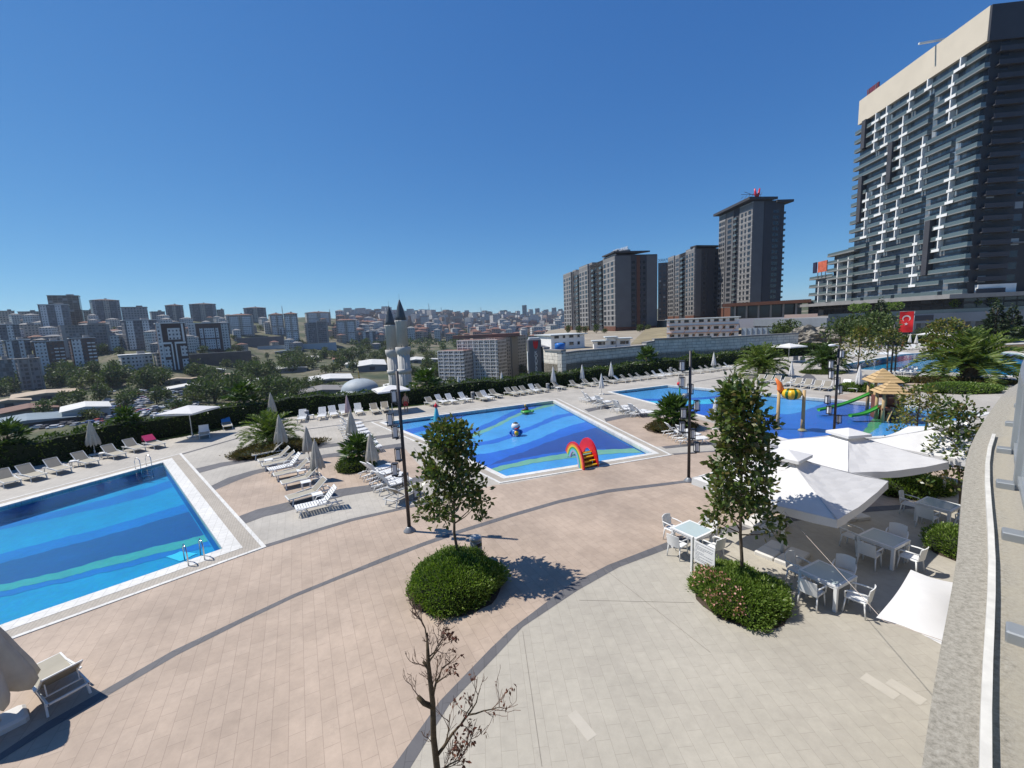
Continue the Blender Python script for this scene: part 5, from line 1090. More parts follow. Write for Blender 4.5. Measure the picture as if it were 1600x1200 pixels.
def spray_figures():
    t = thing('spray_figure', 'blue cone water toy with a red top on a tan basket in the pool', 'water toy', (*G(683, 661)[:2], -.3)); t.scale = (.88,)*3; m = MB(); m.lathe([(.42, .3), (.36, .6), (.2, 1.3), (.12, 1.75), (.04, 1.85)], 16); m.build('cone_body', CYN, t); b = MB(); b.lathe([(.45, 0), (.55, .1), (.58, .38), (.5, .42), (.4, .4)], 16); b.build('basket', TAN, t); r = MB(); r.lathe([(.03, 1.8), (.15, 1.85), (.2, 2.0), (.14, 2.13), (.05, 2.2), (.03, 2.35)], 12); r.build('top_knob', RED, t); k = MB(); k.tube([(-.25, 0, .8), (-.55, .1, .75), (-.62, .1, .6)], [.08, .07, .05], 8); k.tube([(.25, 0, .8), (.5, -.1, .7)], [.08, .06], 8); k.build('arm', CYN, t)
    t = thing('spray_figure', 'round white and navy water toy with a red band in the shallow pool', 'water toy', (*G(806, 674)[:2], -.3)); t.scale = (.74,)*3; m = MB(); m.lathe([(.3, .62), (.42, .8), (.44, 1.0), (.34, 1.2), (.15, 1.3), (.02, 1.32)], 18); m.build('white_head', WHITE, t); b = MB(); b.lathe([(.5, 0), (.52, .3), (.44, .55), (.3, .66)], 18); b.build('navy_body', BLU, t); r = MB(); r.tube([(.1, -.40, .80), (.3, -.31, .86), (.42, -.12, .92)], [.05, .09, .06], 8); r.tube([(-.1, -.44, .78), (.1, -.44, .76), (.3, -.36, .8)], [.05, .07, .05], 8); r.build('red_band', RED, t); y = MB(); y.lathe([(.02, -.26), (.2, -.18), (.24, 0), (.2, .18), (.02, .26)], 12, c=(.05, -.36, .33)); y.build('ochre_belly', YEL, t); h = MB(); h.lathe([(.3, 1.2), (.22, 1.3), (.1, 1.36), (.01, 1.37)], 14); h.build('dark_cap', DARKMET, t)
    for s in (-1, 1): f = MB(); f.tube([(s*.45, -.05, .55), (s*.6, -.15, .35), (s*.55, -.2, .15)], [.1, .12, .05], 8); f.build('flipper', BLU, t)
    t = thing('spray_figure', 'green float water toy carrying a seated blond figure in the shallow pool', 'water toy', (*G(822, 641)[:2], -.25)); t.scale = (.62,)*3; m = MB(); m.lathe([(.5, 0), (.8, .1), (.88, .25), (.75, .38), (.3, .42)], 20); m.lathe([(.2, .0), (.28, .15), (.2, .3), (.05, .35)], 12, c=(.95, -.1, .05)); m.build('float', GRN, t); b = MB(); b.tube([(.12, 0, .4), (.08, 0, .75), (-.05, 0, .98)], [.27, .26, .14], 12); b.tube([(.1, .15, .5), (-.4, .2, .5), (-.6, .2, .35)], [.12, .1, .07], 8); b.tube([(.1, -.15, .5), (-.4, -.2, .5), (-.6, -.2, .35)], [.12, .1, .07], 8); b.build('seated_body', mat('brown_plum_fibreglass', (.13, .06, .07), .5), t); h = MB(); h.lathe([(.02, .9), (.15, .97), (.19, 1.12), (.15, 1.27), (.02, 1.33)], 14, c=(-.08, 0, 0)); h.build('blond_head', mat('blond_fibreglass', (.5, .3, .08), .5), t)
    for i, p in enumerate(((1062, 613), (1070, 634))):
        t = thing('spray_jet', ('small green water nozzle with a red bowl at the back of the splash pool', 'small green water nozzle with a grey bowl in the middle of the splash pool')[i], 'water toy', (*G(*p)[:2], -.25)); m = MB(); m.tube([(0, 0, 0), (0, 0, .95)], [.09, .07], 8); m.build('stem', GRN, t); b = MB(); b.lathe([(.08, .9), (.26, 1.02), (.3, 1.2), (.2, 1.35), (.02, 1.38)], 12); b.build('bowl', (RED, GREYMET)[i], t)
spray_figures()
# ---------------------------------------------------------------- people
def person(label, loc, rz, joints, edges, rad, shorts, hair_m=HAIR, shirt=None, scale=1.0):
    t = thing('person', label, 'person', loc, rz); t.scale = (scale,)*3
    me = bpy.data.meshes.new('body'); me.from_pydata(joints, edges, []); o = bpy.data.objects.new('body', me); link(o); o.parent = t; CH_.setdefault(t.name, []).append(o); me.materials.append(SKIN)
    sk = o.modifiers.new('skin', 'SKIN'); 
    for i, r in enumerate(rad): me.skin_vertices[0].data[i].radius = r if isinstance(r, tuple) else (r, r)
    me.skin_vertices[0].data[0].use_root = True; sk.use_smooth_shade = True; o.modifiers.new('smooth', 'SUBSURF').levels = 2; o.modifiers['smooth'].render_levels = 2
    h = joints[4]; m = MB(); m.lathe([(.098, -.02), (.108, .04), (.10, .10), (.06, .145), (.01, .155)], 14, c=(h[0]-.012, h[1], h[2])); m.build('hair', hair_m, t)
    s = MB(); hp = joints[0]; s.tube([(hp[0], hp[1], hp[2]+.1), (hp[0], hp[1], hp[2]-.04)], [.165, .175], 12, False)
    for k in (8, 11):
        a, b = Vector(joints[0 if False else k]), Vector(joints[k+1]); s.tube([Vector((a.x, a.y, a.z+.04)), a.lerp(b, .75)], [.105, .10], 10, False)
    s.build('shorts', shorts, t)
    if shirt: q = MB(); q.tube([Vector(joints[0])+Vector((0, 0, .03)), joints[1], Vector(joints[2])+Vector((0, 0, .02))], [.17, .185, .15], 12, False); q.build('shirt', shirt, t)
    return t
def stand(bend=0.0):
    J = [(0, 0, .95), (0, 0, 1.18), (0, 0, 1.40), (0, 0, 1.52), (.01, 0, 1.64), (0, .19, 1.41), (.03, .26, 1.14), (.1, .25, .9), (0, .10, .88), (.02, .11, .5), (0, .11, .07), (0, -.10, .88), (.05, -.12, .5), (-.03, -.13, .07), (0, -.19, 1.41), (-.02, -.26, 1.14), (.08, -.27, .9), (.16, .12, .035), (.13, -.14, .035), (.14, .25, .82), (.12, -.27, .82), (.01, 0, 1.74)]
    E_ = [(0, 1), (1, 2), (2, 3), (3, 4), (4, 21), (2, 5), (5, 6), (6, 7), (7, 19), (2, 14), (14, 15), (15, 16), (16, 20), (0, 8), (8, 9), (9, 10), (10, 17), (0, 11), (11, 12), (12, 13), (13, 18)]
    rd = [(.13, .17), (.12, .16), (.11, .17), .055, .095, .06, .045, .033, .09, .06, .042, .09, .06, .042, .06, .045, .033, .035, .035, .03, .03, .07]
    return J, E_, rd
J, E_, rd = stand()
RSH = mat('red_swim_shorts', (.42, .04, .035), .8); BSH = mat('navy_swim_shorts', (.03, .05, .16), .8); TSH = mat('orange_shirt', (.5, .2, .05), .9)
person('person in red shorts standing by the hedge behind the first lamp post', G(635, 644), -1.2, J, E_, rd, RSH, mat('fair_hair', (.20, .12, .05), .7), None, 1.03)
person('person in navy shorts standing behind the far pool in front of the trees', G(1375, 549), -2.0, J, E_, rd, BSH)
person('person in an orange shirt standing by the parasol pair behind the far pool', G(1410, 545), -1.4, J, E_, rd, RSH, HAIR, TSH)
# ================================================================ buildings
V2 = lambda p: Vector((p[0], p[1]))
CONC = mat('grey_concrete', (.23, .225, .22), .85, var=.18, vs=.3); DGREY = mat('dark_grey_render', (.05, .052, .062), .8, var=.12, vs=.2); MGREY = mat('mid_grey_render', (.13, .13, .135), .8, var=.12, vs=.2)
BROWN = mat('brown_cladding', (.13, .055, .035), .8, var=.15, vs=.3); LGREY = mat('light_grey_render', (.30, .29, .28), .8, var=.1, vs=.2); SLATE = mat('slate_cladding', (.17, .19, .215), .5, var=.12, vs=.3); WREND = mat('white_render', (.74, .74, .72), .8, var=.1, vs=.3)
ROOFR = mat('red_roof_tiles', (.19, .095, .07), .85, var=.2, vs=.5); BALG = mat('balustrade_glass', (.10, .135, .14), .15, var=.1, spec=.6); SLABG = mat('balcony_concrete', (.20, .21, .205), .7, var=.1, vs=.4); CROWN = mat('sand_stone_cladding', (.60, .53, .42), .75, var=.06, vs=.2)
def facade_bands(): return facade('banded_render', (.20, .195, .19), bay=50, fl=3.25, u=(2, 3), slab=(.36, .35, .34))
def uvprism(xy, z0, z1, name, m, parent, roof=None):
    mb = MB(); mb.prism([tuple(p) for p in xy], z0, z1); ms = [m]
    if roof: ms.append(roof); k = len(ccw(xy)); 
    o = mb.build(name, ms, parent, uv=True)
    if roof:
        for p in o.data.polygons:
            if p.normal.z > .9: p.material_index = 1
    return o
class Wins:
    """windows of one building: the nearest as parts that share meshes, the rest as one part"""
    def __init__(s, root, frame, limit=92): s.r = root; s.fr = frame; s.l = []; s.lim = limit
    def face(s, A, B, out, us, zs, w, h, d=.12):
        A, B = V2(A), V2(B); e = (B-A); L = e.length; e.normalize(); rz = math.atan2(e.y, e.x); 
        for z in zs:
            for u in us:
                uu, ww = (u if isinstance(u, tuple) else (u, w)); p = A+e*(uu*L); s.l.append((p.x+out[0]*.02, p.y+out[1]*.02, z-.15, rz, ww*1.22, h+.3, out))
    @staticmethod
    def geo(mb, w, h, o=(0, 0, 0), e=(1, 0), n=(0, -1)):
        O, E_, Nn, Z = Vector(o), Vector((*e, 0)), Vector((*n, 0)), Vector((0, 0, 1)); f = .09
        mb.mi = 1; mb.obox(O-E_*(w/2-f)+Z*f, E_*(w-2*f), Nn*.04, Z*(h-2*f)); mb.mi = 0
        for a, b, c, d in ((-w/2, 0, w, f), (-w/2, h-f, w, f)): mb.obox(O+E_*a+Z*b, E_*c, Nn*.12, Z*d)
        for a in (-w/2, w/2-f): mb.obox(O+E_*a+Z*f, E_*f, Nn*.12, Z*(h-2*f))
    def emit(s):
        s.l.sort(key=lambda q: q[0]**2+q[1]**2+(q[2]-8)**2); meshes = {}
        for q in s.l[:s.lim]:
            k = (round(q[4], 2), round(q[5], 2), round(q[6][0], 2), round(q[6][1], 2))
            if k not in meshes:
                mb = MB(); Wins.geo(mb, q[4], q[5], (0, 0, 0), (math.cos(q[3]), math.sin(q[3])), q[6]); o = mb.build('window', [s.fr, DARKGLASS], s.r); o.location = q[:3]; meshes[k] = o
            else: inst(meshes[k], 'window', s.r, q[:3])
        if len(s.l) > s.lim:
            mb = MB()
            for q in s.l[s.lim:]: Wins.geo(mb, q[4], q[5], q[:3], (math.cos(q[3]), math.sin(q[3])), q[6])
            tag(mb.build('window', [s.fr, DARKGLASS], s.r), kind='stuff')
def outn(A, B, inside):
    e = V2(B)-V2(A); n = Vector((e.y, -e.x)).normalized()
    if n.dot(V2(inside)-V2(A)) > 0: n = -n
    return n
def text_obj(s, size, m, parent=None, name='lettering', depth=.05, align='CENTER'):
    cu = bpy.data.curves.new(name, 'FONT'); cu.body = s; cu.size = size; cu.extrude = depth; cu.align_x = align; cu.align_y = 'CENTER'; o0 = bpy.data.objects.new(name, cu); link(o0)
    dg = bpy.context.evaluated_depsgraph_get(); me = bpy.data.meshes.new_from_object(o0.evaluated_get(dg)); bpy.data.objects.remove(o0); me.name = name; me.materials.clear(); me.materials.append(m)
    o = bpy.data.objects.new(name, me); link(o)
    if parent is not None: o.parent = parent; CH_.setdefault(parent.name, []).append(o)
    return o
# ---------------------------------------------------------------- dark residential blocks
def block(name, label, K1, K0, K2, z0, zt, fl, wallL, wallR, mods, left_cols, right_cols, roof_over=0.0, base_h=6.5):
    K1, K0, K2 = V2(K1), V2(K0), V2(K2); t = thing(name, label, 'building', (0, 0, 0)); K3 = K0+(K2-K1); cen = (K1+K3)/2; nL, nR = outn(K1, K0, cen), outn(K1, K2, cen); e = (K0-K1); L = e.length; e.normalize()
    uvprism([K1, K0, K3, K2], z0, zt, 'wall', DGREY, t, CONC)
    nf = int((zt-z0-base_h-1.5)/fl); zs = [z0+base_h+fl*i+.8 for i in range(nf)]; W = Wins(t, MGREY)
    for (u0, u1, pr, dz, m) in mods:
        a, b = K1+e*(L*u0)-nL*.5, K1+e*(L*u1)-nL*.5; uvprism([a, b, b+nL*(.5+pr), a+nL*(.5+pr)], z0+base_h, zt+dz, 'facade_panel', m, t); uvprism([a, b, b+nL*(.45+pr), a+nL*(.45+pr)], z0, z0+base_h, 'base_cladding', BROWN, t)
    for (u, w, pr) in left_cols: W.face(K1+nL*pr, K0+nL*pr, nL, [(u, w)], zs, w, 1.75)
    for (u, w) in right_cols: W.face(K1, K2, nR, [(u, w)], zs, w, 1.75)
    eR = (K2-K1); LR = eR.length; eR.normalize()
    for (u0, u1, m) in wallR:
        a, b = K1+eR*(LR*u0), K1+eR*(LR*u1); uvprism([a-nR*.3, b-nR*.3, b+nR*.14, a+nR*.14], z0+base_h*.9, zt-.6, 'facade_panel', m, t)  # panels on this shaded side are darker greys, shade put into the colour
    a, b = K1+eR*.2, K2-eR*.2; uvprism([a-nR*.3, b-nR*.3, b+nR*.22, a+nR*.22], z0, z0+base_h*.88, 'base_cladding', BROWN, t)
    W.emit(); return t, K1, K0, K2, K3, nL, nR, zs, e, L
def balconies(t, A, B, out, us, zs, w, depth=1.3, name='balcony', m=SLABG, lim=60):
    A, B = V2(A), V2(B); e = (B-A); L = e.length; e.normalize(); first = {}
    for z in zs:
        for u in us:
            p = A+e*(u*L)
            if (w,) in first: inst(first[(w,)], name, t, (p.x, p.y, z))
            else:
                mb = MB(); E_, O = Vector((*e, 0)), Vector((*out, 0)); mb.obox(-E_*w/2, E_*w, O*depth, Vector((0, 0, .22))); mb.mi = 1; mb.obox(-E_*w/2+O*(depth-.06)+Vector((0, 0, .22)), E_*w, O*.05, Vector((0, 0, .95)))
                for s in (-w/2, w/2-.05): mb.obox(E_*s+Vector((0, 0, .22)), E_*.05, O*(depth-.06), Vector((0, 0, .95)))
                o = mb.build(name, [m, BALG], t); o.location = (p.x, p.y, z); first[(w,)] = o
LBAND = facade_bands(); K1 = Wd(963, 523, 264); zt = Zat(K1, 966, 398); K0 = G(880, 431, zt); K2 = G(1027, 397, zt)
tb, k1, k0, k2, k3, nL, nR, zs, e, L = block('apartment_block', 'long dark grey apartment block with a stepped row of bays, behind the stone retaining wall', K1, K0, K2, -3, zt, 3.25, None, [(.0, .36, MGREY), (.50, .58, BROWN), (.74, 1.0, MGREY)],
    [(0, .17, .6, .8, LBAND), (.19, .40, 0.0, 0, MGREY), (.43, .60, .8, 1.2, LBAND), (.62, .76, 0, 0, MGREY), (.79, .98, .7, .6, LBAND)],
    [(.035, 2.4, .62), (.09, 1.5, .62), (.145, 2.4, .62), (.23, 2.6, .02), (.30, 2.0, .02), (.37, 2.2, .02), (.46, 2.4, .82), (.52, 1.6, .82), (.575, 2.2, .82), (.66, 2.4, .02), (.72, 2.2, .02), (.82, 2.2, .72), (.88, 1.6, .72), (.95, 2.2, .72)],
    [(.30, 1.8), (.42, 2.2), (.56, 2.2), (.68, 1.7)])
for k, z in enumerate(zs):      # dark spandrels on the shaded end
    if k % 4 in (1, 2): pass
balconies(tb, k1+nL*.02, k0+nL*.02, nL, [.20, .33, .64], zs[::1], 3.6, 1.5)
ov = MB(); ov.prism([tuple(k1+nL*1.6+nR*1.2), tuple(k1+(k0-k1)*.16+nL*1.6), tuple(k1+(k0-k1)*.16-nL*10), tuple(k1+(k2-k1)*.8-nL*0+nR*1.2)], zt+1.2, zt+2.0); ov.build('roof_slab', DGREY, tb)
ov = MB(); c_ = k1+(k3-k1)*.35; [ov.box((*(k1+(k0-k1)*f-nL*9), zt+hh/2), (9, 8, hh), .2) for f, hh in ((.12, 4.5), (.52, 3), (.86, 2.6))]; ov.build('roof_plant_room', CONC, tb)
LET = mat('white_sign_letters', (.75, .75, .75), .5); DLET = mat('dark_sign_letters', (.05, .06, .10), .5)
def roof_sign(label, pos, rz, s, size, m):
    t = thing('rooftop_sign', label, 'sign', pos, rz); o = text_obj(s, size, m, t); o.rotation_euler = (PI/2, 0, 0); o.location = (0, 0, size*.75); w = size*.62*len(s); r = MB()
    for k in range(len(s)+1): x = -w/2+w*k/len(s); r.bar((x, .15, 0), (x, .15, size*1.1), .12); r.bar((x, .15, size*.9), (x, 1.2, 0), .1)
    r.bar((-w/2, .15, size*.35), (w/2, .15, size*.35), .12); r.build('sign_frame', GREYMET, t); return t
az_ = math.atan2(k1.x, k1.y); roof_sign('white rooftop letters on the long dark apartment block', (k1.x+5, k1.y+8, zt+2.0), math.atan2(e.y, e.x)+PI+.25, 'KORUPARK', 2.7, LET)
K1 = Wd(1085, 494, 297); zt2 = Zat(K1, 1085, 388); K0 = G(1045, 404, zt2); K2 = G(1124, 388, zt2)
tb, k1, k0, k2, k3, nL, nR, zs, e, L = block('apartment_block', 'grey apartment block between the long dark block and the tall tower', K1, K0, K2, 0, zt2, 3.25, None, [(.02, .25, MGREY), (.5, .75, DGREY)], [(0, .30, .6, .8, LBAND), (.33, .52, 0, 0, MGREY), (.55, .72, .3, 0, LBAND), (.75, 1.0, .6, .6, LBAND)],
    [(.06, 2.4, .62), (.15, 1.5, .62), (.25, 2.2, .62), (.38, 2.4, .02), (.47, 2.0, .02), (.60, 2.0, .32), (.67, 1.6, .32), (.81, 2.2, .62), (.88, 1.5, .62), (.95, 2.0, .62)], [(.38, 1.8), (.62, 1.8), (.85, 1.8)], base_h=8)
balconies(tb, k1+nL*.02, k0+nL*.02, nL, [.42], zs, 4.0, 1.4)
ov = MB(); ov.prism([tuple(k1+nL*.5+nR*1.5), tuple(k1+(k0-k1)*.1+nL*1.5), tuple(k3), tuple(k2+nR*1.5)], zt2+1.0, zt2+1.8); ov.build('roof_slab', DGREY, tb)
def plain_block(name, label, x0, x1, yt, yb, depth, D, wallm, z0=None, yaw=0.0, roof=None, win=None):
    b = Wd((x0+x1)/2, yb, depth); az = math.atan2(b[0], b[1]); w = (x1-x0)*depth/F*math.cos(az); zt_ = Zat(b, (x0+x1)/2, yt); zb = b[2] if z0 is None else z0; t = thing(name, label, 'building', (b[0], b[1], zb), -az+yaw); uvprism([(-w/2, 0), (w/2, 0), (w/2, D), (-w/2, D)], 0, zt_-zb, 'wall', wallm, t, roof or CONC); return t, w, zt_-zb
F_DARK = facade('dark_tower_facade', (.055, .055, .065), bay=3.2, u=(.2, .7))
tb, w_, h_ = plain_block('apartment_block', 'dark shaded apartment block half hidden behind its neighbours, with letters on its roof', 1028, 1052, 410, 494, 345, 25, F_DARK, 0)
roof_sign('dark rooftop letters seen from behind on the half hidden block', (tb.location.x+3, tb.location.y+3, tb.location.z+h_), -math.atan2(tb.location.x, tb.location.y)+PI, 'KORUPARK', 3.0, DLET)
# ---------------------------------------------------------------- tall tower with a canopy roof
K1 = Wd(1172, 490, 262); zt3 = Zat(K1, 1178, 313); K0 = G(1125, 337, zt3); K2 = G(1226, 313, zt3)
tb, k1, k0, k2, k3, nL, nR, zs, e, L = block('apartment_tower', 'tall dark tower with a light side of window columns and an overhanging flat roof', K1, K0, K2, 3, zt3, 3.3, None, [(.0, .33, MGREY), (.36, .58, DGREY)], [(0, .36, .5, -.5, LBAND), (.40, .52, .1, -.5, DGREY), (.54, .76, .5, -.5, MGREY), (.79, 1.0, .5, -.5, LBAND)],
    [(.07, 2.2, .52), (.18, 1.2, .52), (.28, 1.4, .52), (.65, 3.4, .52), (.83, 1.2, .52), (.89, 1.0, .52), (.955, 1.9, .52)], [(.68, 1.6), (.78, 1.8)], base_h=9)
balconies(tb, k1+nL*.02, k0+nL*.02, nL, [.46], zs, 3.0, 1.2); eR = (k2-k1).normalized(); balconies(tb, k2, k3, outn(k2, k3, (k1+k3)/2), [.10], zs, 4.4, 2.2, 'side_balcony')
ov = MB(); q1 = k1+nL*4+nR*2.0; ov.prism([tuple(q1), tuple(k0+nL*3+e*3), tuple(k0-nL*6+e*3), tuple(k1+eR*12-nL*0-nR*1), tuple(k1+eR*14+nR*2.0)], zt3+.2, zt3+1.6); ov.prism([tuple(k1+eR*14.5+nR*1.0), tuple(k2+eR*4.5+nR*2.0), tuple(k2+eR*4.5-nR*10), tuple(k1+eR*14.5-nR*10)], zt3-1.2, zt3+.15); ov.build('roof_canopy', DGREY, tb)
ov = MB(); c_ = k1+(k3-k1)*.4; ov.box((c_.x, c_.y, zt3+3.2), (9, 9, 2.2)); ov.build('roof_plant_room', CONC, tb)
t = thing('rooftop_emblem', 'red forked rooftop emblem on a frame on the tall canopy-roofed tower', 'sign', (k1.x+4, k1.y+4, zt3+2.2)); m = MB()
for s in (-1, 1): m.tube([(0, 0, .2), (s*.9, 0, 2.2), (s*1.5, 0, 5.4)], [.9, .75, .35], 8)
m.build('red_emblem', RED, t); m = MB(); [m.bar((x, 1, 0), (x+1.5, 1, 4.2-.3*abs(x)), .18) for x in (-9, -7, -5, -3, 2)]; m.bar((-9, 1, 2.6), (3, 1, 2.2), .2); m.bar((-7, 1, 4), (0, 1, 1.5), .2); m.build('sign_frame', GREYMET, t)
# canopy pavilion at the foot of the tall tower
a, b = Wd(1140, 468, 215), Wd(1255, 466, 200); t = thing('pavilion', 'long flat-roofed pavilion with a dark brown fascia at the foot of the tall tower', 'building', (a[0], a[1], 5.5), math.atan2(b[1]-a[1], b[0]-a[0])); w = math.dist(a[:2], b[:2])
m = MB(); m.box((w/2, 8, 9.0-2.2), (w+6, 20, 1.5)); m.build('roof', BROWN, t); m = MB(); m.box((w/2, 12, 3), (w, 10, 6)); m.build('wall', DARKGLASS, t)
for k in range(6): m = MB(); m.box((w*(k+.5)/6, 0, 3), (.8, .8, 6)); m.build('column', CONC, t)
# ---------------------------------------------------------------- the big balcony tower at the right
C1 = V2(Wd(1508, 458, 126)); ZB = 10.8; ZT = Zat(C1, 1546, 12); C0 = V2(G(1349, 157, ZT)); ZC = Zat(C1, 1543, 66)
def along(px, py=470):          # point of the tower's front line seen at this photo column
    r = ray(px, py); u = (C0-C1); den = r[0]*u.y-r[1]*u.x; s = (r[0]*C1.y-r[1]*C1.x)/den*-1; return C1+u*s
def build_big_tower():
    u = (C0-C1); L = u.length; u.normalize(); n = Vector((-u.y, u.x)); n = n if n.dot(-C1) > 0 else -n
    t = thing('residential_tower', 'huge dark tower with glass balconies, white fins and a sand-coloured crown', 'building', (0, 0, 0)); T_ = 44
    FB = facade('tower_window_wall', (.15, .155, .165), (.085, .115, .145), bay=1.45, fl=3.3, u=(.06, .94), v=(.06, .86)); FS = facade('tower_shaded_wall', (.026, .026, .03), (.02, .022, .028), bay=7.5, fl=3.3, u=(.35, .62), v=(.2, .75))  # end wall's shade is put into its near-black colours
    nf = round((ZC-ZB)/3.3); fh = (ZC-ZB)/nf
    uvprism([C1, C0, C0-n*T_, C1-n*T_], ZB, ZC, 'front_wall', FB, t, CONC)
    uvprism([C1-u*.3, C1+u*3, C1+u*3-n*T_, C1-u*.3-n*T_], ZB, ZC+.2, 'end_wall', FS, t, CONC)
    uvprism([C1-u*.5+n*1.2, C0+u*.3+n*1.2, C0+u*.3-n*12, C1-u*.5-n*12], ZC, ZT, 'crown', CROWN, t, CONC); uvprism([C1-u*1.1+n*1.15, C1-u*.55+n*1.15, C1-u*.55-n*12, C1-u*1.1-n*12], ZC-.3, ZT-.1, 'crown_shaded_end', DGREY, t, CONC); uvprism([C1-u*.9-n*12, C0-n*12, C0-n*T_, C1-u*.9-n*T_], ZC, ZT+1, 'crown', DGREY, t, CONC)  # crown end and rear coloured dark grey to paint in the shaded side
    r = random.Random(8); cols = [.16, .34, .52, .68, .83]; sh = [[0]*5 for _ in range(nf)]
    fins = []
    for c in range(5):
        k = r.randint(0, 2)
        while k < nf:
            ln = r.choice((3, 4, 4, 5)); x = cols[c]+(.022 if (k//4+c) % 2 else -.022); (fins.append((x, k, min(nf, k+ln))) if r.random() < .72 else None)
            for q in range(k, min(nf, k+ln)): sh[q][c] = x
            k += ln
    def slab(a, b, z, ex=1.6):
        mb = MB(); A, B = C1+u*(L*a), C1+u*(L*b); U_, N_ = Vector((*u, 0)), Vector((*n, 0)); o = Vector((A.x, A.y, z)); w = (B-A).length
        mb.obox(o-N_*.2, U_*w, N_*(ex+.2), Vector((0, 0, .3))); mb.build('balcony', SLABG, t); g = MB(); g.obox(o+N_*(ex-.08)+Vector((0, 0, .3)), U_*w, N_*.05, Vector((0, 0, 1.0))); g.obox(o+Vector((0, 0, .3)), U_*.05, N_*(ex-.08), Vector((0, 0, 1.0))); g.obox(o+U_*(w-.05)+Vector((0, 0, .3)), U_*.05, N_*(ex-.08), Vector((0, 0, .85))); return g
    for k in range(nf):
        z = ZB+fh*k; xs = [x if x else cols[i] for i, x in enumerate(sh[k])]; edges_ = [-.012]+xs+[1.03]; cut = r.choice((1, 2, 3, 4)); segs = []; i = 0
        while i < 6:
            j = min(6, i+(2 if r.random() < .45 else 1)); segs.append((edges_[i]+(.018 if i else 0), edges_[j]-(.018 if j < 6 else 0))); i = j
        G_ = MB()
        for a, b in segs[:4]:
            g = slab(a, b, z, 1.15+.25*r.random()); G_.add(g.v, g.f)
        for a, b in segs[4:]:
            g = slab(a, b, z, 1.25); G_.add(g.v, g.f)
        G_.build('balustrade', BALG, t)
    for x, k0_, k1_ in fins:
        mb = MB(); A = C1+u*(L*x); U_, N_ = Vector((*u, 0)), Vector((*n, 0)); o = Vector((A.x, A.y, ZB+fh*k0_)); mb.obox(o-U_*.2, U_*.4, N_*1.45, Vector((0, 0, fh*(k1_-k0_)-.05)))
        for q in range(k0_, k1_): w = r.choice((2.0, 2.8, 3.6)); s = r.choice((-.7, -.5, -.3)); mb.obox(o+U_*(w*s)+N_*1.46+Vector((0, 0, fh*(q-k0_)+.02)), U_*w, N_*.12, Vector((0, 0, .8)))
        mb.build('white_fin', WREND, t)
    for x, k0_, k1_ in ((.24, 2, 7), (.9, 9, 14), (.61, 12, 16), (.90, 17, 20)):
        mb = MB(); A = C1+u*(L*x); mb.obox(Vector((A.x, A.y, ZB+fh*k0_)), Vector((*u, 0))*2.0, Vector((*n, 0))*1.9, Vector((0, 0, fh*(k1_-k0_)))); mb.build('dark_recess_box', DGREY, t)  # solid projecting box, its dark colour stands in for a shaded recess
    for k in range(nf):  # end balconies in dark grey, painted as shaded like the wall behind
        for a_, b_ in ((1.5, 9), (16, 27), (31, 43)):
            mb = MB(); q = C1-n*a_-u*.3; mb.obox(Vector((q.x, q.y, ZB+fh*k)), Vector((*u, 0))*-1.3, Vector((*n, 0))*(a_-b_), Vector((0, 0, .3))); mb.obox(Vector((q.x-u.x*1.25, q.y-u.y*1.25, ZB+fh*k+.3)), Vector((*u, 0))*.06, Vector((*n, 0))*(a_-b_), Vector((0, 0, .95))); mb.build('end_balcony', DGREY, t)
    # pale ribs on the shaded end wall
    for k in range(2, nf, 1):
        if k % 4 < 2: mb = MB(); q = C1-n*(9+(k % 3)); mb.obox(Vector((q.x, q.y, ZB+fh*k))-Vector((*u, 0))*.9, Vector((*u, 0))*.6, Vector((*n, 0))*-4, Vector((0, 0, .5))); mb.build('ledge', MGREY, t)
    mb = MB(); q = C1+u*2-n*26; mb.obox(Vector((q.x, q.y, ZT-5)), Vector((*u, 0))*-3.2, Vector((*n, 0))*-14, Vector((0, 0, 5.5))); mb.build('roof_block', DGREY, t)
    m = MB(); q = C1+u*(L*.33)+n*1.4; m.bar((q.x-n.x*4, q.y-n.y*4, ZT+1.6), (q.x+n.x*4.5, q.y+n.y*4.5, ZT+1.0), .5); m.bar((q.x-n.x*3, q.y-n.y*3, ZT-.1), (q.x-n.x*3, q.y-n.y*3, ZT+1.5), .4); m.build('roof_boom', WREND, t)
    # stepped lower wing to the left
    for xa, xb, yt, nb in ((1300, 1338, 397, 9), (1273, 1306, 435, 5)):
        A, B = along(xb), along(xa); zt_ = Zat((A+B)/2, (xa+xb)/2, yt); uvprism([A, B, B-n*22, A-n*22], ZB, zt_, 'lower_wing', FB, t, CONC); w = (B-A).length; nfl = max(2, round((zt_-ZB)/3.3))
        for k in range(nfl+1):
            mb = MB(); o = Vector((A.x, A.y, ZB+(zt_-ZB)*k/nfl)); U_, N_ = Vector((*u, 0)), Vector((*n, 0)); mb.obox(o-N_*.2, U_*(w+1.6), N_*2.2, Vector((0, 0, .55))); mb.build('balcony', SLABG, t)
            g = MB(); g.obox(o+N_*1.8+Vector((0, 0, .55)), U_*(w+1.6), N_*.06, Vector((0, 0, .85))); g.build('balustrade', BALG, t)
        for f in (.2, .62): mb = MB(); q = A+u*(w*f); mb.obox(Vector((q.x, q.y, ZB)), Vector((*u, 0))*.5, Vector((*n, 0))*1.9, Vector((0, 0, (zt_-ZB)*.9))); mb.build('white_fin', WREND, t)
    return t, u, n, L
bt, bu, bn_, bL = build_big_tower()
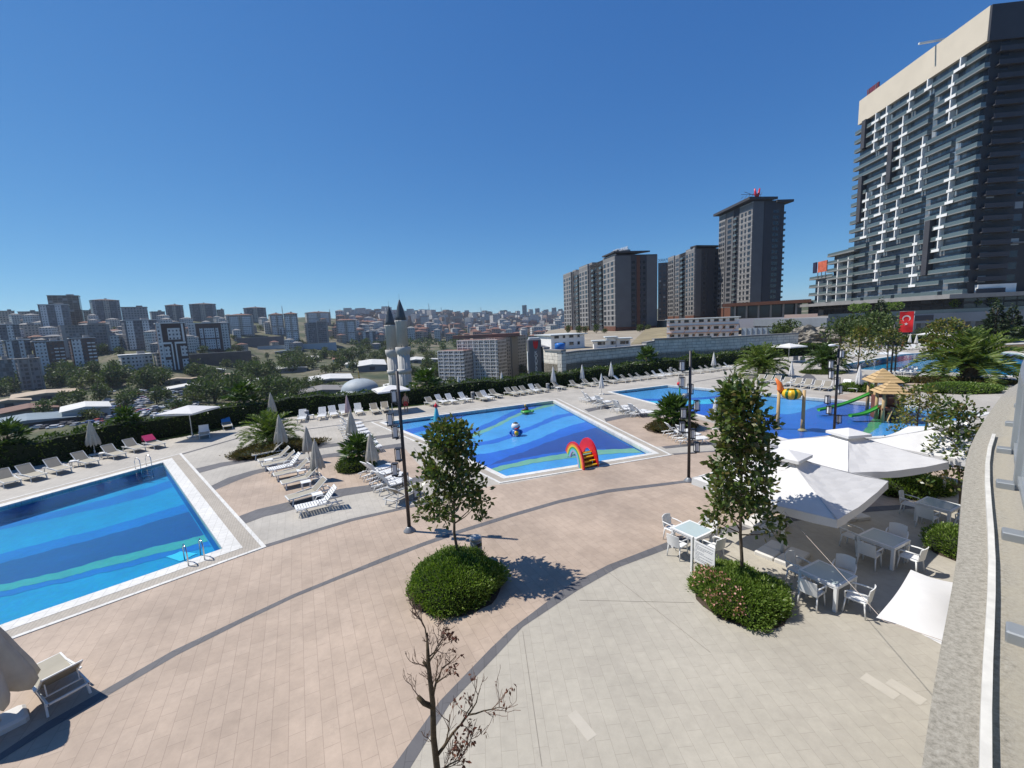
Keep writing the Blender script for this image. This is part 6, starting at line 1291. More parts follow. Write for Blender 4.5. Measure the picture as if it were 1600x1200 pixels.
# billboard and roof sign
p = along(1290); zb_ = Zat(p, 1290, 425); t = thing('billboard', 'orange-red billboard on the stepped roof left of the huge tower', 'billboard', (p.x+bn_.x*2, p.y+bn_.y*2, zb_), math.atan2(bu.y, bu.x)); m = MB(); m.box((0, 0, 2.4), (6.5, .4, 4.6)); m.build('panel', mat('orange_print', (.55, .13, .07), .6, var=.35, vs=.6), t); m = MB(); m.box((4.6, .6, 2.4), (2.4, .5, 4.6)); m.build('dark_panel', mat('navy_print', (.02, .02, .05), .6), t); m = MB(); [m.bar((x, .3, -2.5), (x, .3, .1), .25) for x in (-2.8, 0, 2.8)]; m.build('support', GREYMET, t)
p = C1+(C0-C1)*.93; t = thing('rooftop_sign', 'small dark red sign on the roof edge of the huge tower', 'sign', (p.x-bn_.x*1, p.y-bn_.y*1, ZT), math.atan2(bu.y, bu.x)); m = MB(); m.box((0, 0, 2), (6, .4, 2.6)); m.build('panel', mat('dark_red_print', (.16, .03, .05), .6, var=.4, vs=1), t); m = MB(); [m.bar((x, .3, 0), (x, .3, 3.2), .2) for x in (-2, 2)]; m.build('support', GREYMET, t)
# ---------------------------------------------------------------- podium (clubhouse) at the tower's foot
def clubhouse():
    a, b = V2(Wd(1292, 500, 128)), V2(Wd(1330, 500, 128)); t = thing('clubhouse', 'long two-storey clubhouse with grey-blue cladding and dark glazing below the huge tower', 'building', (0, 0, 0)); x0, x1, y = a.x, 235.0, a.y
    FG = facade('clubhouse_glazing', (.16, .18, .2), (.02, .026, .03), bay=6.5, fl=4.0, u=(.08, .9), v=(.02, .82)); FU = facade('terrace_glazing', (.03, .032, .036), (.018, .02, .024), bay=4.0, fl=4.2, u=(.05, .95), v=(.05, .9))
    uvprism([(x0, y), (x1, y-16), (x1, y+60), (x0, y+40)], -.5, 3.0, 'glazed_wall', FG, t, CONC)
    uvprism([(x0-.6, y-.8), (x1, y-16.8), (x1, y+40), (x0-.6, y+40)], 3.0, 5.6, 'fascia', SLATE, t, CONC)
    d = Vector((x1-x0, -16)).normalized()
    for f, w in ((.10, 7), (.16, 5), (.42, 9), (.475, 4), (.62, 8)):
        q = Vector((x0, y))+d*((x1-x0)*f); m = MB(); m.obox(Vector((q.x, q.y-.98, 3.7)), Vector((*d, 0))*w, Vector((-d.y, d.x, 0))*.16, Vector((0, 0, 1.5))); m.build('louvre_panel', DGREY, t)
    for f in (.0, .045, .115, .16, .24, .31, .38, .45, .52, .6, .7):
        q = Vector((x0, y))+d*((x1-x0)*f); m = MB(); m.obox(Vector((q.x, q.y-.45, -.2)), Vector((*d, 0))*1.1, Vector((0, .4, 0)), Vector((0, 0, 3.15))); m.build('pier', SLATE, t)
    q0, q1 = along(1270)+bn_*3, C1-bu*2+bn_*3; uvprism([q0-bn_*1.2, q1-bn_*1.2, q1-bn_*1.2+Vector((110, 4)), q0-bn_*40], 5.6, 9.6, 'terrace_wall', FU, t, CONC)
    m = MB(); m.prism([tuple(q0+bn_*4), tuple(q1+bn_*5-bu*3), (q1.x+120, q1.y-4), (q1.x+120, q1.y+30), tuple(q0-bn_*20)], 9.6, 10.75); m.build('roof_slab', CONC, t)
    m = MB(); m.obox(Vector((C1.x+2, C1.y-1.5, 10.8)), Vector((95, -2, 0)), Vector((0, 4, 0)), Vector((0, 0, 2.4))); m.build('white_parapet', WREND, t)
    m = MB(); m.obox(Vector((x0, y-.5, 5.6)), Vector((x1-x0, -16, 0)), Vector((0, .06, 0)), Vector((0, 0, 1.05))); m.build('balustrade', BALG, t)
    return x0, y, x1
cx0, cy0, cx1 = clubhouse()
PROT_TOP = None
def topiary():
    t = thing('topiary', 'topiary', 'tree', (0, 0, 0)); m = MB(); m.tube([(0, 0, 0), (0, 0, 2)], [.14, .1], 6); m.build('trunk', BARK, t); n = 420; d = rand_dir(n); P = d*np.array([1.5, 1.5, 1.05])*U(.75, 1.05, n)[:, None]+np.array([0, 0, 2.6]); leaf_obj('crown', [(leaf_geo(P, d+rand_dir(n)*.8, U(.3, .5, n), U(.2, .3, n)), 0)], [BUSHL], t); return t
TP = Proto(topiary)
for i, (px, py, dp) in enumerate(((1335, 492, 132), (1350, 492, 131), (1385, 489, 131), (1401, 488, 130), (1495, 480, 127), (1521, 477, 126), (1549, 474, 125))):
    b = Wd(px, py, dp); TP.put((b[0], b[1], 5.6), i, f'round clipped tree on the clubhouse terrace, {ORD[i]} from the left', 'clipped trees on the clubhouse terrace')
# flag
def flag():
    c = Vector(Wd(1416, 503, 112)); az = math.atan2(c.x, c.y); w, h = 22/680*112*math.cos(az)*1.0, 32/680*112; t = thing('flag', 'big red flag with a white crescent and star hanging upright in front of the clubhouse', 'flag', tuple(c), -az)
    fm = mat('red_flag_cloth', (.62, .015, .02), .8, var=.06); m = MB(); n = 12
    def wv(x, z): return .14*math.sin(x*2.2+z*.8)+.10*math.sin(z*1.7)
    for i in range(n+1):
        for j in range(n+1): x, z = -w/2+w*i/n, -h/2+h*j/n; m.v.append((x, wv(x, z), z))
    for i in range(n):
        for j in range(n): k = i*(n+1)+j; m.f.append((k, k+n+1, k+n+2, k+1)); m.m.append(0); m.s.append(True)
    m.build('cloth', fm, t); s = MB(); K = 28; R1, R2 = w*.30, w*.245; cz = h*.17
    vs = []
    for k in range(K+1): a = R(-70)+R(320)*k/K+R(-90)*0; a = R(-60)+R(300)*k/K; vs.append((R1*math.cos(a), R1*math.sin(a)+cz)); 
    inner = []
    for k in range(K+1): a = R(-60)+R(300)*k/K; f = math.sin(PI*k/K); r_ = R1-.02-(R1*.42)*f; inner.append((r_*math.cos(a), r_*math.sin(a)+cz-.0))
    pts = [(x, wv(x, z)-.06, z) for x, z in vs]+[(x, wv(x, z)-.06, z) for x, z in inner]; s.add(pts, [(k, k+1, K+2+k, K+1+k) for k in range(K)])
    s.build('crescent', CLOTH, t); q = MB(); sp = []
    for k in range(10): a = R(90)+R(36)*k; rr = w*.16 if k % 2 == 0 else w*.065; x, z = rr*math.cos(a), rr*math.sin(a)-h*.10; sp.append((x, wv(x, z)-.06, z))
    x, z = 0, -h*.10; sp.append((x, wv(x, z)-.06, z)); q.add(sp, [(k, (k+1) % 10, 10) for k in range(10)]); q.build('star', CLOTH, t); b = MB(); b.tube([(-w*.55, 0, h/2+.05), (w*.55, 0, h/2+.05)], .05, 6); b.tube([(w*.55, 0, h/2+.05), (w*.55, 0, -c.z-h*0)], .07, 6); b.build('pole', GREYMET, t)
flag()
# ---------------------------------------------------------------- stone retaining wall, yard buildings
def stone_wall():
    m, nt, b, out = new_mat('stone_block_wall'); uv = N(nt, 'UVMap', uv_map='wall'); br = N(nt, 'TexBrick'); nt.links.new(uv.outputs[0], br.inputs['Vector']); co = N(nt, 'TexCoord').outputs['Object']
    for k, v in (('Color1', (.78, .72, .62, 1)), ('Color2', (.66, .61, .53, 1)), ('Mortar', (.26, .245, .225, 1)), ('Scale', 1.0), ('Mortar Size', .035), ('Mortar Smooth', .2), ('Brick Width', 1.5), ('Row Height', .62)): br.inputs[k].default_value = v
    br.offset = .37; br.squash = .7; br.squash_frequency = 3
    nt.links.new(mix_rgb(nt, 1.0, br.outputs[0], ramp(nt, noise(nt, .5, 6, co), [(.3, .8), (.7, 1.12)]), 'MULTIPLY'), b.inputs['Base Color']); b.inputs['Roughness'].default_value = .9
    bp = N(nt, 'Bump'); bp.inputs['Distance'].default_value = .1; bp.inputs['Strength'].default_value = .6; nt.links.new(math_n(nt, 'SUBTRACT', noise(nt, 3, 4, co), br.outputs['Fac']), bp.inputs['Height']); nt.links.new(bp.outputs[0], b.inputs['Normal'])
    t = thing('retaining_wall', 'long pale stone-block retaining wall behind the hedge', 'wall', (0, 0, 0)); l = wall_xy[1:]; tops = [3.1, 2.9, 2.9, 2.9, 3.2, 4.0, 4.0, 4.0, 4.0]
    pts = [(848, 545), (878, 552), (908, 551), (909, 545), (1010, 542), (1022, 530), (1110, 528), (1245, 521)]
    zs_ = [Zat(l[1], 849, 545), Zat(l[2], 878, 553), Zat(l[3], 908, 550), Zat(l[4], 1010, 541), Zat(l[5], 1022, 530), Zat(l[6], 1110, 528), Zat(l[7], 1245, 523)]; zs_ = [zs_[0]]+zs_
    for i in range(len(l)-1):
        a, b_ = V2(l[i]), V2(l[i+1]); d = (b_-a).normalized(); nn = Vector((d.y, -d.x)); z = (zs_[i]+zs_[i+1])/2 if i not in (3,) else zs_[4]
        uvprism([a, b_, b_-nn*.9, a-nn*.9], -40 if i < 2 else -3, z, 'wall_section', m, t); c = MB(); c.prism([tuple(a+nn*.12), tuple(b_+nn*.12), tuple(b_-nn*1.0), tuple(a-nn*1.0)], z, z+.28); c.build('coping', CONC, t)
stone_wall()
def cabins(label, x0, x1, yt, yb, depth, floors, D=6, yaw=0.0, z0=.5, orange=True):
    b = Wd((x0+x1)/2, yb, depth); az = math.atan2(b[0], b[1]); w = (x1-x0)*depth/F*math.cos(az)/max(.3, math.cos(yaw)); zt_ = Zat(b, (x0+x1)/2, yt); t = thing('site_cabins', label, 'building', (b[0], b[1], z0), -az+yaw); h = zt_-z0; fh = h/floors; wm = mat('cabin_panel', (.82, .81, .78), .7, var=.08, vs=.6); om = mat('orange_rail', (.45, .20, .08), .7)
    uvprism([(-w/2, 0), (w/2, 0), (w/2, D), (-w/2, D)], 0, h-.3, 'wall', wm, t); m = MB(); m.box((0, D/2, h-.1), (w+1.0, D+1.6, .25)); m.build('roof', mat('pale_sheet_roof', (.55, .57, .55), .5, var=.08), t)
    W = Wins(t, WREND, 75)
    for f in range(floors):
        for k in range(max(2, int(w/2.2))): W.l.append((-w/2+1.6+k*(w-2.4)/max(1, int(w/2.2)-.5), -.02, fh*f+.9, 0, .9 if k % 2 else 1.5, 1.0, (0, -1)))
    W.emit()
    if orange:
        for f in range(1, floors): m = MB(); m.box((0, -.35, fh*f), (w, .7, .12)); m.box((0, -.68, fh*f+.95), (w, .05, .06)); m.build('walkway', om, t)
        for k in range(6): m = MB(); x = -w/2+w*(k+.5)/6; m.bar((x-1.2, -.68, 0), (x+1.2, -.68, fh*(floors-1)), .1); m.build('brace', om, t)
    return t
cabins('three-storey white site cabin building with orange walkways above the stone wall', 1040, 1152, 497, 531, 134, 3, 9, 0.0)
cabins('two-storey white site cabin building at the left end of the stone wall', 862, 914, 522, 546, 118, 2, 9, .5, orange=False)
for i, (x0, x1, yt, yb) in enumerate(((928, 948, 532, 541), (948, 962, 526, 540), (963, 985, 528, 540))): cabins(f'small site cabin, {ORD[i]} from the left of the row above the low stone wall', x0, x1, yt, yb, 112, 1, 3, .1, orange=False)
t = thing('water_tank', 'bright blue water tank on the stone wall yard', 'tank', (*Wd(875, 547, 84)[:2], 2.6)); m = MB(); m.lathe([(.9, 0), (1, .1), (1, 1.0), (.9, 1.15), (.3, 1.25)], 16); m.build('drum', BLU, t); m = MB(); m.box((0, 0, -1.2), (2, 2, 2.3)); m.build('stand', GREYMET, t)
sl = MB(); a, b, c, d = Wd(985, 534, 125), Wd(1040, 530, 128), Wd(1095, 507, 190), Wd(1010, 512, 240); sl.add([(a[0], a[1], .6), (b[0], b[1], .6), (c[0], c[1], c[2]-.5), (d[0], d[1], d[2]-.3)], [(0, 1, 2, 3)]); sl.add([(b[0], b[1], .6), (c[0]+40, c[1], c[2]-.5), (c[0], c[1], c[2]-.5)], [(0, 1, 2)]); struct('dirt_slope', sl, mat('dry_grass_slope', (.24, .20, .12), .95, var=.35, vs=.15))
def flat_wall(name, label, x0, x1, yt, yb, depth, m, z0, D=3, cat='wall'):
    t, w, h = plain_block(name, label, x0, x1, yt, yb, depth, D, m, z0); return t, w, h
t, w, h = flat_wall('retaining_wall', 'plain lilac-grey retaining wall right of the site cabins', 1150, 1226, 497, 521, 165, mat('lilac_render', (.40, .39, .42), .85, var=.06, vs=.3), .4)
t2w, w2, h2 = flat_wall('retaining_wall', 'plain salmon-pink retaining wall between the lilac wall and the clubhouse', 1224, 1276, 491, 516, 158, mat('salmon_render', (.62, .44, .35), .85, var=.06, vs=.3), .4)
up = MB(); q = [Wd(1150, 500, 168), Wd(1226, 500, 168), Wd(1276, 500, 161)]; ug = [tuple(p[:2]) for p in q]+[(175, 225), (240, 330), (100, 330)]; up.poly([(x, y, 5.4) for x, y in ug]); up.add([(x, y, 5.4) for x, y in ug]+[(x, y, 0) for x, y in ug], [(i, 6+i, 6+(i+1) % 6, (i+1) % 6) for i in range(6)]); struct('upper_terrace', up, YARD)
t, w, h = flat_wall('site_hoarding', 'row of grey hoarding panels on the stone wall in front of the lilac wall', 1158, 1215, 512, 528, 120, mat('hoarding_panel', (.36, .42, .47), .6, var=.08, vs=.4), .5, .2)
m = MB(); [m.box((-w/2+w*k/7, -.12, h/2), (.16, .16, h+.1)) for k in range(8)]; m.build('posts', GREYMET, t)
t = thing('rock_bank', 'rocky grey bank below the pink wall', 'rock', (*Wd(1262, 545, 108)[:2], 0)); rk = bmesh.new(); bmesh.ops.create_icosphere(rk, subdivisions=5, radius=1); rr_ = random.Random(2)
from mathutils import noise as mn
for v in rk.verts: k = 1+.25*mn.noise(v.co*2.2)+.20*mn.noise(v.co*6)+.12*mn.noise(v.co*15)+.07*mn.noise(v.co*34); v.co = Vector((v.co.x*8*k, v.co.y*4*k, v.co.z*3.7*k))
me = bpy.data.meshes.new('rock_face'); rk.to_mesh(me); rk.free(); me.materials.append(mat('grey_rock', (.26, .235, .19), .95, var=.6, vs=1.2, bump=1.0, bs=1.5)); o = bpy.data.objects.new('rock_face', me); link(o); o.parent = t
# sign pylon
def pylon():
    b = Wd(837, 586, 82); az = math.atan2(b[0], b[1]); zt_ = Zat(b, 836, 530); zb = b[2]-4; h = zt_-zb; w = 21/680*82; t = thing('sign_pylon', 'tall grey sign pylon with a red tulip emblem and white vertical lettering behind the hedge', 'sign', (b[0], b[1], zb), -az+.12); m = MB(); m.rbox((0, 1.0, h/2), (w, 2, h), 0, .15); m.build('column', mat('pylon_grey', (.13, .13, .145), .6, var=.06), t)
    m = MB(); m.rbox((0, 1.0, h+.15), (w*.8, 1.6, .3), 0, .1); m.build('cap', mat('pylon_cap', (.4, .42, .44), .5), t); m = MB(); m.box((-w/2-.06, .6, h*.62), (.1, 1.0, h*.33)); m.build('side_light_strip', WREND, t)
    txt = 'KORUPARK'; z_top = Zat(b, 838, 547)-zb; z_bot = Zat(b, 838, 581)-zb; st = (z_top-z_bot)/7.3
    for k, ch in enumerate(txt): o = text_obj(ch, st*1.4, LET, t, 'letter', .06); o.rotation_euler = (PI/2, 0, 0); o.location = (.18, -.07, z_top-.5-st*k)
    ze = Zat(b, 838, 538.5)-zb; m = MB(); m.sm = True
    for dx, r_ in ((-.24, .42), (.24, -.42), (0, 0)):
        n = 14; pr = [(.02, -.8), (.17, -.5), (.22, 0), (.15, .5), (.02, .8)]
        vs = [(.18+dx+x*s+z*r_*-.35, -.06-(.04 if dx == 0 else 0), ze+z) for s in (-1, 1) for x, z in (pr if s > 0 else pr)]; m.add(vs, [(k, k+1, 5+k+1, 5+k) for k in range(4)])
    m.build('tulip_emblem', RED, t)
pylon()
# ================================================================ far hillside, mosque, valley
FM = [facade('beige_flats', (.40, .36, .31)), facade('grey_flats', (.26, .26, .27)), facade('white_flats', (.58, .57, .54)), facade('salmon_flats', (.42, .29, .23)), facade('slate_flats', (.11, .125, .15), bay=2.6, u=(.15, .8)), facade('brown_flats', (.10, .055, .045), bay=3.2)]
FW_ = facade('white_panel_windows', (.64, .64, .63), (.03, .035, .05), bay=2.4, fl=3.1, u=(.28, .72), v=(.3, .75)); FGRID = facade('grid_flats', (.20, .20, .21), (.035, .045, .06), bay=2.6, fl=3.1, u=(.12, .88), v=(.15, .8)); FSKEL = facade('raw_concrete_frame', (.13, .105, .10), (.015, .015, .018), bay=5, fl=3.2, u=(.06, .94), v=(.14, 1.0)); FTEAL = facade('teal_glass', (.12, .16, .18), (.05, .075, .095), bay=1.6, u=(.05, .95), v=(.05, .9))
def hill_house(label, x0, x1, yt, yb, style, side=0.0, fixed=None):
    xm = (x0+x1)/2; b = Wd(xm, yb, fixed) if fixed else hit(xm, yb)
    if b is None: return
    dp = depth_of(b); az = math.atan2(b[0], b[1]); w = (x1-x0)*dp/F*math.cos(az)*.9; h = Zat(b, xm, yt)-b[2]; D = max(11, min(20, w*.8)); base = {'t': FM[4], 'g': FGRID, 'd': FM[5], 'b': FM[0], 'w': FM[2], 's': FSKEL, 'h': FM[4], 'G': FTEAL, 'p': FM[0], 'c': FM[1]}[style]
    t = thing('apartment_building', label, 'building', (b[0], b[1], b[2]), -az+side); uvprism([(-w/2, 0), (w/2, 0), (w/2, D), (-w/2, D)], -6, h, 'wall', base, t, CONC); rc = MB()
    if style in 'hp':
        e = 1.0; rc.add([(-w/2-e, -e, h), (w/2+e, -e, h), (w/2+e, D+e, h), (-w/2-e, D+e, h), (-w*.12, D/2, h+2.2), (w*.12, D/2, h+2.2)], [(0, 1, 5, 4), (1, 2, 5), (2, 3, 4, 5), (3, 0, 4), (3, 2, 1, 0)]); ro = rc.build('roof', ROOFR if style == 'p' else mat('brown_hip_roof', (.10, .06, .055), .8), t); c = MB(); c.box((w*.05, D/2, h+2.4), (2.5, 2.5, 1.6)); c.build('chimney', CONC, ro)
    else:
        rc.box((0, D/2, h+.25), (w+1.2, D+1.2, .5)); ro = rc.build('roof', WREND if style in 'dtw' else CONC, t); c = MB(); c.box((w*.2, D*.6, h+1.6), (w*.25, 4, 2.2)); c.build('stair_tower', CONC, ro)
    def panel(u0, u1, v0, v1, m, pr=.5):
        uvprism([(-w/2+w*u0, -pr), (-w/2+w*u1, -pr), (-w/2+w*u1, .1), (-w/2+w*u0, .1)], h*v0, h*v1, 'facade_panel', m, t)
    if style == 't': panel(.06, .27, 0, .98, FW_); panel(.55, .76, 0, .98, FW_)
    if style == 'd':
        panel(.05, .42, .0, .97, FW_)
        for k in range(int(h/3.1)-1):
            for s in (0, 1): m = MB(); m.box((w*(.22+.18*s), -.9, 3.1*k+2.2), (w*.14, 1.8, 1.1)); m.build('balcony', WREND, t)
    if style == 'w': panel(.3, .7, .05, .95, FW_, .35)
    if style == 'g': panel(.0, .08, 0, 1.0, LGREY); panel(.46, .52, 0, 1.0, LGREY); panel(.92, 1.0, 0, 1.0, LGREY)
    if style == 'p': panel(.08, .42, .45, .92, FW_); panel(.58, .92, .45, .92, FW_); panel(.08, .42, .03, .4, FW_); panel(.58, .92, .03, .4, FW_)
    if style == 'h': panel(.0, .12, 0, .99, FM[1]); panel(.4, .6, 0, .99, FM[0]); panel(.88, 1, 0, .99, FM[1])
    return t
HL = [('glassy grey-green tower cut off by the left edge', -6, 30, 562, 613, 'G'), ('raw concrete tower with pale top windows at the far left front', 34, 75, 560, 612, 'g'), ('white and grey block behind the raw concrete tower', 16, 60, 531, 590, 't'), ('white-panelled brown block with white balconies, left of the white tower', 58, 112, 533, 586, 'd'),
 ('slim white tower with brown balconies above the valley trees', 117, 160, 528, 584, 'd'), ('white and dark block at the left edge of the hillside', -8, 42, 507, 556, 't'), ('pale beige block with a flat roof high on the left', 22, 72, 508, 535, 'b'), ('dark tower with two white window columns below the skeleton tower', 66, 118, 476, 527, 't'), ('unfinished dark concrete skeleton tower on the skyline', 80, 134, 462, 512, 's'),
 ('wide grey gridded block in the middle of the left hillside', 100, 184, 508, 556, 'g'), ('hip-roofed tower on the skyline right of the skeleton tower', 148, 196, 469, 512, 'h'), ('dark slate block beside the hip-roofed tower', 194, 238, 480, 525, 'c'), ('dark red block with light columns above the long white house', 198, 254, 500, 545, 't'), ('long low white apartment house above the valley trees', 190, 245, 554, 579, 'w'),
 ('slender hip-roofed tower on the skyline above the panelled blocks', 260, 290, 477, 503, 'h'), ('wide hip-roofed tower on the skyline', 297, 342, 475, 502, 'h'), ('hip-roofed tower with a pointed top on the skyline', 350, 378, 476, 497, 'h'), ('hip-roofed tower left of the glass office block', 382, 420, 481, 504, 'h'), ('pink-beige panelled block right of the brown block', 357, 400, 492, 524, 'p'), ('pink-beige panelled block behind the retaining wall', 424, 447, 491, 524, 'p'), ('tall pink-beige panelled block with white insets', 447, 470, 490, 537, 'p'), ('dark glazed block below a pink top storey', 479, 517, 504, 537, 'g'), ('pink-beige block on the skyline above the dark glazed block', 478, 520, 488, 505, 'p'), ('pink-beige block at the right end of the hillside row', 526, 560, 500, 535, 'p'), ('blue glass office block on the skyline', 455, 492, 484, 494, 'G'),
 ('white and dark slim block left of the minarets', 566, 590, 518, 543, 't'), ('low house on the skyline at the far left', 5, 34, 472, 492, 'b'), ('red-roofed house on the skyline left of the skeleton tower', 36, 74, 470, 490, 'p'), ('pale house in the gap on the left hillside', 0, 28, 486, 508, 'b'), ('beige flats below the skyline houses', 30, 66, 487, 508, 'b'), ('grey flats between the dark slate block and skyline towers', 238, 262, 487, 508, 'c'), ('brown flats behind the skeleton tower', 132, 152, 485, 506, 'b'), ('small brown house beside the long white house', 246, 258, 552, 574, 'b'), ('pale flats at the foot of the hip-roofed skyline tower', 340, 352, 484, 502, 'b')]
for lb, x0, x1, yt, yb, st in HL: hill_house(lb, x0, x1, yt, yb, st, random.uniform(-.12, .2))
def tee_block():        # white-framed dark brown blocks
    for lb, x0, x1, yt, yb in (('dark brown tower block with white frames and a gridded white window square', 253, 301, 505, 579), ('wide dark brown block with six white window panels', 298, 366, 505, 551)):
        xm = (x0+x1)/2; b = hit(xm, yb); dp = depth_of(b); az = math.atan2(b[0], b[1]); w = (x1-x0)*dp/F*math.cos(az)*.93; h = Zat(b, xm, yt)-b[2]; t = thing('apartment_building', lb, 'building', (b[0], b[1], b[2]), -az+.06); uvprism([(-w/2, 0), (w/2, 0), (w/2, 16), (-w/2, 16)], -12, h, 'wall', mat('dark_brown_render', (.06, .038, .038), .8, var=.1, vs=.2), t, CONC)
        def panel(u0, u1, v0, v1, m=FW_, pr=.4, nm='window_panel'): uvprism([(-w/2+w*u0, -pr), (-w/2+w*u1, -pr), (-w/2+w*u1, .1), (-w/2+w*u0, .1)], h*v0, h*v1, nm, m, t)
        if x0 < 290:
            panel(.0, .16, .0, 1.0); panel(.36, .80, .66, .90); panel(.86, .93, .62, .99, WREND, .4, 'white_frame'); panel(.0, .45, .57, .61, WREND, .45, 'white_frame'); panel(.55, .95, .57, .61, WREND, .45, 'white_frame'); panel(.42, .47, .02, .57, WREND, .42, 'white_frame'); panel(.55, .60, .02, .57, WREND, .42, 'white_frame'); panel(.17, .36, .30, .52); panel(.17, .36, .02, .24); panel(.74, .96, .30, .52); panel(.74, .96, .02, .24)
        else:
            panel(.0, .17, .0, 1.0, FM[2])
            for a, b_ in ((.26, .34), (.37, .62), (.65, .72)): panel(a, b_, .50, .84); panel(a, b_, .12, .46)
            panel(.80, .98, .05, .98, FM[2])
        r = MB(); r.box((0, 8, h+.3), (w+1, 17, .6)); r.build('roof', WREND, t)
tee_block()
# long retaining walls on the hillside
for lb, x0, x1, yt, yb, m in (('long grey-blue retaining wall below the pink-beige blocks', 372, 446, 527, 541, MGREY), ('brown earth-retaining wall below the wide brown block', 300, 396, 551, 571, mat('brown_concrete', (.12, .10, .09), .9, var=.25, vs=.2)), ('long low pale blue wall at the foot of the hillside row', 405, 528, 538, 545, mat('pale_blue_panel', (.35, .42, .47), .7))):
    xm = (x0+x1)/2; b = hit(xm, yb); dp = depth_of(b); az = math.atan2(b[0], b[1]); w = (x1-x0)*dp/F*math.cos(az); h = Zat(b, xm, yt)-b[2]; t = thing('hillside_wall', lb, 'wall', (b[0], b[1], b[2]), -az); m_ = MB(); m_.box((0, 1, h/2-3), (w, 2, h+6)); m_.build('wall', m, t); c = MB(); c.box((0, 1, h+.2), (w+.4, 2.4, .4)); c.build('coping', LGREY, t)
# white terraced apartment slab behind the hedge
def terraced():
    t = thing('apartment_slab', 'long pale grey terraced apartment slab with white grid facade behind the hedge', 'building', (0, 0, 0)); fr = mat('white_grid', (.82, .80, .77), .8, var=.06); FGW = facade('gridded_balconies', (.58, .55, .52), (.03, .03, .035), bay=2.2, fl=3.0, u=(.2, .75), v=(.25, .85))
    z0 = -44; rows = [((687, 727), 548, 372, 0), ((718, 780), 531, 380, 1), ((778, 800), 527, 392, 2), ((800, 824), 524, 410, 3)]
    for (x0, x1), yt, dp, i in rows:
        a, b = V2(Wd(x0, 590, dp)), V2(Wd(x1, 590, dp+(-12, -20, 18, 24)[i])); zt_ = Zat((a+b)/2, (x0+x1)/2, yt); d = (b-a).normalized(); n = Vector((d.y, -d.x)); w = (b-a).length
        uvprism([a, b, b-n*14, a-n*14], z0, zt_, 'wall', FGW if i < 2 else FM[0], t, mat('rust_roof', (.20, .10, .075), .85)); nf = int((zt_-z0)/3.0)
        if i < 2:
            for k in range(nf+1): m = MB(); o = Vector((a.x, a.y, zt_-.4-3.0*k)); m.obox(o, Vector((*d, 0))*w, Vector((*n, 0))*.9, Vector((0, 0, .42))); m.build('floor_band', fr, t)
            for k in range(int(w/5.5)+1): m = MB(); o = Vector((*(a+d*min(w-.4, k*5.5)), z0)); m.obox(o, Vector((*d, 0))*.4, Vector((*n, 0))*.93, Vector((0, 0, zt_-z0-.02))); m.build('white_pier', fr, t)
        else:
            m = MB(); o = Vector((*a, z0)); m.obox(o, Vector((*d, 0))*w*.4, Vector((*n, 0))*1.2, Vector((0, 0, zt_-z0-1))); m.build('beige_pier', mat('beige_pier', (.30, .27, .22), .85), t)
    a = V2(Wd(722, 548, 395)); m = MB(); zt_ = Zat(a, 722, 527); m.box((a.x+22, a.y+12, zt_), (62, 9, 3), .1); m.build('rust_roof_storey', mat('rust_red_storey', (.24, .13, .10), .85, var=.2), t)
terraced()
# ---------------------------------------------------------------- mosque
def minaret(label, x, y_base, y_tip, dp, seed):
    b = Wd(x, y_base, dp); h = Zat(b, *seed)-b[2]; zb = b[2]-18; H = h+18; t = thing('minaret', label, 'minaret', (b[0], b[1], zb), 0, 'minarets of the mosque'); r = H*.045; st = mat('pale_minaret_stone', (.52, .50, .46), .85, var=.12, vs=.25); ld = mat('lead_spire', (.055, .07, .085), .5, var=.15, vs=.3)
    m = MB(); m.lathe([(r, 0), (r, H*.55)], 48, rib=lambda a, z: 1+.12*abs(math.sin(a*6)), cap=True); m.build('shaft', st, t)
    m = MB(); m.lathe([(r*1.0, H*.525), (r*1.12, H*.545), (r*1.25, H*.56), (r*1.36, H*.575), (r*1.36, H*.603), (r*1.28, H*.605), (r*1.28, H*.58), (r*.9, H*.578)], 20); m.build('gallery', st, t)
    m = MB(); m.lathe([(r*.9, H*.575), (r*.9, H*.80), (r*1.0, H*.812), (r*1.0, H*.822)], 48, rib=lambda a, z: 1+.12*abs(math.sin(a*6))); m.build('upper_shaft', st, t)
    m = MB(); m.lathe([(r*1.0, H*.375), (r*1.25, H*.395), (r*1.32, H*.40), (r*1.32, H*.422), (r*1.24, H*.424), (r*1.24, H*.405), (r*1.0, H*.404)], 20); m.build('lower_gallery', st, t)
    m = MB(); m.lathe([(r*.98, H*.822), (r*.85, H*.855), (r*.5, H*.93), (r*.12, H*.985), (.05, H*.99), (.05, H*1.03), (.01, H*1.035)], 16); m.build('spire', ld, t)
    for k in range(8): a = k*PI/4; m = MB(); m.box((math.cos(a)*r*.92, math.sin(a)*r*.92, H*.60), (.25, .25, H*.04), a); m.build('slit_window', DARKGLASS, t)
minaret('nearer and taller white minaret with a dark pointed spire', 634, 600, 462, 222, (622, 466)); minaret('farther and shorter white minaret with a dark pointed spire, left of its twin', 617, 600, 472, 240, (605, 476))
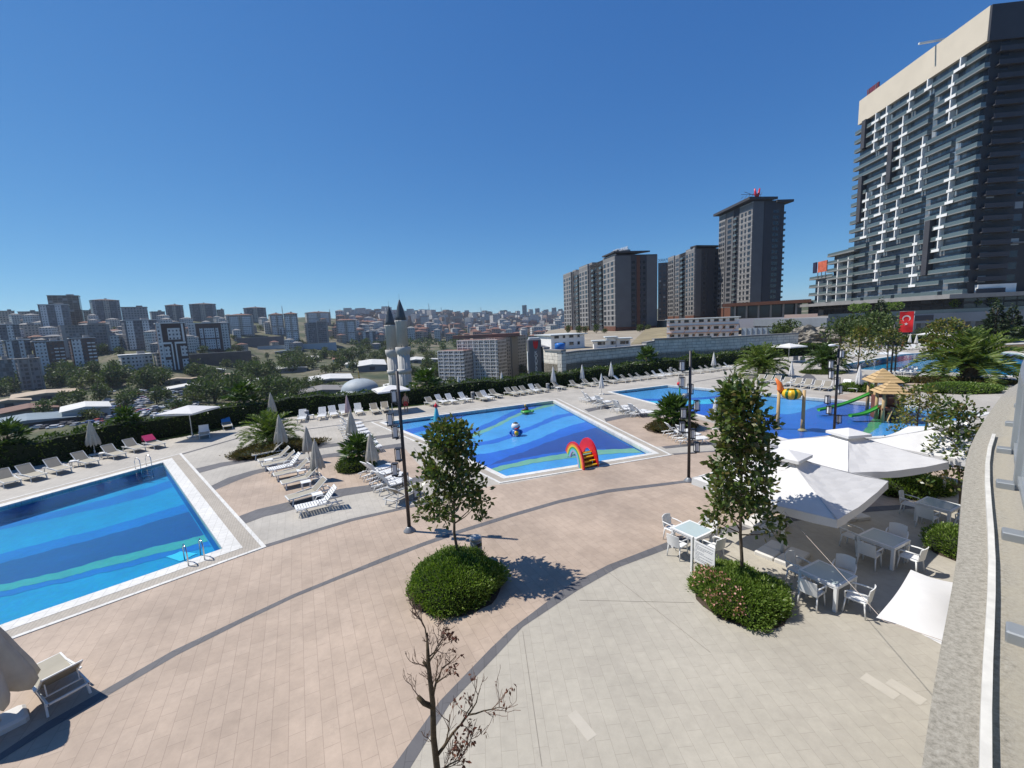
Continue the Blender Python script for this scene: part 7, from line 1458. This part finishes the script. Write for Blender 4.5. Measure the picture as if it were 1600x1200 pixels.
b = Wd(563, 612, 205); t = thing('mosque_dome', 'pale blue-grey mosque dome with a golden finial just above the hedge', 'dome', (b[0], b[1], b[2]-10)); rd = 28/680*205; zt_ = Zat(b, 566, 591)-(b[2]-10); m = MB(); m.sm = True; pr = [(rd*math.cos(a), zt_-rd*.62+rd*.62*math.sin(a)) for a in [PI/2*k/10 for k in range(10)]]+[(.05, zt_)]; m.lathe([(rd*1.02, -5), (rd*1.02, zt_-rd*.62)]+pr, 32); m.build('dome_shell', mat('lead_dome', (.34, .38, .40), .6, var=.15, vs=.4), t); m = MB(); m.lathe([(.1, zt_-.1), (.5, zt_+.4), (.15, zt_+.9), (.4, zt_+1.5), (.1, zt_+2.0), (.22, zt_+2.5), (.02, zt_+3.6)], 10); m.build('finial', mat('gilded_metal', (.5, .33, .08), .35, .6), t)
# ---------------------------------------------------------------- sheds and yards in the valley
WHR = mat('white_sheet_roof', (.58, .57, .53), .6, var=.12, vs=.15); BGR = mat('blue_grey_sheet_roof', (.17, .22, .25), .6, var=.12, vs=.15); BRR = mat('brown_sheet_roof', (.16, .085, .06), .8, var=.2, vs=.2); TNR = mat('tan_sheet_roof', (.40, .32, .23), .8, var=.2, vs=.2)
def shed(label, x0, x1, yt, yb, ym, m_roof, m_wall, D=None, yaw=0.0):
    xm = (x0+x1)/2; b = hit(xm, yb); dp = depth_of(b); az = math.atan2(b[0], b[1]); w = (x1-x0)*dp/F*math.cos(az); h = max(3.0, Zat(b, xm, ym)-b[2]); r = ray(xm, yt); hz = math.hypot(r[0], r[1]); dd = (b[2]+h+.6-CH)/(r[2]/hz) if r[2] < 0 else math.hypot(b[0], b[1])+40; D = D or max(8, min(90, dd-math.hypot(b[0], b[1])))
    t = thing('shed', label, 'building', (b[0], b[1], b[2]), -az+yaw); uvprism([(-w/2, 0), (w/2, 0), (w/2, D), (-w/2, D)], -3, h, 'wall', m_wall, t); q = MB(); n = max(1, round(w/30)); e = .8
    for k in range(n): xa, xb = -w/2-e+(w+2*e)*k/n, -w/2-e+(w+2*e)*(k+1)/n; xc = (xa+xb)/2; q.add([(xa, -e, h), (xc, -e, h+1.4), (xb, -e, h), (xa, D+e, h), (xc, D+e, h+1.4), (xb, D+e, h)], [(0, 1, 4, 3), (1, 2, 5, 4), (0, 2, 1), (3, 4, 5), (0, 3, 5, 2)])
    q.build('roof', m_roof, t); m = MB(); m.box((0, -.06, min(2, h*.35)), (min(5, w*.2), .1, min(4, h*.7))); m.build('gate', DGREY, t); return t
FWB = facade('workshop_wall', (.40, .42, .42), bay=4, fl=4, u=(.3, .7), v=(.35, .7))
for a in (('long blue-grey roofed shed at the far left above the hedge', -40, 132, 648, 672, 664, BGR, mat('dark_shed_wall', (.05, .055, .06), .9)), ('brown-roofed workshop left of the white warehouse', 2, 94, 632, 652, 641, BRR, CONC), ('white box warehouse with a pale roof above the hedge', 100, 176, 629, 658, 639, WHR, FWB), ('tan-roofed shed at the left edge', -20, 50, 624, 636, 632, TNR, CONC), ('tan flat-roofed depot behind the tan shed', 20, 128, 610, 624, 618, TNR, CONC),
          ('wide white-roofed hall left of the mosque dome', 482, 552, 585, 600, 594, WHR, CONC), ('white-roofed shed among the valley trees', 432, 480, 571, 580, 576, WHR, CONC), ('large white roof behind the minarets', 560, 604, 562, 578, 571, WHR, SLATE), ('pale roof right of the minarets', 636, 664, 558, 568, 563, WHR, CONC), ('small pale roof left of the terraced slab', 660, 690, 560, 566, 563, WHR, CONC), ('grey roofed mosque annex below the dome', 470, 540, 603, 622, 612, mat('grey_annex_roof', (.2, .19, .18), .8, var=.2), CONC), ('pale roof at the foot of the minarets', 600, 640, 598, 612, 606, WHR, CONC), ('tan yard shed on the valley floor', 300, 372, 585, 594, 590, TNR, CONC), ('small white shed beside the retaining wall', 330, 352, 578, 584, 581, WHR, CONC), ('row of pale garages by the car yard', 255, 300, 592, 600, 596, TNR, CONC), ('small white house above the dome', 540, 556, 566, 574, 570, WHR, WREND)):
    shed(*a)
def car_proto(col):
    def f():
        t = thing('parked_car', 'parked car', 'car', (0, 0, 0), 0, 'cars in the valley yard'); m = MB(); m.rbox((0, 0, .62), (4.3, 1.75, .62), 0, .12); m.rbox((-.15, 0, 1.12), (2.3, 1.55, .5), 0, .2); m.build('body', mat('car_paint', col, .35, var=.03, coat=.4), t); g = MB(); g.box((-.15, 0, 1.1), (2.34, 1.4, .3)); g.box((-.15, 0, 1.1), (1.9, 1.6, .3)); g.build('windows', DARKGLASS, t)
        for sx in (-1.35, 1.35):
            for sy in (-1, 1): w = MB(); w.M = Matrix.Translation((sx, sy*.85, .33)) @ Matrix.Rotation(PI/2, 4, 'X'); w.lathe([(.33, -.1), (.33, .1)], 12); w.build('wheel', DARKMET, t)
        return t
    return f
CARS = [Proto(car_proto(c)) for c in ((.65, .65, .65), (.3, .31, .33), (.05, .05, .06), (.35, .05, .04), (.06, .12, .3))]; cn = ('white', 'silver', 'black', 'red', 'blue'); r = random.Random(6)
for k in range(120):
    x, y = r.uniform(165, 305), r.uniform(612, 656)
    if k > 95: x, y = r.uniform(60, 200), r.uniform(660, 672)
    b = hit(x, y); i = r.choice((0, 0, 0, 1, 1, 2, 3, 4)); CARS[i].put((b[0], b[1], b[2]+.3), r.choice((0.3, 0.35, 1.87))+r.gauss(0, .08), f'{cn[i]} parked car in the crowded yard beyond the hedge', 'cars in the valley yard', 1.25)
# ---------------------------------------------------------------- valley trees
TR = [Proto(lambda i=i: clump_tree('valley_tree', (8, 10, 7, 12)[i], (4, 4.5, 4.2, 4)[i], (520, 600, 480, 560)[i], (TREEL, TREEL, TREEL2, TREEL)[i], (.9, 1.0, .9, .95)[i], 40+i)) for i in range(4)]
def trees(n, x0, x1, y0, y1, sc, seed, where):
    r = random.Random(seed)
    for k in range(n):
        b = hit(r.uniform(x0, x1), r.uniform(y0, y1))
        if b is None: continue
        s = sc*r.uniform(.75, 1.35); TR[r.randrange(4)].put((b[0], b[1], b[2]-.5*s), r.uniform(0, 6), f'bushy green tree {where}', f'trees {where}', (s*r.uniform(.9, 1.2), s*r.uniform(.9, 1.2), s))
trees(46, 78, 258, 584, 608, 1.5, 1, 'in the wooded strip below the left apartment towers'); trees(46, 300, 452, 585, 634, 1.5, 2, 'in the valley wood left of the mosque'); trees(26, 436, 560, 552, 584, 1.7, 3, 'among the valley sheds'); trees(22, 556, 690, 543, 566, 1.8, 4, 'around the minarets'); trees(26, 630, 700, 575, 612, 1.3, 5, 'left of the terraced slab'); trees(14, 690, 850, 596, 625, 1.0, 6, 'between the hedge and the terraced slab'); trees(10, 0, 60, 600, 625, 1.4, 7, 'at the far left of the valley'); trees(14, 455, 560, 598, 625, 1.0, 8, 'around the mosque dome'); trees(8, 800, 846, 552, 590, 1.1, 9, 'around the sign pylon'); trees(16, 60, 300, 622, 660, 1.0, 10, 'between the yard sheds')
def far_wood():
    global rng; rng = np.random.default_rng(77); P = []
    for (n, x0, x1, y0, y1) in ((110, 620, 765, 508, 548), (50, 765, 885, 512, 546), (40, 540, 620, 505, 545)):
        for k in range(n):
            b = hit(rng.uniform(x0, x1), rng.uniform(y0, y1), 300)
            if b is None: continue
            rr = rng.uniform(5, 11); d = rand_dir(60); P.append(np.array(b)+np.array([0, 0, rr*.6])+d*np.array([rr, rr, rr*.75])*U(.6, 1, 60)[:, None])
    P = np.concatenate(P); n = len(P); tag(leaf_obj('far_wood', [(leaf_geo(P, rand_dir(n)+np.array([0, 0, .3]), U(2.2, 4.2, n), U(1.6, 2.8, n)), 0)], [TREEL]), kind='stuff')
far_wood()
r = random.Random(3)
for x, y, dp, z0, s in ((905, 540, 240, .5, .9), (915, 538, 250, .5, .8), (932, 537, 240, .5, .9), (945, 537, 235, .5, .7), (888, 535, 260, .5, .9), (1000, 520, 230, .5, .8), (1012, 520, 225, .5, .7)):
    b = Wd(x, y, dp); TR[r.randrange(4)].put((b[0], b[1], z0), r.uniform(0, 6), 'small bushy tree at the foot of the dark apartment block', 'trees at the foot of the dark block', s*.6)
CT = Proto(lambda: clump_tree('round_tree', 6, 3.0, 900, TREEL, .45, 61)); 
for x, y, dp, s, lb in ((1217, 530, 112, .95, 'round dark tree, left of a pair in front of the pink wall'), (1233, 530, 110, 1.1, 'round dark tree, right of a pair in front of the pink wall'), (1312, 544, 95, 1.15, 'broad dark tree at the foot of the clubhouse'), (1370, 545, 92, 1.3, 'dense green tree left of the flag'), (1345, 545, 90, 1.0, 'dense tree beside the broad dark tree'), (1440, 540, 100, .55, 'bushy tree under the clubhouse windows'), (1415, 535, 104, .3, 'small bushy tree below the flag'), (1392, 540, 96, .55, 'bushy tree left of the lamp posts')):
    b = Wd(x, y, dp); CT.put((b[0], b[1], 0), x*.1, lb, 'trees in front of the clubhouse', s)
CN = Proto(lambda: clump_tree('conifer', 9, 3.4, 1500, CONL, .6, 71, 'cone'))
for x, y, dp, s, lb in ((1372, 536, 105, 1.15, 'tall green conifer in front of the clubhouse'), (1553, 530, 88, .95, 'dark conifer right of the round yellow-green tree'), (1578, 530, 92, .85, 'dark conifer beside the grey railing')):
    b = Wd(x, y, dp); CN.put((b[0], b[1], 0), x*.1, lb, 'conifers in front of the clubhouse', s)
def dark_hedge(label, x0, x1, yb, h, dp):
    a, b = V2(Wd(x0, yb, dp)), V2(Wd(x1, yb, dp)); t = thing('clipped_hedge', label, 'hedge', (a.x, a.y, 0), math.atan2(b.y-a.y, b.x-a.x)); w = (b-a).length; m = MB(); m.box((w/2, 1, h*.46), (w, 1.8, h*.92)); m.build('foliage_core', CORE, t); n = int(w*120); P = np.column_stack([U(0, w, n), np.where(rng.random(n) < .6, U(-.05, .15, n), U(0, 2, n)), U(0, h, n)]); k = P[:, 1] > .2; P[k, 2] = h*U(.92, 1.03, k.sum()); leaf_obj('foliage', [(leaf_geo(P, rand_dir(n)+np.array([0, -.5, .4]), U(.25, .5, n), U(.15, .25, n)), 0)], [HEDGEL], t)
dark_hedge('dark clipped hedge wall at the right in front of the clubhouse', 1515, 1640, 531, 2.6, 88); dark_hedge('dark hedge behind the far pool loungers', 1395, 1470, 541, 1.6, 92); dark_hedge('low dark hedge behind the open parasol between the far palms', 1165, 1300, 560, 1.9, 78)
t = thing('planter_box', 'pale raised planter box behind the open parasol', 'planter', (*Wd(1232, 546, 82)[:2], 0)); m = MB(); m.rbox((0, 0, .9), (5, 2, 1.8), 0, .05); m.build('box', STONE, t); 
t = thing('pool_gate_wall', 'low tan wall at the right behind the far pool', 'wall', (*Wd(1560, 545, 72)[:2], 0)); m = MB(); m.rbox((4, 0, .5), (16, .6, 1.0), 0, .05); m.build('wall', TAN, t); m = MB(); m.rbox((4, 0, 1.05), (16.2, .8, .1), 0, .02); m.build('coping', STONE, t)
# ---------------------------------------------------------------- the far city
HM = []
def city_proto(i, nm='city_house'):
    def f():
        m = MB(); w, d, h = ((12, 11, 14), (14, 12, 17), (11, 11, 20), (18, 11, 15), (13, 12, 11), (12, 12, 24))[i]; m.prism([(-w/2, -d/2), (w/2, -d/2), (w/2, d/2), (-w/2, d/2)], -8, h); m.mi = 1; e = .5
        m.add([(-w/2-e, -d/2-e, h), (w/2+e, -d/2-e, h), (w/2+e, d/2+e, h), (-w/2-e, d/2+e, h), (-w*.1, 0, h+2), (w*.1, 0, h+2)], [(0, 1, 5, 4), (1, 2, 5), (2, 3, 4, 5), (3, 0, 4), (3, 2, 1, 0)])
        o = m.build(nm, [FM[(0, 3, 2, 1, 0, 2)[i]], (ROOFR, ROOFR, CONC, ROOFR, ROOFR, CONC)[i] if nm == 'city_house' or i == 0 else CONC], uv=True); return tag(o, 'x', 'building', 'houses on the far hills')
    return f
CP = [Proto(city_proto(i)) for i in range(6)]; cl = ('small beige house with a red roof', 'salmon apartment house with a red roof', 'white apartment house with a flat grey roof', 'wide grey apartment house with a red roof', 'low beige house with a red roof', 'tall white apartment house with a flat roof')
r = random.Random(9); cnt = 0; extra = MB(); em = []
spots = [(r.uniform(532, 885), r.betavariate(1.2, 1.6)) for _ in range(950)]
def skyline(x): return 493 if x < 560 else (491+ (2 if x > 760 else 0))
lst = []
for x, v in spots:
    y = 494+v*44
    if 620 < x < 760 and 512 < y < 545 and r.random() < .55: continue
    b = hit(x, y, 300)
    if b: lst.append((math.hypot(b[0], b[1]), b, x))
lst.sort(key=lambda q: q[0])
for k, (d, b, x) in enumerate(lst):
    i = r.randrange(6)
    if i == 5 and r.random() < .5: i = 1
    rz = r.choice((.2, .4, 1.2))+r.gauss(0, .2); s = r.uniform(.9, 1.5)
    if k < 290: CP[i].put((b[0], b[1], b[2]), rz, cl[i]+' on the far hillside', 'houses on the far hills', s)
    else:
        w, dd, h = ((12, 11, 14), (14, 12, 17), (11, 11, 20), (18, 11, 15), (13, 12, 11), (12, 12, 24))[i]; s *= 1.25; c, sn = math.cos(rz), math.sin(rz); q = [(b[0]+(x_*c-y_*sn)*s, b[1]+(x_*sn+y_*c)*s) for x_, y_ in ((-w/2, -dd/2), (w/2, -dd/2), (w/2, dd/2), (-w/2, dd/2))]; extra.mi = (i*2) % 6; extra.prism(q, b[2]-8, b[2]+h*s); extra.mi = 6 if i not in (2, 5) else 7; extra.poly([(x_, y_, b[2]+h*s+.5) for x_, y_ in q])
o = extra.build('distant_houses', [FM[0], FM[0], FM[3], FM[1], FM[2], FM[0], ROOFR, CONC], uv=True); tag(o, 'dense mass of pale and red-roofed houses covering the farthest hills', 'houses', kind='stuff')
for i, (x0, x1, yt, yb, dp, st) in enumerate(((781, 794, 485, 497, 2400, 'G'), (805, 812, 486, 496, 2400, 'c'), (816, 824, 477, 496, 2400, 'G'), (836, 844, 482, 494, 2600, 'c'), (849, 858, 484, 494, 2600, 'b'), (862, 870, 481, 493, 2700, 'c'), (872, 880, 483, 492, 2700, 'G'), (828, 833, 484, 495, 2500, 'b'))): hill_house(f'distant high-rise on the horizon left of the dark block, {ORD[i]} in order of building', x0, x1, yt, yb, st, 0, dp)
for i, (x, yt, dp) in enumerate(((671, 474, 2100), (690, 480, 2200), (752, 480, 2400), (442, 478, 1150), (516, 483, 1200), (597, 482, 1900))):
    b = Wd(x, 494, dp); h = Zat(b, x, yt)-b[2]; t = thing('radio_mast', f'thin lattice mast on the far ridge, {ORD[i]} of the ridge masts', 'mast', (b[0], b[1], b[2]-10), 0, 'masts on the far ridge'); w = dp/680*.55; m = MB(); H = h+10
    for sx in (-1, 1):
        for sy in (-1, 1): m.bar((sx*w*1.6, sy*w*1.6, 0), (sx*w*.2, sy*w*.2, H), w*.35)
    for k in range(5): z = H*(.15+.17*k); q = w*1.6*(1-.87*z/H); m.bar((-q, 0, z), (q, 0, z), w*.3); m.bar((0, -q, z), (0, q, z), w*.3)
    m.build('lattice', GREYMET, t)
# fillers between the hillside blocks
r = random.Random(31); FILL = [Proto(city_proto(i, 'hillside_house')) for i in (0, 2, 3, 5)]; fl = ('small beige house with a red roof', 'white apartment house with a flat roof', 'wide grey apartment house with a grey roof', 'tall white apartment house with a flat roof')
for k in range(150):
    x, y = (r.uniform(-10, 590) if k % 2 else r.uniform(-10, 330)), r.uniform(498, 550)
    b = hit(x, y)
    if b: i = r.randrange(4); FILL[i].put((b[0], b[1], b[2]-3), r.choice((.2, .5, 1.2))+r.gauss(0, .2), fl[i]+' between the apartment towers of the left hillside', 'houses on the left hillside', r.uniform(.65, 1.05))
trees(44, 60, 570, 500, 560, 1.15, 21, 'between the left hillside blocks'); trees(16, 240, 520, 545, 590, 1.1, 22, 'below the hillside retaining walls')
for x, y, dp, s, lb in ((1358, 543, 96, 1.35, 'large dark tree between the conifer and the broad tree'), (1330, 545, 99, 1.2, 'dark tree behind the broad tree by the clubhouse'), (1378, 542, 99, 1.1, 'large dark tree right of the tall conifer')):
    b = Wd(x, y, dp); CT.put((b[0], b[1], 0), x*.1, lb, 'trees in front of the clubhouse', s)
for a in (('pale flat-roofed depot in the middle of the valley', 372, 430, 592, 606, 600, WHR, CONC), ('white-roofed row of workshops left of the valley wood', 262, 330, 600, 612, 607, WHR, CONC), ('pale roofed workshop under the hillside wall', 445, 500, 556, 564, 560, WHR, CONC), ('small tan-roofed house among the valley trees', 402, 424, 574, 582, 578, TNR, WREND), ('red-roofed cottage left of the minarets', 520, 545, 556, 565, 561, ROOFR, WREND), ('white-roofed hall right of the minarets', 655, 690, 575, 588, 582, WHR, CONC), ('long blue-roofed shed below the hillside row', 430, 470, 545, 552, 549, BGR, CONC)): shed(*a)
# ================================================================ balcony ledge and railing beside the camera
ZL = 6.0
def ledge():
    l = [(-3.2, -3.1), (-1.0, -.92)] + [G(x, y, ZL)[:2] for x, y in ((1440, 1200), (1495, 870), (1515, 700), (1560, 625))]
    a, b = Vector(l[-2]), Vector(l[-1]); d = (b-a).normalized()
    for k in range(1, 9): d = Matrix.Rotation(-.035, 2) @ d; l.append(tuple(Vector(l[-1])+d*1.6))
    l = smooth_line(l, 5); off = lambda q: poly_offset_line(l, -q)
    m, nt, bs, out = new_mat('lichen_concrete'); co = N(nt, 'TexCoord').outputs['Object']; f = noise(nt, 30, 12, co, .88); g = noise(nt, 3.5, 6, co, .7)
    c = ramp(nt, f, [(.30, (.09, .083, .066)), (.41, (.20, .183, .147)), (.52, (.335, .31, .258)), (.70, (.48, .45, .385))]); clean = ramp(nt, noise(nt, 40, 6, co, .7), [(.3, (.30, .27, .21)), (.7, (.40, .365, .29))])
    at = N(nt, 'UVMap', uv_map='strip'); sx = N(nt, 'SeparateXYZ'); nt.links.new(at.outputs[0], sx.inputs[0]); msk = ramp(nt, math_n(nt, 'ADD', sx.outputs[0], math_n(nt, 'MULTIPLY', math_n(nt, 'SUBTRACT', g, .5), .5)), [(.36, 0.0), (.52, 1.0)])
    nt.links.new(mix_rgb(nt, msk, c, clean), bs.inputs['Base Color']); bs.inputs['Roughness'].default_value = .95; bp = N(nt, 'Bump'); bp.inputs['Strength'].default_value = .7; bp.inputs['Distance'].default_value = .01; nt.links.new(f, bp.inputs['Height']); nt.links.new(bp.outputs[0], bs.inputs['Normal'])
    t = thing('building_ledge', 'curving weathered concrete ledge with a white cable duct at the right', 'ledge', (0, 0, 0)); A, B = off(0), off(.62); n = len(l); mb = MB(); mb.v = [(x, y, ZL) for x, y in A]+[(x, y, ZL) for x, y in B]+[(x, y, ZL-.22) for x, y in A]; mb.f = [(i, n+i, n+i+1, i+1) for i in range(n-1)]+[(i, i+1, 2*n+i+1, 2*n+i) for i in range(n-1)]; mb.m = [0]*len(mb.f); mb.s = [False]*len(mb.f); o = mb.build('concrete_top', m, t)
    uv = o.data.uv_layers.new(name='strip')
    for lp in o.data.loops: uv.data[lp.index].uv = (1.0 if n <= lp.vertex_index < 2*n else 0.0, 0)
    wl = MB(); A2, B2 = off(.12), off(1.3)
    for i in range(n-1): wl.add([(*A2[i], 0), (*A2[i+1], 0), (*A2[i+1], ZL-.22), (*A2[i], ZL-.22)], [(3, 2, 1, 0)]); wl.add([(*A[i], ZL-.22), (*A[i+1], ZL-.22), (*A2[i+1], ZL-.22), (*A2[i], ZL-.22)], [(0, 1, 2, 3)])
    wl.build('facade_wall', LGREY, t)
    du = MB(); D0, D1 = off(.168), off(.205); 
    for i in range(n-1):
        if math.hypot(*l[i]) > 9.3: break
        du.add([(*D0[i], ZL), (*D0[i+1], ZL), (*D1[i+1], ZL), (*D1[i], ZL), (*D0[i], ZL+.05), (*D0[i+1], ZL+.05), (*D1[i+1], ZL+.05), (*D1[i], ZL+.05)], [(4, 5, 6, 7), (0, 1, 5, 4), (3, 7, 6, 2)])
    du.build('cable_duct', mat('white_duct', (.60, .58, .53), .5, var=.15, vs=8), t)
    r = thing('balcony_railing', 'grey metal railing with glass panels and bolted foot plates on the right ledge', 'railing', (0, 0, 0)); Rl = off(.42); RG = mat('railing_grey', (.33, .35, .36), .4, .4, var=.1); panel = mat('railing_glass', (.42, .46, .475), .12, var=.08, vs=1, spec=.6); last = None; acc = 9; k = 0
    tops = []
    for i in range(n):
        p = Vector(Rl[i])
        if last is not None: acc += (p-last).length
        last = p
        if p.length > 14 or p.y < .2: continue
        tops.append(p)
        if acc >= 1.25:
            acc = 0; d = Vector(Rl[min(n-1, i+1)])-Vector(Rl[max(0, i-1)]); a = math.atan2(d.y, d.x); m1 = MB(); m1.rbox((p.x, p.y, ZL+.54), (.07, .10, 1.08), a, .005); m1.build('post', RG, r); nn = Vector((-math.sin(a), math.cos(a))); q = p+nn*.10; m2 = MB(); m2.rbox((q.x, q.y, ZL+.035), (.14, .14, .07), a, .008); m2.build('foot_plate', RG, r)
    for z, h, nm in ((ZL+1.09, .06, 'handrail'), (ZL+.13, .05, 'bottom_rail')):
        m3 = MB()
        for a, b in zip(tops, tops[1:]): m3.bar((a.x, a.y, z), (b.x, b.y, z), .09 if h > .055 else .05, h)
        m3.build(nm, RG, r)
    g = MB()
    for a, b in zip(tops, tops[1:]): g.add([(a.x, a.y, ZL+.16), (b.x, b.y, ZL+.16), (b.x, b.y, ZL+1.05), (a.x, a.y, ZL+1.05)], [(0, 1, 2, 3)])
    g.build('glass_panel', panel, r)
ledge()
# ================================================================ light, sky, camera
EL, SA = R(55.6), Vector((-.971, .238))
sun = bpy.data.lights.new('sun', 'SUN'); sun.energy = 4.6; sun.angle = R(.53); sun.color = (1, .955, .89); so = bpy.data.objects.new('sun', sun); link(so)
S = Vector((SA.x*math.cos(EL), SA.y*math.cos(EL), math.sin(EL))); so.rotation_euler = S.to_track_quat('Z', 'Y').to_euler(); so.location = (0, 0, 60)
w = bpy.data.worlds.new('World'); SC.world = w; w.use_nodes = True; nt = w.node_tree; nt.nodes.clear(); sk = nt.nodes.new('ShaderNodeTexSky'); sk.sky_type = 'NISHITA'; sk.sun_disc = False; sk.sun_elevation = EL; sk.sun_rotation = math.atan2(SA.x, SA.y); sk.altitude = 1500; sk.air_density = .85; sk.dust_density = 0.0; sk.ozone_density = 6.0
bg = nt.nodes.new('ShaderNodeBackground'); bg.inputs[1].default_value = .099; ow = nt.nodes.new('ShaderNodeOutputWorld'); sp_ = N(nt, 'SeparateColor'); cb_ = N(nt, 'CombineColor'); nt.links.new(mix_rgb(nt, 1.0, sk.outputs[0], (.64, 1.0, 1.16), 'MULTIPLY'), sp_.inputs[0])
for i_, (k_, g_) in enumerate(((.90, 1.0), (1.10, .78), (2.08, .50))): nt.links.new(math_n(nt, 'MULTIPLY', math_n(nt, 'POWER', sp_.outputs[i_], g_), k_), cb_.inputs[i_])
nt.links.new(cb_.outputs[0], bg.inputs[0]); nt.links.new(bg.outputs[0], ow.inputs[0])
cam = bpy.data.cameras.new('camera'); cam.sensor_width = 36; cam.lens = F/1600*36; cam.clip_start = .05; cam.clip_end = 20000; co_ = bpy.data.objects.new('camera', cam); link(co_)
X, Y, Z = Vector((R_[0], FW[0], -D_[0])), -Vector((R_[1], FW[1], -D_[1])), -Vector((R_[2], FW[2], -D_[2]))
co_.matrix_world = Matrix(((X.x, Y.x, Z.x, 0), (X.y, Y.y, Z.y, 0), (X.z, Y.z, Z.z, CH), (0, 0, 0, 1))); SC.camera = co_
SC.view_settings.view_transform = 'Standard'; SC.view_settings.look = 'None'; SC.view_settings.exposure = .30; SC.view_settings.gamma = 1; SC.view_settings.use_curve_mapping = False
SC.render.engine = 'CYCLES'; SC.cycles.max_bounces = 6; SC.cycles.diffuse_bounces = 2; SC.cycles.glossy_bounces = 3; SC.cycles.transmission_bounces = 3; SC.cycles.transparent_max_bounces = 8; SC.cycles.caustics_reflective = False; SC.cycles.caustics_refractive = False; SC.cycles.use_denoising = True

def haze(density):
    m = bpy.data.materials.new('thin_haze'); m.use_nodes = True; nt = m.node_tree; nt.nodes.clear(); o = nt.nodes.new('ShaderNodeOutputMaterial'); v = nt.nodes.new('ShaderNodeVolumePrincipled'); v.inputs['Color'].default_value = (.82, .90, 1.0, 1); v.inputs['Density'].default_value = density; v.inputs['Anisotropy'].default_value = .3; nt.links.new(v.outputs[0], o.inputs['Volume'])
    mb = MB(); mb.box((0, 0, 30), (18200, 18200, 150)); tag(mb.build('haze', m), kind='stuff')
haze(.75e-4)
